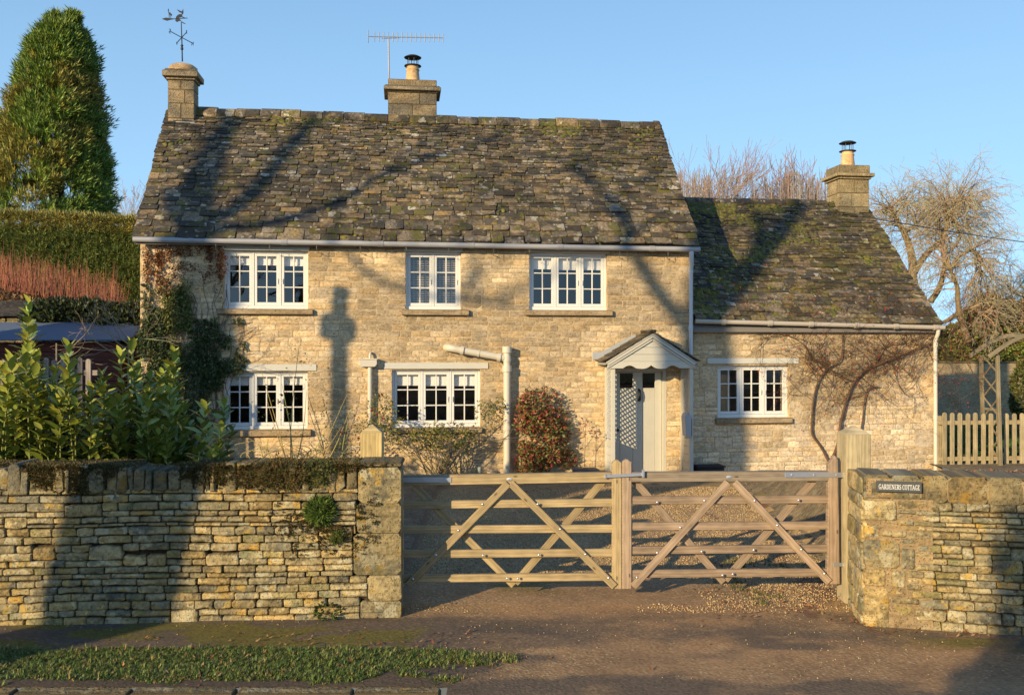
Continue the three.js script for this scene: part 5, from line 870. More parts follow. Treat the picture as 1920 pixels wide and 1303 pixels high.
// ---- ivy and creeper on the house corner
{
  R = rngOf(141); const I = thing('ivy', 'green ivy and rusty red creeper climbing the left end of the cottage front', 'ivy'), st = new MB(), green = [], brown = [];
  const add = (list, px, py, w, s, c) => { const p = F(px, py, w); const q = H(p.x, p.y, p.z), dir = V3(rr(-0.7, 0.7), -rr(0.3, 1), rr(0.2, 0.7)).applyAxisAngle(up, YAW); list.push({ m: aim(q, dir, rr(-0.6, 0.6), s), c }); };
  const blob = (cx, cy, rx, ry, n, thick, c, list, s0, s1, dense = 0.42) => { for (let k = 0; k < n; k++) { const a = R() * 6.283, r = Math.sqrt(R()), x = cx + Math.cos(a) * r * rx, y = cy + Math.sin(a) * r * ry; if (fbm(x * 0.035, y * 0.035, 0, 801, 4) < dense + 0.25 * Math.pow(r, 3)) continue; add(list, x, y, 0.02 + thick * (1 - r * r) * R() + 0.01, rr(s0, s1), vary(c, 0.35, 0.12)); } };
  const G = [0.085, 0.11, 0.04], G2 = [0.17, 0.18, 0.05], B = [0.19, 0.066, 0.025];
  blob(400, 660, 64, 80, 5200, 0.10, G, green, 0.035, 0.075, 0.33); blob(360, 740, 75, 95, 5200, 0.14, G, green, 0.035, 0.08, 0.28); blob(425, 605, 30, 26, 700, 0.1, G, green, 0.04, 0.07, 0.4); blob(330, 610, 32, 80, 2900, 0.13, G2, green, 0.04, 0.075, 0.3); blob(290, 655, 34, 95, 3600, 0.14, G, green, 0.04, 0.08, 0.28); blob(310, 560, 40, 60, 700, 0.06, G2, green, 0.035, 0.06, 0.46); blob(268, 600, 14, 70, 700, 0.1, G, green, 0.04, 0.07, 0.4); blob(345, 545, 22, 40, 500, 0.07, G2, green, 0.035, 0.06, 0.42); blob(285, 760, 42, 85, 2600, 0.2, G, green, 0.04, 0.085, 0.26); blob(275, 600, 16, 75, 900, 0.1, G, green, 0.035, 0.07, 0.34);
  for (let k = 0; k < 74; k++) { const x0 = R() < 0.55 ? rr(330, 422) : rr(268, 335), y0 = 456 + rr(0, 10), L = rr(16, 70) * (R() < 0.3 ? 1.7 : 1); let x = x0; for (let y = y0; y < y0 + L; y += rr(1.2, 3)) { x += rr(-1.6, 1.6); if (fbm(x * 0.06, y * 0.06, 0, 805, 3) < 0.4) continue; add(brown, x + rr(-4, 4), y, rr(0.02, 0.06), rr(0.03, 0.06), vary(B, 0.35, 0.15)); } } blob(300, 510, 10, 48, 520, 0.03, [0.24, 0.09, 0.03], brown, 0.03, 0.055, 0.4); blob(276, 495, 8, 40, 300, 0.03, [0.26, 0.10, 0.03], brown, 0.03, 0.05, 0.42); blob(316, 545, 8, 34, 200, 0.03, B, brown, 0.03, 0.05, 0.4); blob(385, 545, 40, 34, 420, 0.03, B, brown, 0.03, 0.05, 0.5); blob(415, 500, 12, 40, 300, 0.04, B, brown, 0.03, 0.06, 0.4);
  for (let k = 0; k < 46; k++) { let x = rr(268, 430), y = 800; const pts = []; while (y > rr(465, 620)) { const p = F(x, y, 0.022); pts.push(H(p.x, p.y, p.z)); x += rr(-9, 9) + (x < 340 ? -0.3 : 0.5); x = clamp(x, 266, 455); y -= rr(14, 24); } if (pts.length > 2) { st.tint(0.16, 0.12, 0.09); st.tube(pts, 0.005, 4); } }
  for (let k = 0; k < 16; k++) { let x = rr(425, 455), y = rr(590, 650); const pts = []; for (let j = 0; j < 6; j++) { const p = F(x, y, 0.018); pts.push(H(p.x, p.y, p.z)); x += rr(3, 12); y -= rr(-2, 10); } st.tint(0.16, 0.12, 0.09); st.tube(pts, 0.003, 3); }
  st.build('stems', M.plain, I); copies('green_leaves', leafMid, M.leaf, green, I).userData.label = 'dark green ivy leaves'; copies('red_leaves', leafMid, M.leaf, brown, I).userData.label = 'rusty red creeper leaves';
}
// ---- shrubs against the front
function leafyBush(name, label, cat, blobs, o) {
  const Bs = thing(name, label, cat), st = new MB(), lv = []; R = rngOf(o.seed);
  for (const [cx, cy, rx, ry, n, d0, d1] of blobs) for (let k = 0; k < n; k++) { const a = R() * 6.283, r = Math.sqrt(R()), x = cx + Math.cos(a) * r * rx, y = cy + Math.sin(a) * r * ry; if (fbm(x * 0.05, y * 0.05, 0, o.seed, 3) < (o.dense ?? 0.4)) continue; const w = lerp(d0, d1, R() * Math.sqrt(1 - r * r * 0.9)), p = F(x, y, w); lv.push({ m: aim(H(p.x, p.y, p.z), V3(rr(-1, 1), rr(-0.3, 1), rr(-0.2, 1)), R() * 6, rr(o.s0, o.s1)), c: vary(pick(o.cols), 0.3, 0.15) }); }
  for (const q of o.stems ?? []) { const pts = q.map(([x, y, w]) => { const p = F(x, y, w); return H(p.x, p.y, p.z); }); const c = new THREE.CatmullRomCurve3(pts).getPoints(pts.length * 4); st.tint(...(o.stemCol ?? [0.16, 0.13, 0.07]).map((v) => v * rr(0.8, 1.2))); st.tube(c, c.map((_, k) => lerp(o.r0 ?? 0.012, 0.003, k / c.length)), 5); }
  if (st.count) st.build('stems', M.plain, Bs); copies('leaves', leafMid, M.leaf, lv, Bs); return Bs;
}
leafyBush('red_shrub', 'tall shrub with red and green leaves beside the big soil pipe', 'shrub', [[1012, 765, 42, 42, 1500, 0.08, 0.45], [1018, 830, 48, 60, 2600, 0.08, 0.55], [1040, 800, 30, 40, 700, 0.05, 0.4], [1000, 870, 34, 30, 900, 0.1, 0.5], [1062, 860, 22, 20, 300, 0.05, 0.3], [985, 790, 22, 50, 700, 0.1, 0.4]], { seed: 151, s0: 0.04, s1: 0.075, dense: 0.36, cols: [[0.30, 0.055, 0.035], [0.24, 0.04, 0.03], [0.14, 0.17, 0.04], [0.11, 0.15, 0.035], [0.22, 0.14, 0.04]], stems: [[[1010, 905, 0.25], [1008, 840, 0.25], [1015, 760, 0.2]], [[1015, 905, 0.25], [1030, 850, 0.25], [1045, 790, 0.2]], [[1005, 905, 0.25], [990, 850, 0.25], [985, 790, 0.2]]] });
{
  const stems = []; R = rngOf(161); for (let k = 0; k < 26; k++) { const x = rr(790, 850), tx = x + rr(-90, 90); stems.push([[rr(805, 835), 905, 0.4], [lerp(x, tx, 0.4), rr(840, 860), 0.45], [tx, rr(795, 825), rr(0.2, 0.6)]]); }
  stems.push([[830, 850, 0.3], [880, 828, 0.2], [945, 822, 0.2], [965, 800, 0.25]], [[840, 860, 0.3], [890, 840, 0.2], [930, 826, 0.2], [975, 820, 0.2]], [[850, 840, 0.3], [905, 800, 0.25], [930, 770, 0.25], [915, 745, 0.25]], [[760, 830, 0.4], [725, 790, 0.4], [700, 760, 0.4]], [[770, 830, 0.4], [715, 800, 0.5], [690, 790, 0.5], [640, 830, 0.5]]);
  const rb = leafyBush('rose_bush', 'leafy rose bush spreading below the middle ground floor window', 'rose bush', [[820, 825, 80, 22, 1400, 0.15, 0.7], [770, 800, 60, 18, 500, 0.15, 0.6], [860, 806, 50, 16, 500, 0.1, 0.5], [925, 775, 36, 34, 620, 0.1, 0.4], [715, 775, 30, 36, 520, 0.2, 0.6], [730, 820, 50, 30, 400, 0.2, 0.6], [825, 860, 60, 34, 650, 0.2, 0.6], [690, 810, 26, 24, 200, 0.2, 0.6]], { seed: 161, s0: 0.03, s1: 0.06, dense: 0.43, cols: [[0.10, 0.13, 0.03], [0.07, 0.10, 0.025], [0.20, 0.20, 0.04], [0.28, 0.20, 0.03]], stems, r0: 0.01 });
  const flower = (px, py, w, s, parent) => { const p = F(px, py, w), q = H(p.x, p.y, p.z), b = new MB(); for (let k = 0; k < 11; k++) { const a = k * 2.4, t = 0.25 + k / 11 * 1.0, g = leafGeo(0.8, 0.12, -0.25, 5), m = aim(V3(0, 0, 0), V3(Math.cos(a) * t, 1, Math.sin(a) * t), a, s); g.applyMatrix4(m); const C = vary([0.55, 0.07, 0.10], 0.2, 0.1); b.tint(...C); b.geo(g); } const m = b.build('flower', M.leaf, parent); m.position.copy(q); m.rotation.set(0.7, rr(0, 3), 0); };
  for (const [x, y] of [[716, 741], [697, 772], [707, 778], [718, 786], [640, 812], [672, 823]]) flower(x, y, 0.65, 0.036, rb);
  const st2 = []; R = rngOf(171); for (const [x0, x1, y1] of [[540, 488, 690], [545, 560, 650], [548, 528, 720], [543, 500, 750], [552, 575, 730], [600, 640, 800], [605, 655, 770], [610, 590, 795], [620, 690, 790], [640, 660, 760], [598, 650, 740], [560, 620, 790], [570, 600, 830]]) st2.push([[x0, 880, 0.6], [lerp(x0, x1, 0.4) + rr(-6, 6), lerp(880, y1, 0.4), 0.65], [x1, y1, rr(0.4, 0.8)]]);
  for (let k = 0; k < 16; k++) { const x = rr(440, 600); st2.push([[x, 885, 0.5], [x + rr(-30, 30), rr(840, 860), 0.5], [x + rr(-60, 60), rr(805, 850), 0.5]]); }
  const r2 = leafyBush('rose_bush', 'sparse leggy rose with pale stems below the left ground floor window', 'rose bush', [[520, 760, 46, 60, 60, 0.3, 0.8], [640, 800, 50, 40, 220, 0.3, 0.8], [560, 700, 24, 50, 36, 0.4, 0.8], [620, 840, 40, 24, 150, 0.3, 0.8], [500, 860, 60, 22, 130, 0.3, 0.8], [660, 830, 30, 30, 170, 0.3, 0.7]], { seed: 172, s0: 0.03, s1: 0.055, dense: 0.35, cols: [[0.10, 0.13, 0.03], [0.16, 0.15, 0.05], [0.08, 0.10, 0.03]], stems: st2, stemCol: [0.36, 0.29, 0.11], r0: 0.011 });
  for (const [x, y] of [[528, 742], [537, 738], [524, 755]]) flower(x, y, 0.75, 0.034, r2);
  leafyBush('young_shrub', 'thin young shrub with a few red leaves left of the porch', 'shrub', [[1096, 800, 12, 14, 22, 0.2, 0.3], [1120, 812, 9, 8, 12, 0.2, 0.3]], { seed: 173, s0: 0.04, s1: 0.07, dense: 0.2, cols: [[0.26, 0.05, 0.05], [0.2, 0.06, 0.05]], stems: [[[1095, 890, 0.25], [1097, 840, 0.25], [1098, 790, 0.25]], [[1097, 840, 0.25], [1110, 822, 0.25], [1122, 805, 0.25]]], r0: 0.006 });
}
// ---- climbing rose on the wing, bare, with red hips
{
  R = rngOf(181); const C = thing('climbing_rose', 'bare climbing rose with red hips trained over the wing wall', 'climbing plant'), b = new MB(), tips = [], P = (x, y, w = 0.05) => { const p = F(x, y, WW + w); return H(p.x, p.y, p.z); };
  const limb = (q, r0, r1, col) => { const pts = new THREE.CatmullRomCurve3(q.map((a) => P(a[0], a[1], a[2] ?? 0.07))).getPoints(q.length * 5); b.tint(...col); b.tube(pts, pts.map((_, k) => lerp(r0, r1, k / pts.length)), 6, { rough: 0.2 }); return pts; };
  const br = [0.20, 0.115, 0.075], all = [];
  all.push(limb([[1556, 868], [1540, 838], [1524, 815], [1523, 790], [1526, 750], [1535, 715], [1550, 692], [1576, 676], [1580, 640], [1578, 612]], 0.026, 0.008, br));
  all.push(limb([[1556, 868], [1570, 838], [1578, 790], [1590, 745], [1604, 715], [1630, 690], [1650, 682], [1690, 668], [1730, 650], [1762, 640]], 0.03, 0.008, br));
  all.push(limb([[1612, 820], [1618, 790], [1622, 750], [1630, 728], [1650, 725]], 0.016, 0.008, br)); all.push(limb([[1558, 862], [1590, 835], [1612, 820]], 0.012, 0.01, br));
  all.push(limb([[1545, 700], [1520, 665], [1500, 640], [1450, 625], [1425, 650]], 0.01, 0.004, br)); all.push(limb([[1600, 716], [1570, 700], [1540, 680], [1510, 672]], 0.01, 0.004, br)); all.push(limb([[1640, 688], [1660, 650], [1700, 640], [1745, 625], [1770, 620]], 0.01, 0.004, br));
  all.push(limb([[1690, 668], [1680, 700], [1700, 740], [1740, 745]], 0.008, 0.003, br)); all.push(limb([[1730, 650], [1790, 660], [1825, 700], [1828, 735]], 0.006, 0.002, br)); all.push(limb([[1745, 640], [1800, 610], [1850, 640]], 0.005, 0.002, br));
  const o = { seg: 4, wander: 0.28, taper: 0.5, rmin: 0.0018, depth: 2, kids: [3, 2], spread: 1, l0: 0.45, l1: 0.8, flat: true, from: 0.3, cols: [[0.21, 0.12, 0.075], [0.22, 0.11, 0.07], [0.25, 0.12, 0.07]] };
  const fx = V3(1, 0, 0).applyAxisAngle(up, YAW);
  for (const pts of all) pts.forEach((p, k) => { if (p.y < 1.55 || k < 2 || k % 2) return; const n = p.y > 2 ? 3 : 1; for (let j = 0; j < n; j++) grow(b, p, fx.clone().multiplyScalar(rr(-1, 1)).add(V3(0, rr(-0.5, 0.8), 0.05)), rr(0.3, 0.75), 0.0055, 0, o, tips); });
  b.build('branches', M.bark, C); const hips = [], lv = []; for (const [p, d] of tips) { if (R() < 0.3) hips.push({ m: place(p.x, p.y - 0.01, p.z, 0, 0, 0, rr(0.007, 0.012)), c: vary([0.5, 0.035, 0.02], 0.3) }); else if (R() < 0.2) lv.push({ m: aim(p, V3(rr(-1, 1), rr(-1, 0.5), 0.4), R() * 6, rr(0.025, 0.05)), c: vary(pick([[0.14, 0.15, 0.04], [0.3, 0.14, 0.04]]), 0.3) }); }
  copies('hips', new THREE.SphereGeometry(1, 7, 5), new THREE.MeshStandardMaterial({ roughness: 0.4 }), hips, C); copies('leaves', leafMid, M.leaf, lv, C);
}
// ---- plants in and at the foot of the left wall
const onWall = (u, v, w) => V3(u, v, w).applyMatrix4(new THREE.Matrix4().makeRotationY(wallL.rotation.y).setPosition(wallL.position));
function cushion(name, label, u, v, ru, rv, n, s0, s1, cols, geo, seed, spill = 0) { R = rngOf(seed); const C = thing(name, label, 'plant'), l = []; for (let k = 0; k < n; k++) { const a = R() * 6.283, r = Math.sqrt(R()), q = onWall(u + Math.cos(a) * r * ru, v + Math.sin(a) * r * rv, 0.02 + 0.1 * (1 - r * r) * R() - spill * 0.1); l.push({ m: aim(q, V3(Math.cos(a) * r, 0.4 + Math.sin(a) * r, 0.9), R() * 6, rr(s0, s1)), c: vary(pick(cols), 0.3, 0.15) }); } copies('foliage', geo, M.leaf, l, C); return C; }
cushion('wall_plant', 'bright green cushion plant growing out of the left wall near its pier', -0.78, 1.06, 0.13, 0.12, 420, 0.03, 0.06, [[0.08, 0.13, 0.02], [0.12, 0.17, 0.03]], sprayFine, 191);
cushion('wall_plant', 'small mossy tuft low in the left wall near its pier', -0.62, 0.80, 0.06, 0.05, 90, 0.02, 0.045, [[0.09, 0.12, 0.02]], sprayFine, 192);
cushion('wall_plant', 'brown and green stonecrop hanging over the coping of the left wall', -1.15, 1.42, 0.32, 0.14, 900, 0.02, 0.045, [[0.13, 0.10, 0.03], [0.09, 0.09, 0.025], [0.17, 0.11, 0.04]], sprayFine, 193);
cushion('wall_plant', 'green stonecrop clump on the coping near the left wall pier', -0.80, 1.42, 0.16, 0.13, 360, 0.02, 0.04, [[0.09, 0.11, 0.03], [0.12, 0.12, 0.03]], sprayFine, 194);
cushion('weed', 'small leafy weed at the foot of the left road wall', -0.70, 0.08, 0.13, 0.09, 110, 0.03, 0.06, [[0.09, 0.15, 0.03], [0.14, 0.20, 0.04]], leafMid, 195);
// ---- grass of the verge, tufts, leaves and gravel
{
  R = rngOf(201); const l = []; for (let k = 0; k < 30000; k++) { const x = rr(-6.2, 0.35), z = rr(-7.06, -7.98), e = fbm(x * 2, z * 3, 0, 811, 3), edge = sstep(-7.99, -7.86, z + (e - 0.5) * 0.14) * sstep(0.4, -1.0, x + (e - 0.5) * 1.6) * lerp(0.3, 1, sstep(-7.06, -7.25, z)); if (e * 0.6 + 0.4 * R() > edge * 0.84 - 0.26 * sstep(0.42, 0.62, fbm(x * 4, z * 6, 0, 816, 3)) + 0.02) continue; const dry = R() < 0.16 + 0.35 * sstep(-0.8, 0.1, x); l.push({ m: place(x, gh(x, z) + 0.004, z, rr(-0.25, 0.25), R() * 6.3, rr(-0.25, 0.25), rr(0.04, 0.075), (R() < 0.03 ? rr(0.05, 0.09) : rr(0.012, 0.042) * (0.4 + 1.1 * vnoise(x * 2.3, z * 3, 0, 815)))), c: vary(dry ? [0.32, 0.26, 0.09] : [0.125, 0.175, 0.032], 0.4, 0.2) }); }
  scene.add(tag(copies('verge_grass', tuft, M.leaf, l), 'short rough green grass on the verge between path and kerb', 'grass', null, 'stuff'));
  const t2 = []; for (let k = 0; k < 900; k++) { const x = rr(2.2, 3.9), z = rr(-9.2, -11.2); if (fbm(x * 2, z * 2, 0, 821, 3) < 0.52) continue; t2.push({ m: place(x, gh(x, z), z, 0, R() * 6, 0, rr(0.04, 0.08)), c: vary([0.12, 0.13, 0.03], 0.4, 0.2) }); } scene.add(tag(copies('yard_weeds', tuft, M.leaf, t2), 'thin weeds along the right edge of the drive', 'weeds', null, 'stuff'));
  const g2 = []; for (let k = 0; k < 9000; k++) { const x = rr(8.6, 16), z = rr(-18, -28); g2.push({ m: place(x, gh(x, z), z, 0, R() * 6, 0, rr(0.06, 0.12)), c: vary([0.06, 0.13, 0.02], 0.3, 0.1) }); } scene.add(tag(copies('lawn_grass', tuft, M.leaf, g2), 'green lawn grass seen between the pales on the right', 'grass', null, 'stuff'));
  const lv = [], cl = [[0.34, 0.13, 0.05], [0.25, 0.09, 0.04], [0.42, 0.24, 0.10], [0.30, 0.20, 0.11]]; const drop = (x, z, s, n) => { for (let k = 0; k < n; k++) { const a = x + rr(-s, s), c = z + rr(-s, s) * 0.6; lv.push({ m: place(a, gh(a, c) + rr(0.008, 0.025), c, Math.PI / 2 + rr(-0.5, 0.5), R() * 6, rr(-0.5, 0.5), rr(0.025, 0.06)), c: vary(pick(cl), 0.3, 0.15) }); } };
  for (let k = 0; k < 70; k++) drop(rr(-5, 4.5), rr(-7.1, -9.3), 0.1, 1); for (let k = 0; k < 60; k++) drop(rr(-4.6, 0), rr(-7.1, -8.4), 0.2, 5); for (let k = 0; k < 40; k++) drop(rr(2.0, 3.3), rr(-8.7, -9.8), 0.25, 6); for (let k = 0; k < 60; k++) drop(rr(-0.5, 2.6), rr(-14.6, -15.6), 0.3, 7); for (let k = 0; k < 60; k++) drop(rr(3.7, 5.4), rr(-9.3, -10.5), 0.25, 8); for (let k = 0; k < 30; k++) drop(rr(5, 8.6), rr(-12, -16.6), 0.4, 8); for (let k = 0; k < 130; k++) drop(rr(3.9, 9), rr(-9.4, -16.4), 0.35, 9); drop(3.5, -8.52, 0.3, 40); drop(4.2, -8.33, 0.2, 40);
  scene.add(tag(copies('fallen_leaves', leafMid, M.leaf, lv), 'scattered brown fallen leaves on drive, path and beds', 'fallen leaves', null, 'stuff'));
  const gr = [], gc = [[0.47, 0.33, 0.15], [0.40, 0.28, 0.13], [0.50, 0.38, 0.21], [0.32, 0.22, 0.11], [0.45, 0.28, 0.12]]; for (let k = 0; k < 52000; k++) { const x = rr(-1.2, 3.8), z = -9.0 - Math.pow(R(), 0.9) * 6.6, n = fbm(x * 1.1, z * 1.1, 0, 831, 4); if (n + rr(-0.1, 0.1) < (z < -10.3 ? 0.38 : x > 2 ? 0.48 : 0.7)) continue; const s = rr(0.004, 0.011); gr.push({ m: place(x, gh(x, z) + 0.004 + s * 0.3, z, R() * 6, R() * 6, R() * 6, s, s * 0.7, s * rr(0.8, 1.3)), c: vary(pick(gc), 0.25, 0.06) }); }
  for (let k = 0; k < 4200; k++) { const x = rr(-4.8, 4.2), z = rr(-7.2, -9.1); if (R() < 0.6 || x > 0 && R() < 0.5) continue; if (x < -0.9 && z > -8.5 && R() < 0.9) continue; if (fbm(x * 1.5, z * 1.5, 0, 835, 3) < 0.5) continue; const s = rr(0.002, 0.007); gr.push({ m: place(x, gh(x, z) + 0.006, z, R() * 6, R() * 6, R() * 6, s), c: vary(pick(gc), 0.3, 0.06) }); }
  scene.add(tag(copies('gravel', new THREE.IcosahedronGeometry(1, 0), M.plainI = new THREE.MeshStandardMaterial({ roughness: 0.9 }), gr), 'loose tan gravel on the drive', 'gravel', null, 'stuff'));
}
// ================================================================ trees, hedges and bank behind
// leaf sprays over and in a lumpy body
function conifer() {
  R = rngOf(211); const T = thing('conifer_tree', 'tall dense dark green conifer behind the hedge at top left', 'tree', [0, 0, 0]), d = 32, k0 = d / FPX, tr = new MB(); const bx = (105 - CX) * k0, bz = -d;
  tr.tint(0.14, 0.10, 0.07); tr.tube([V3(bx, 2.5, bz), V3(bx, 8, bz), V3(bx + 0.2, 13.2, bz)], [0.35, 0.25, 0.04], 8); tr.build('trunk', M.bark, T);
  const prof = [[430, -24, 200], [340, -4, 190], [280, 12, 184], [240, 22, 178], [190, 38, 170], [150, 52, 162], [110, 62, 158], [85, 73, 152], [68, 82, 148], [52, 90, 143]], lv = [];
  const at = (y) => { let k = 0; while (k < prof.length - 2 && y < prof[k + 1][0]) k++; const t = clamp((y - prof[k][0]) / (prof[k + 1][0] - prof[k][0])); return [lerp(prof[k][1], prof[k + 1][1], t), lerp(prof[k][2], prof[k + 1][2], t)]; };
  for (let c = 0; c < 1900; c++) {
    const tipN = c % 60, y = tipN < 3 ? rr(32, 75) : lerp(430, 58, Math.pow(R(), 0.8)), [a, b] = tipN < 3 ? (c % 2 ? [101 - (y - 30) * 0.25, 107 + (y - 30) * 0.25] : [132 - (y - 30) * 0.25, 138 + (y - 30) * 0.25]) : at(y), a0 = R() * 6.283, r = (b - a) / 2 * rr(0.78, 1.02), cx = (a + b) / 2, px = cx + Math.cos(a0) * r, wz = Math.sin(a0) * r * k0, C = V3((px - CX) * k0, EYE - (y - CY) * k0, bz + wz), out = V3(Math.cos(a0), 0.55, Math.sin(a0)), rad = (tipN < 3 ? 0.5 : 1) * rr(0.18, 0.42) * (0.5 + vnoise(px * 0.04, y * 0.04, 0, 844));
    if (fbm(px * 0.045, y * 0.04, 0, 843, 3) < 0.4) continue;
    const gold = fbm(px * 0.02, y * 0.02, 0, 841, 3) + (Math.cos(a0) < -0.1 ? 0.06 : 0) > 0.6, base = gold ? [0.26, 0.235, 0.04] : [0.175, 0.25, 0.034];
    for (let k = 0; k < 30; k++) { const q = V3(rr(-1, 1), rr(-1.2, 1.2), rr(-1, 1)); if (q.length() > 1.2) continue; lv.push({ m: aim(C.clone().addScaledVector(q, rad), out.clone().add(q.multiplyScalar(0.7)).add(V3(0, 0.5, 0)), R() * 6, rr(0.14, 0.26)), c: vary(base, 0.3, 0.15) }); }
  }
  copies('crown', sprayFine, M.leaf, lv, T);
}
conifer();
{ // clipped hedge across the garden on the left
  R = rngOf(221); const T = thing('clipped_hedge', 'long tall clipped green hedge behind the red stems on the left', 'hedge'), b = new MB(), lv = [], topAt = (x) => 6.18 + (x + 13.6) * -0.045; b.tint(0.035, 0.045, 0.012); b.box(-20, -4.6, 2.4, 5.9, -25.2, -24.25, { b: 0.1 }); b.build('body', M.plain, T);
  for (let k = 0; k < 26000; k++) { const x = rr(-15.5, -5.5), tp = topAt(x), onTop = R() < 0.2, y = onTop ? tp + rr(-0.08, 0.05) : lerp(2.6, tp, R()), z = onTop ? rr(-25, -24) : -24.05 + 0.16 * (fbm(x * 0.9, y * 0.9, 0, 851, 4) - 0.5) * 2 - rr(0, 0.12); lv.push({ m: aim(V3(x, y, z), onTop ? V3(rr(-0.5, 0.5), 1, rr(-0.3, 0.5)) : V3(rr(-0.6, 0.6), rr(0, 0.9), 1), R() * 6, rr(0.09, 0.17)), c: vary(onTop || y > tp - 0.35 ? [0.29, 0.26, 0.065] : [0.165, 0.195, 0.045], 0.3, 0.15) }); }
  copies('foliage', sprayFine, M.leaf, lv, T);
}
{ // red dogwood stems and the brown beech bank below them
  R = rngOf(231); const T = thing('dogwood', 'bed of upright red bare dogwood stems in front of the hedge', 'shrub'), b = new MB();
  for (let k = 0; k < 1900; k++) { const px = rr(-20, 228), d = rr(20.4, 22), s = d / FPX, y0 = 560 + px * 0.18 + rr(-6, 30), y1 = 478 + px * 0.21 + rr(-12, 40) + (R() < 0.1 ? -22 : 0), A = atDepth(px, y0 + 20, d), B = atDepth(px + rr(-16, 16), y1 + Math.pow(R(), 2) * 40, d); const t = R(); b.tint(...vary(t < 0.6 ? [0.34, 0.11, 0.075] : [0.30, 0.15, 0.07], 0.3, 0.1)); b.tube([A, A.clone().lerp(B, 0.5).add(V3(rr(-0.03, 0.03), 0, 0)), B], [0.006, 0.005, 0.002], 3); }
  b.build('stems', M.plain, T);
  const Bk = thing('beech_bank', 'low bank of dead brown leaves in front of the red stems', 'bank'), lv = []; for (let k = 0; k < 9000; k++) { const px = rr(-30, 235), f = R(), y = lerp(545 + px * 0.2, 600, f) + rr(-6, 6), d = lerp(20.6, 18.6, f); lv.push({ m: aim(atDepth(px, y, d), V3(rr(-1, 1), rr(0, 1), rr(0, 1)), R() * 6, rr(0.05, 0.1)), c: vary(pick([[0.22, 0.11, 0.045], [0.16, 0.08, 0.035], [0.30, 0.19, 0.09], [0.13, 0.09, 0.04]]), 0.3, 0.1) }); } copies('leaves', leafMid, M.leaf, lv, Bk).userData.kind = 'stuff';
}
function bushAt(name, label, cat, blobs, o) { // clumps of sprays: [px, py, d, rx, ry, rz (m), n]
  R = rngOf(o.seed); const T = thing(name, label, cat), lv = []; for (const [px, py, d, rx, ry, rz, n] of blobs) { const C = atDepth(px, py, d); for (let k = 0; k < n; k++) { const q = V3(rr(-1, 1), rr(-1, 1), rr(-1, 1)); const l = q.length(); if (l > 1 || l < 0.3) { k--; continue; } q.multiplyScalar(lerp(1, 0.98 / l, 0.55)); const j = 0.75 + 0.5 * fbm(q.x * 2 + px, q.y * 2 + py, 0, o.seed, 3); lv.push({ m: aim(C.clone().add(V3(q.x * rx * j, q.y * ry * j, q.z * rz * j)), q.clone().add(V3(0, 0.5, 0.2)), R() * 6, rr(o.s0, o.s1)), c: vary(pick(o.cols), 0.35, 0.15) }); } }
  if (o.stem) { const b = new MB(); b.tint(0.15, 0.11, 0.08); for (const q of blobs) { const C = atDepth(q[0], q[1], q[2]); const g = gh(C.x, C.z) - 0.1; for (let k = 0; k < 3; k++) b.tube([V3(C.x + rr(-0.2, 0.2), g, C.z), V3(C.x + rr(-0.4, 0.4) * q[3], C.y, C.z + rr(-0.3, 0.3))], [0.05, 0.02], 5); } b.build('stems', M.plain, T); }
  copies('foliage', o.geo ?? sprayWide, M.leaf, lv, T); return T;
}
bushAt('dark_shrub', 'dark evergreen shrub behind the shed roof on the left', 'shrub', [[110, 600, 17.8, 0.7, 0.36, 0.5, 900], [170, 600, 17.8, 0.6, 0.34, 0.5, 800], [220, 604, 17.6, 0.5, 0.3, 0.5, 600], [252, 610, 17.4, 0.35, 0.4, 0.4, 500]], { seed: 241, s0: 0.08, s1: 0.16, cols: [[0.03, 0.045, 0.016], [0.045, 0.06, 0.02]], stem: true });
{ // bare twiggy shrub over the shed
  R = rngOf(245); const T = thing('bare_shrub', 'tangle of bare pale twigs arching over the shed roof', 'shrub'), b = new MB(); for (const [x, y, tx, ty] of [[240, 660, 150, 590], [245, 650, 190, 600], [250, 655, 215, 595], [245, 640, 262, 590], [230, 670, 140, 640], [100, 690, 150, 640], [105, 690, 120, 630], [240, 650, 170, 660], [250, 640, 285, 630]]) grow(b, atDepth(x, y, 14.6), atDepth(tx, ty, 14.3).sub(atDepth(x, y, 14.6)), 0.55, 0.012, 0, { seg: 5, wander: 0.18, taper: 0.6, rmin: 0.0025, depth: 3, kids: [3, 3, 2], spread: 0.7, l0: 0.4, l1: 0.75, cols: [[0.3, 0.24, 0.15]] }); for (const x of [105, 240, 248]) { const p = atDepth(x, 690, 14.6); b.tint(0.25, 0.2, 0.13); b.tube([V3(p.x, gh(p.x, p.z), p.z), p.clone().add(V3(0, 0.4, 0))], [0.02, 0.013], 5); } b.build('branches', M.plain, T);
}
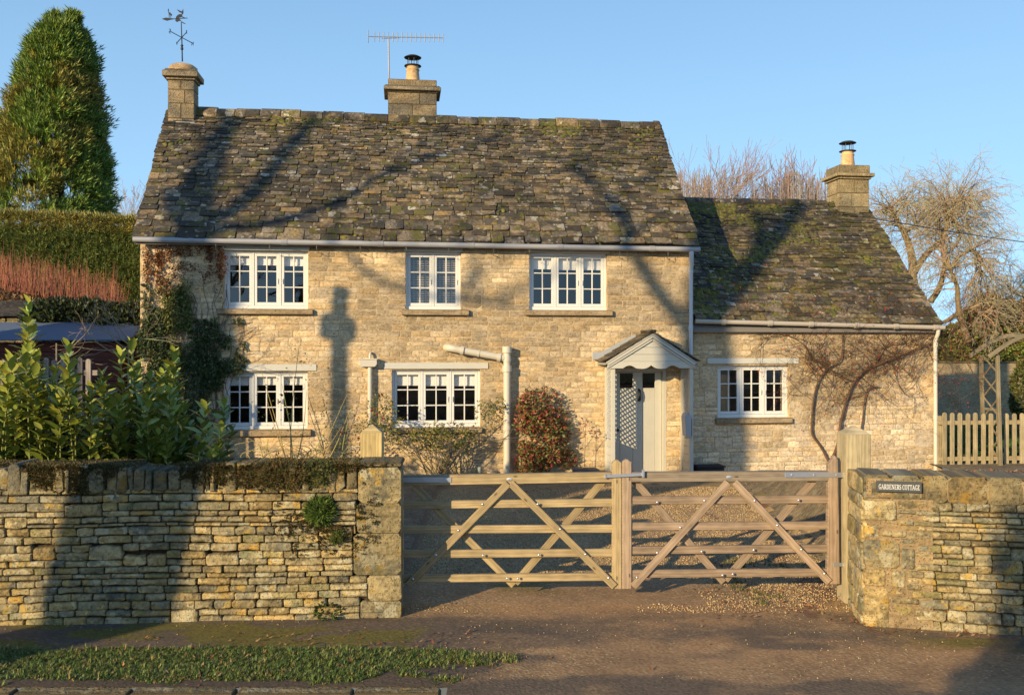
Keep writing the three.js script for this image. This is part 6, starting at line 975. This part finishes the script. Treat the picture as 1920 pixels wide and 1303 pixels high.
// bare trees
function bareTree(label, px, d, topPy, o) {
  R = rngOf(o.seed); const T = thing('bare_tree', label, 'tree'), b = new MB(), s = d / FPX, x = (px - CX) * s, g = -0.4, top = EYE - (topPy - CY) * s, h = top - g, c = o.col; const pts = [], rad = [], n = 9; for (let k = 0; k <= n; k++) { pts.push(V3(x + rr(-0.1, 0.1) * k * 0.3, g + h * 0.8 * k / n, -d)); rad.push(lerp(o.r, o.r * 0.12, Math.pow(k / n, 0.8))); }
  const tb = new MB(); tb.tint(...c); tb.tube(pts, rad, 7); tb.build('trunk', M.plain, T);
  for (let k = 3; k <= n; k++) { const m = o.per ?? 4; for (let j = 0; j < m; j++) { const a = R() * 6.283, e = o.spread ?? 0.8; const p = pts[Math.max(0, k - 1)].clone().lerp(pts[k], R()); grow(b, p, V3(Math.cos(a) * e, o.up ?? 1, Math.sin(a) * e), h * rr(0.10, 0.2) * lerp(1.15, 0.75, k / n) * (o.long ?? 1), Math.max(0.018, rad[k] * 0.45), 0, { seg: 4, wander: 0.13, lift: o.lift ?? 0.06, taper: 0.55, rmin: o.rmin ?? 0.010, depth: 3, kids: [4, 3, 3], spread: 0.6, l0: 0.5, l1: 0.85, thick: 0.05, cols: [c, c.map((q, i) => q * [1.05, 0.95, 0.9][i]), [c[0] * 1.12, c[1] * 0.96, c[2] * 0.92]] }); } }
  b.build('branches', M.plain, T); return T;
}
const TW = [0.36, 0.26, 0.19];
bareTree('tallest bare tree behind the wing, between the two roofs', 1366, 46, 272, { seed: 251, r: 0.3, col: TW, per: 8, spread: 1, up: 0.7, rmin: 0.008 });
bareTree('slim pale-stemmed bare tree nearest the main roof', 1322, 44, 318, { seed: 252, r: 0.22, col: [0.38, 0.30, 0.19], per: 4, spread: 0.5 });
bareTree('broad bare tree with forked trunk behind the middle of the wing roof', 1396, 48, 312, { seed: 253, r: 0.26, col: TW, per: 8, spread: 1, up: 0.6, rmin: 0.008 });
bareTree('bare reddish tree just left of the wing chimney', 1472, 46, 316, { seed: 254, r: 0.22, col: [0.35, 0.24, 0.17], per: 5, spread: 0.35, up: 1.4 });
bareTree('upright bare tree close behind the wing chimney', 1522, 47, 318, { seed: 255, r: 0.2, col: [0.36, 0.25, 0.18], per: 5, spread: 0.3, up: 1.5 });
bareTree('small pale bare tree between conifer and cottage', 244, 42, 340, { seed: 256, r: 0.14, col: [0.45, 0.40, 0.34], per: 6, spread: 0.8, rmin: 0.007 });
{ // whips in front of them
  R = rngOf(261); const T = thing('bare_thicket', 'row of thin upright bare saplings behind the wing ridge', 'saplings'), b = new MB(); for (let k = 0; k < 260; k++) { const px = R() < 0.5 ? rr(1262, 1330) : rr(1410, 1552), d = rr(40, 50), tp = rr(318, 372) - (R() < 0.12 ? 20 : 0), A = atDepth(px, 430, d), B = atDepth(px + rr(-5, 5), tp, d); b.tint(...vary(pick([[0.36, 0.26, 0.19], [0.32, 0.26, 0.2]]), 0.25, 0.1)); A.y = -0.4; const pts = [A, A.clone().lerp(B, 0.5).add(V3(rr(-0.1, 0.1), 0, 0)), B]; b.tube(pts, [0.04, 0.028, 0.01], 4); for (let j = 0; j < 5; j++) { const p = A.clone().lerp(B, rr(0.75, 0.97)); b.tube([p, p.clone().add(V3(rr(-0.25, 0.25), rr(0.3, 0.8), rr(-0.2, 0.2)))], [0.013, 0.007], 3); } } b.build('saplings', M.plain, T).userData.kind = 'stuff';
}
function limbTree(name, label, limbs, d, o) {
  R = rngOf(o.seed); const T = thing(name, label, 'tree'), b = new MB(), tw = new MB(), P = (q, k) => atDepth(q[0], q[1], d + (q[2] ?? 0));
  for (const L of limbs) { const c = new THREE.CatmullRomCurve3(L.p.map(P)).getPoints(L.p.length * 5); b.tint(...vary(o.col, 0.1, 0.05)); b.tube(c, c.map((_, k) => 0.78 * lerp(L.r0, L.r1, k / c.length)), 8, { rough: 0.15 }); const n = Math.round((L.n ?? 14) * 1.5); for (let k = 0; k < n; k++) { const t = Math.floor(lerp(c.length * (L.from ?? 0.4), c.length - 1, Math.sqrt(R()))), dir = c[Math.min(c.length - 1, t + 1)].clone().sub(c[Math.max(0, t - 1)]).normalize().multiplyScalar(0.6).add(V3(rr(-1, 1), rr(-0.5, 0.9), rr(-1, 1))); grow(tw, c[t], dir, rr(0.6, 1.3) * (o.len ?? 1), 0.035, 0, { seg: 5, wander: 0.25, lift: -0.07, taper: 0.5, rmin: 0.0055, depth: 3, kids: [4, 3, 3], spread: 0.85, l0: 0.5, l1: 0.85, thick: 0.05, cols: [o.col, o.col, o.tw] }); } }
  b.build('trunk', M.bark, T); tw.build('branches', M.plain, T); return T;
}
limbTree('old_bare_tree', 'gnarled old bare tree with twisting limbs right of the wing roof', [
  { p: [[1735, 660], [1728, 590], [1712, 525], [1712, 490], [1700, 445], [1682, 410], [1668, 385]], r0: 0.34, r1: 0.07, n: 22, from: 0.55 }, { p: [[1712, 515], [1735, 480], [1765, 450], [1775, 420]], r0: 0.2, r1: 0.06, n: 18 }, { p: [[1695, 435], [1715, 425], [1728, 410]], r0: 0.1, r1: 0.05, n: 10 },
  { p: [[1745, 566, -2], [1762, 540, -2], [1772, 500, -2], [1768, 460, -2], [1778, 420, -2], [1785, 395, -2]], r0: 0.16, r1: 0.05, n: 24 }, { p: [[1818, 640, -3], [1800, 590, -3], [1797, 560, -3], [1795, 535, -3], [1782, 505, -3], [1772, 490, -3]], r0: 0.16, r1: 0.06, n: 12 }, { p: [[1782, 505, -3], [1800, 480, -3], [1825, 470, -3], [1838, 490, -3], [1840, 520, -3]], r0: 0.08, r1: 0.03, n: 20, from: 0.2 }, { p: [[1797, 588, -3], [1775, 602, -3], [1752, 612, -3]], r0: 0.12, r1: 0.06, n: 6 }, { p: [[1798, 585, -3], [1820, 578, -3], [1845, 592, -3]], r0: 0.07, r1: 0.03, n: 8 }, { p: [[1785, 470, -2], [1800, 445, -2], [1790, 405, -2], [1795, 380, -2]], r0: 0.08, r1: 0.03, n: 18 }], 36, { seed: 271, col: [0.36, 0.26, 0.15], tw: [0.46, 0.38, 0.23] });
limbTree('bare_tree', 'pale low bare tree top above the hedge at the right edge', [{ p: [[1900, 680], [1895, 600], [1870, 560], [1850, 552]], r0: 0.14, r1: 0.04, n: 18 }, { p: [[1895, 600], [1915, 570], [1940, 555]], r0: 0.1, r1: 0.04, n: 16 }, { p: [[1880, 572], [1895, 556], [1900, 548]], r0: 0.06, r1: 0.03, n: 10 }], 40, { seed: 272, col: [0.36, 0.29, 0.19], tw: [0.42, 0.34, 0.22], len: 0.8 });
bushAt('garden_hedge', 'tall mixed green and brown hedge behind the rendered garden wall', 'hedge', [[1795, 655, 34.5, 0.8, 0.9, 0.8, 1700], [1840, 630, 34.5, 0.8, 1.3, 0.8, 2200], [1880, 630, 34.5, 0.9, 1.2, 0.8, 2300], [1930, 640, 34.5, 1.1, 1.1, 0.8, 2300], [1985, 650, 34.5, 1.1, 1.1, 0.8, 800], [1765, 668, 34.5, 0.7, 0.55, 0.6, 800], [1720, 670, 34.5, 0.7, 0.5, 0.6, 200]], { seed: 281, s0: 0.12, s1: 0.24, cols: [[0.18, 0.22, 0.045], [0.25, 0.27, 0.06], [0.14, 0.18, 0.045], [0.2, 0.15, 0.06]], stem: true });
bushAt('dry_creeper', 'brown tangled creeper heaped on top of the garden hedge', 'creeper', [[1855, 585, 34, 0.6, 0.6, 0.5, 900], [1890, 590, 34, 0.7, 0.5, 0.5, 900], [1925, 590, 34, 0.6, 0.5, 0.5, 800]], { seed: 282, s0: 0.10, s1: 0.2, cols: [[0.32, 0.22, 0.13], [0.26, 0.2, 0.11], [0.17, 0.17, 0.06]] });
bushAt('garden_shrub', 'green shrub at the right edge in front of the rendered wall', 'shrub', [[1925, 735, 27, 0.4, 0.9, 0.4, 900]], { seed: 283, s0: 0.08, s1: 0.16, cols: [[0.08, 0.10, 0.02], [0.13, 0.12, 0.03]], stem: true });
{ const C = thing('overhead_cable', 'thin dark cable running from the wing to the right edge', 'cable'), b = new MB(), A = H(14.6, 5.55, -2.75), B = atDepth(1925, 433, 24), E2 = A.clone().add(B.clone().sub(A).multiplyScalar(3)), pts = []; for (let k = 0; k <= 16; k++) { const p = A.clone().lerp(E2, k / 16); p.y -= 0.35 * Math.sin(Math.PI * k / 16); pts.push(p); } b.tint(0.03); b.tube(pts, 0.011, 5); b.build('wire', M.plastic, C); }
// ================================================================ vane and aerial
{
  const Vn = thing('weather_vane', 'black iron weather vane with a broomstick rider and cat on the left chimney', 'weather vane', HOME.toArray(), YAW), w = -2.2, P = (x, y) => { const p = F(295 + x / 10.86, 5 + y / 10.86, w); return [p.x, p.y]; }, P3 = (x, y, z = 0) => { const p = F(295 + x / 10.86, 5 + y / 10.86, w); p.z += z; return p; };
  const rod = new MB(); rod.tint(0.03, 0.032, 0.035); rod.tube([P3(500, 1195), P3(492, 850), P3(478, 400)], [0.014, 0.012, 0.009], 8); for (const y of [875, 925, 945]) { const p = P3(493, y); rod.lathe(p.x, p.z, [[0.012, p.y - 0.025], [0.03, p.y], [0.012, p.y + 0.025]], 10); } rod.build('rod', M.iron, Vn);
  const arms = new MB(), ln = (q, r = 0.008) => arms.tube(q, r, 5, { cap: true }); arms.tint(0.03, 0.032, 0.035); ln([P3(300, 650, 0.2), P3(488, 708), P3(670, 760, -0.2)]); ln([P3(340, 745, -0.2), P3(488, 708), P3(640, 668, 0.2)]);
  ln([P3(285, 610, 0.2), P3(310, 612, 0.2), P3(312, 645, 0.2), P3(286, 655, 0.2), P3(284, 685, 0.2), P3(316, 690, 0.2)]); ln([P3(645, 800, -0.2), P3(648, 735, -0.2), P3(676, 803, -0.2), P3(678, 730, -0.2)]); ln([P3(632, 640, 0.2), P3(636, 700, 0.2)]); ln([P3(622, 643, 0.2), P3(645, 640, 0.2)]); ln([P3(330, 735, -0.2), P3(338, 785, -0.2), P3(345, 755, -0.2)]); arms.build('direction_arms', M.iron, Vn);
  const flat = (n, poly) => { const b = new MB(); b.tint(0.035, 0.037, 0.04); let pts = poly.map(([x, y]) => P(x, y)); if (THREE.ShapeUtils.isClockWise(pts.map((q) => new THREE.Vector2(...q)))) pts = pts.reverse(); b.prism(pts, w - 0.006, w + 0.006, { b: 0.001 }); b.build(n, M.iron, Vn); };
  flat('broom', [[82, 330], [160, 305], [255, 315], [330, 322], [600, 306], [612, 318], [330, 336], [255, 348], [190, 368], [140, 352]]);
  flat('rider', [[385, 135], [440, 158], [485, 178], [500, 165], [517, 125], [524, 200], [512, 235], [498, 238], [500, 262], [490, 275], [560, 308], [552, 316], [480, 292], [455, 300], [430, 305], [450, 335], [490, 385], [565, 425], [560, 434], [505, 415], [460, 370], [430, 372], [395, 395], [358, 372], [360, 345], [372, 290], [405, 250], [445, 232], [485, 235], [490, 210], [440, 192]]);
  flat('cat', [[208, 130], [222, 122], [226, 150], [222, 188], [235, 195], [262, 205], [272, 228], [292, 232], [284, 262], [270, 268], [268, 312], [260, 312], [258, 265], [240, 235], [236, 308], [228, 308], [222, 225], [214, 195], [206, 160]]);
}
{
  const A = thing('tv_aerial', 'long many-toothed television aerial on a mast by the middle chimney', 'aerial', HOME.toArray(), YAW), w = -2.5, P = (x, y, z = 0) => { const p = F(x, y, w); p.z += z; return p; }, b = new MB(); b.tint(0.38);
  b.tube([P(729.5, 172), P(728, 74)], 0.017, 8, { cap: true }); b.tint(0.4).build('mast', M.plastic, A); const m = new MB(); m.tint(0.25); m.tube([P(690, 68.5), P(832, 71)], 0.009, 6, { cap: true }); m.tube([P(716, 72), P(748, 71)], 0.008, 5); m.build('boom', M.plastic, A);
  for (let k = 0; k < 17; k++) { const x = k ? 702 + (k - 1) * 8.6 : 690, y = 68.5 + (x - 690) * 0.018, h = k ? lerp(9.5, 7.5, k / 17) : 12, t = new MB(); t.tint(0.34); t.tube([P(x, y + h), P(x, y - h)], 0.009, 5, { cap: true }); t.build('element', M.plastic, A); }
}
// ================================================================ what stands towards the sun, outside the frame, and throws the shadows
{
  const hx = -Math.sin(SUN_AZ), hz = Math.cos(SUN_AZ), RS = { F: (x, y) => { const p = F(x, y, 0); return H(p.x, p.y, p.z); }, R: (x, y) => { const p = slantRay(x, y, 4.53, 0.17, ROOFK); return H(p.x, p.y, p.z); }, W: (x, y) => { const p = F(x, y, WW); return H(p.x, p.y, p.z); }, Q: (x, y) => { const p = slantRay(x, y, 3.16, 0.04, WK); return H(p.x, p.y, p.z); }, D: (x, y) => atDepth(x, y, 8.72) };
  const back = (q, B, jit = 0) => { const P = RS[q[0]](q[1], q[2]), t = (((B[0] - P.x) * hx + (B[1] - P.z) * hz) + jit) / Math.cos(SUN_EL); return P.addScaledVector(TO_SUN, t); };
  const shadeTree = (label, B, limbs, seed, twig = 3) => { R = rngOf(seed); const T = thing('roadside_tree', label, 'tree'), b = new MB(), tw = new MB(); let first = true; for (const L of limbs) { const pts = L.p.map((q, k) => back(q, B, L.j ? L.j * k / L.p.length : 0)); if (first) { pts.unshift(V3(pts[0].x + 0.05, 0, pts[0].z)); first = false; } const c = new THREE.CatmullRomCurve3(pts).getPoints(pts.length * 4); b.tint(...[0.24, 0.20, 0.14]); b.tube(c, c.map((_, k) => lerp(L.r0, L.r1, k / c.length)), 10, { rough: 0.12 }); for (let k = 0; k < (L.n ?? 5); k++) { const t = Math.floor(lerp(c.length * (L.from ?? 0.6), c.length - 1, R())); grow(tw, c[t], V3(rr(-1, 1), rr(0.2, 1.2), rr(-1, 1)), rr(1.2, 2.4), 0.05, 0, { seg: 5, wander: 0.2, taper: 0.5, rmin: 0.007, depth: twig, kids: [3, 3, 2], spread: 0.8, l0: 0.5, l1: 0.85, thick: 0.06, cols: [[0.2, 0.16, 0.12]] }); } } b.build('trunk', M.bark, T); tw.build('branches', M.plain, T); return T; };
  const treeA = shadeTree('large bare roadside tree towards the sun with a straight trunk', [-11.2, 0.6], [
    { p: [['D', 215, 1165], ['D', 268, 890], ['W', 1350, 860], ['W', 1342, 740], ['W', 1330, 640], ['Q', 1355, 560], ['Q', 1405, 505]], r0: 0.5, r1: 0.26, n: 0 }, { p: [['Q', 1400, 510], ['Q', 1445, 455], ['Q', 1490, 400], ['Q', 1510, 382]], r0: 0.24, r1: 0.16, n: 3 }, { p: [['W', 1335, 680], ['F', 1285, 610], ['F', 1230, 540], ['F', 1195, 480], ['R', 1185, 440], ['R', 1165, 392], ['R', 1130, 368]], r0: 0.16, r1: 0.07, n: 5, j: 1.2 }, { p: [['Q', 1405, 510], ['Q', 1425, 440], ['Q', 1420, 395]], r0: 0.13, r1: 0.07, n: 4, j: -1 }, { p: [['R', 1190, 445], ['R', 1100, 330], ['R', 1050, 300]], r0: 0.06, r1: 0.03, n: 3, j: 1.6 }], 301, 2);
  { const lv = [], n = [Math.cos(SUN_AZ), Math.sin(SUN_AZ)]; for (let k = 0; k < 2600; k++) { const q = V3(rr(-1, 1), rr(-1, 1), rr(-1, 1)); if (q.length() > 1) continue; const lat = -0.78 + q.x * 0.5, dep = q.z * 0.5; lv.push({ m: aim(V3(-11.2 + n[0] * lat + hx * dep, 5.6 + q.y * 0.75, 0.6 + n[1] * lat + hz * dep), V3(rr(-1, 1), rr(-1, 0.6), rr(-1, 1)), R() * 6, rr(0.12, 0.22)), c: vary([0.05, 0.07, 0.02], 0.3) }); } copies('ivy_clump', sprayWide, M.leaf, lv, treeA); }
  shadeTree('forked bare roadside tree further left towards the sun', [-17.8, -0.2], [
    { p: [['F', 402, 840], ['F', 400, 700], ['F', 388, 560], ['F', 376, 465], ['R', 372, 440], ['R', 368, 390], ['R', 385, 320], ['R', 418, 262], ['R', 440, 222]], r0: 0.42, r1: 0.16, n: 6, from: 0.75 }, { p: [['R', 375, 425], ['R', 440, 392], ['R', 500, 330], ['R', 560, 262], ['R', 592, 228]], r0: 0.17, r1: 0.12, n: 6, j: 1 }, { p: [['R', 385, 430], ['R', 520, 418], ['R', 640, 372], ['R', 740, 318], ['R', 850, 288]], r0: 0.11, r1: 0.05, n: 6, j: -1.5 }, { p: [['R', 372, 440], ['R', 330, 410], ['R', 310, 350]], r0: 0.14, r1: 0.06, n: 4, j: 1 }, { p: [['R', 640, 372], ['F', 700, 520], ['F', 860, 560], ['F', 960, 570]], r0: 0.05, r1: 0.05, n: 4, j: -2 }], 302, 2);
  { // pole with a box near its head
    const b0 = RS.F(637, 700), Px = b0.x + hx * 11, Pz = b0.z + hz * 11, T = thing('utility_pole', 'wooden utility pole with a transformer box towards the sun', 'pole', [Px, 0, Pz], SUN_AZ), drop = 11 * Math.tan(SUN_EL), y = (py) => RS.F(637, py).y + drop, b = new MB(); b.tint(0.2, 0.15, 0.1); b.tube([V3(-0.05, -0.2, 0), V3(0, y(545), 0)], [0.16, 0.105], 12, { cap: true }); b.build('pole', M.bark, T); const k = new MB(); k.tint(0.25); k.box(-0.27, 0.08, y(634), y(592), -0.2, 0.2, { b: 0.03 }); k.build('transformer_box', M.plain, T); const c = new MB(); c.tint(0.2, 0.15, 0.1); c.box(-0.05, 0.17, y(560), y(541), -0.1, 0.1, { b: 0.02 }); c.build('pole_cap', M.plain, T);
  }
  const evergreen = (label, lat, dist, zRef, w, h, dz, seed, y0 = 0) => { R = rngOf(seed); const n = [Math.cos(SUN_AZ), Math.sin(SUN_AZ)], s = (zRef) , x0 = (lat - s * n[1]) / n[0], cx = x0 + hx * dist, cz = s + hz * dist, T = thing('clipped_yew', label, 'hedge', [cx, 0, cz], -SUN_AZ * 0 + Math.atan2(hx, hz)), b = new MB(); b.tint(0.03, 0.045, 0.015); b.tube([V3(0, 0, 0), V3(0, y0 + 0.4, 0)], 0.05, 6); b.box(-w / 2 + 0.1, w / 2 - 0.1, y0 + (y0 ? 0.1 : 0), h - 0.1, -dz / 2 + 0.1, dz / 2 - 0.1, { b: 0.15 }); b.build('body', M.plain, T); const lv = []; for (let k = 0; k < 2500; k++) { const x = rr(-w / 2, w / 2), y = rr(y0 + 0.1, h), f = Math.floor(R() * 3), sg = R() < 0.5 ? -1 : 1, q = f === 0 ? V3(x, y, sg * dz / 2) : f === 1 ? V3(sg * w / 2, y, rr(-dz / 2, dz / 2)) : V3(x, h, rr(-dz / 2, dz / 2)); q.multiplyScalar(rr(0.97, 1.01)); lv.push({ m: aim(q, V3(rr(-1, 1), rr(0, 1), rr(-1, 1)), R() * 6, rr(0.1, 0.18)), c: vary([0.05, 0.07, 0.02], 0.3) }); } copies('foliage', sprayFine, M.leaf, lv, T); };
  evergreen('clipped yew beyond the left edge of the garden, near the shed', -16.3, 6, -16, 2.4, 4.8, 1.5, 313);
  { // the bare tree across the road that the upper left window mirrors
    R = rngOf(321); const T = thing('roadside_tree', 'bare spreading tree across the road, mirrored in the upper left window', 'tree', [-6.6, -0.1, 13]), b = new MB(), tw = new MB(), pts = [V3(0, 0, 0), V3(0.1, 2.5, 0), V3(-0.1, 5, 0.1), V3(0.1, 8, 0)]; b.tint(0.2, 0.16, 0.11); b.tube(pts, [0.3, 0.25, 0.2, 0.08], 8); b.build('trunk', M.bark, T); for (let k = 0; k < 16; k++) grow(tw, pts[1].clone().lerp(pts[3], R()), V3(rr(-1, 1), rr(0.1, 1), rr(-1, 1)), rr(1.8, 3.2), 0.08, 0, { seg: 5, wander: 0.2, taper: 0.5, rmin: 0.012, depth: 2, kids: [4, 3], spread: 0.8, l0: 0.5, l1: 0.85, thick: 0.06, cols: [[0.2, 0.16, 0.12]] }); tw.build('branches', M.plain, T);
  }
  evergreen('clipped yew block across the road behind the viewer', -0.02, 14, -8.2, 3.4, 4.45, 2, 312);
}
renderer.render(scene, camera);
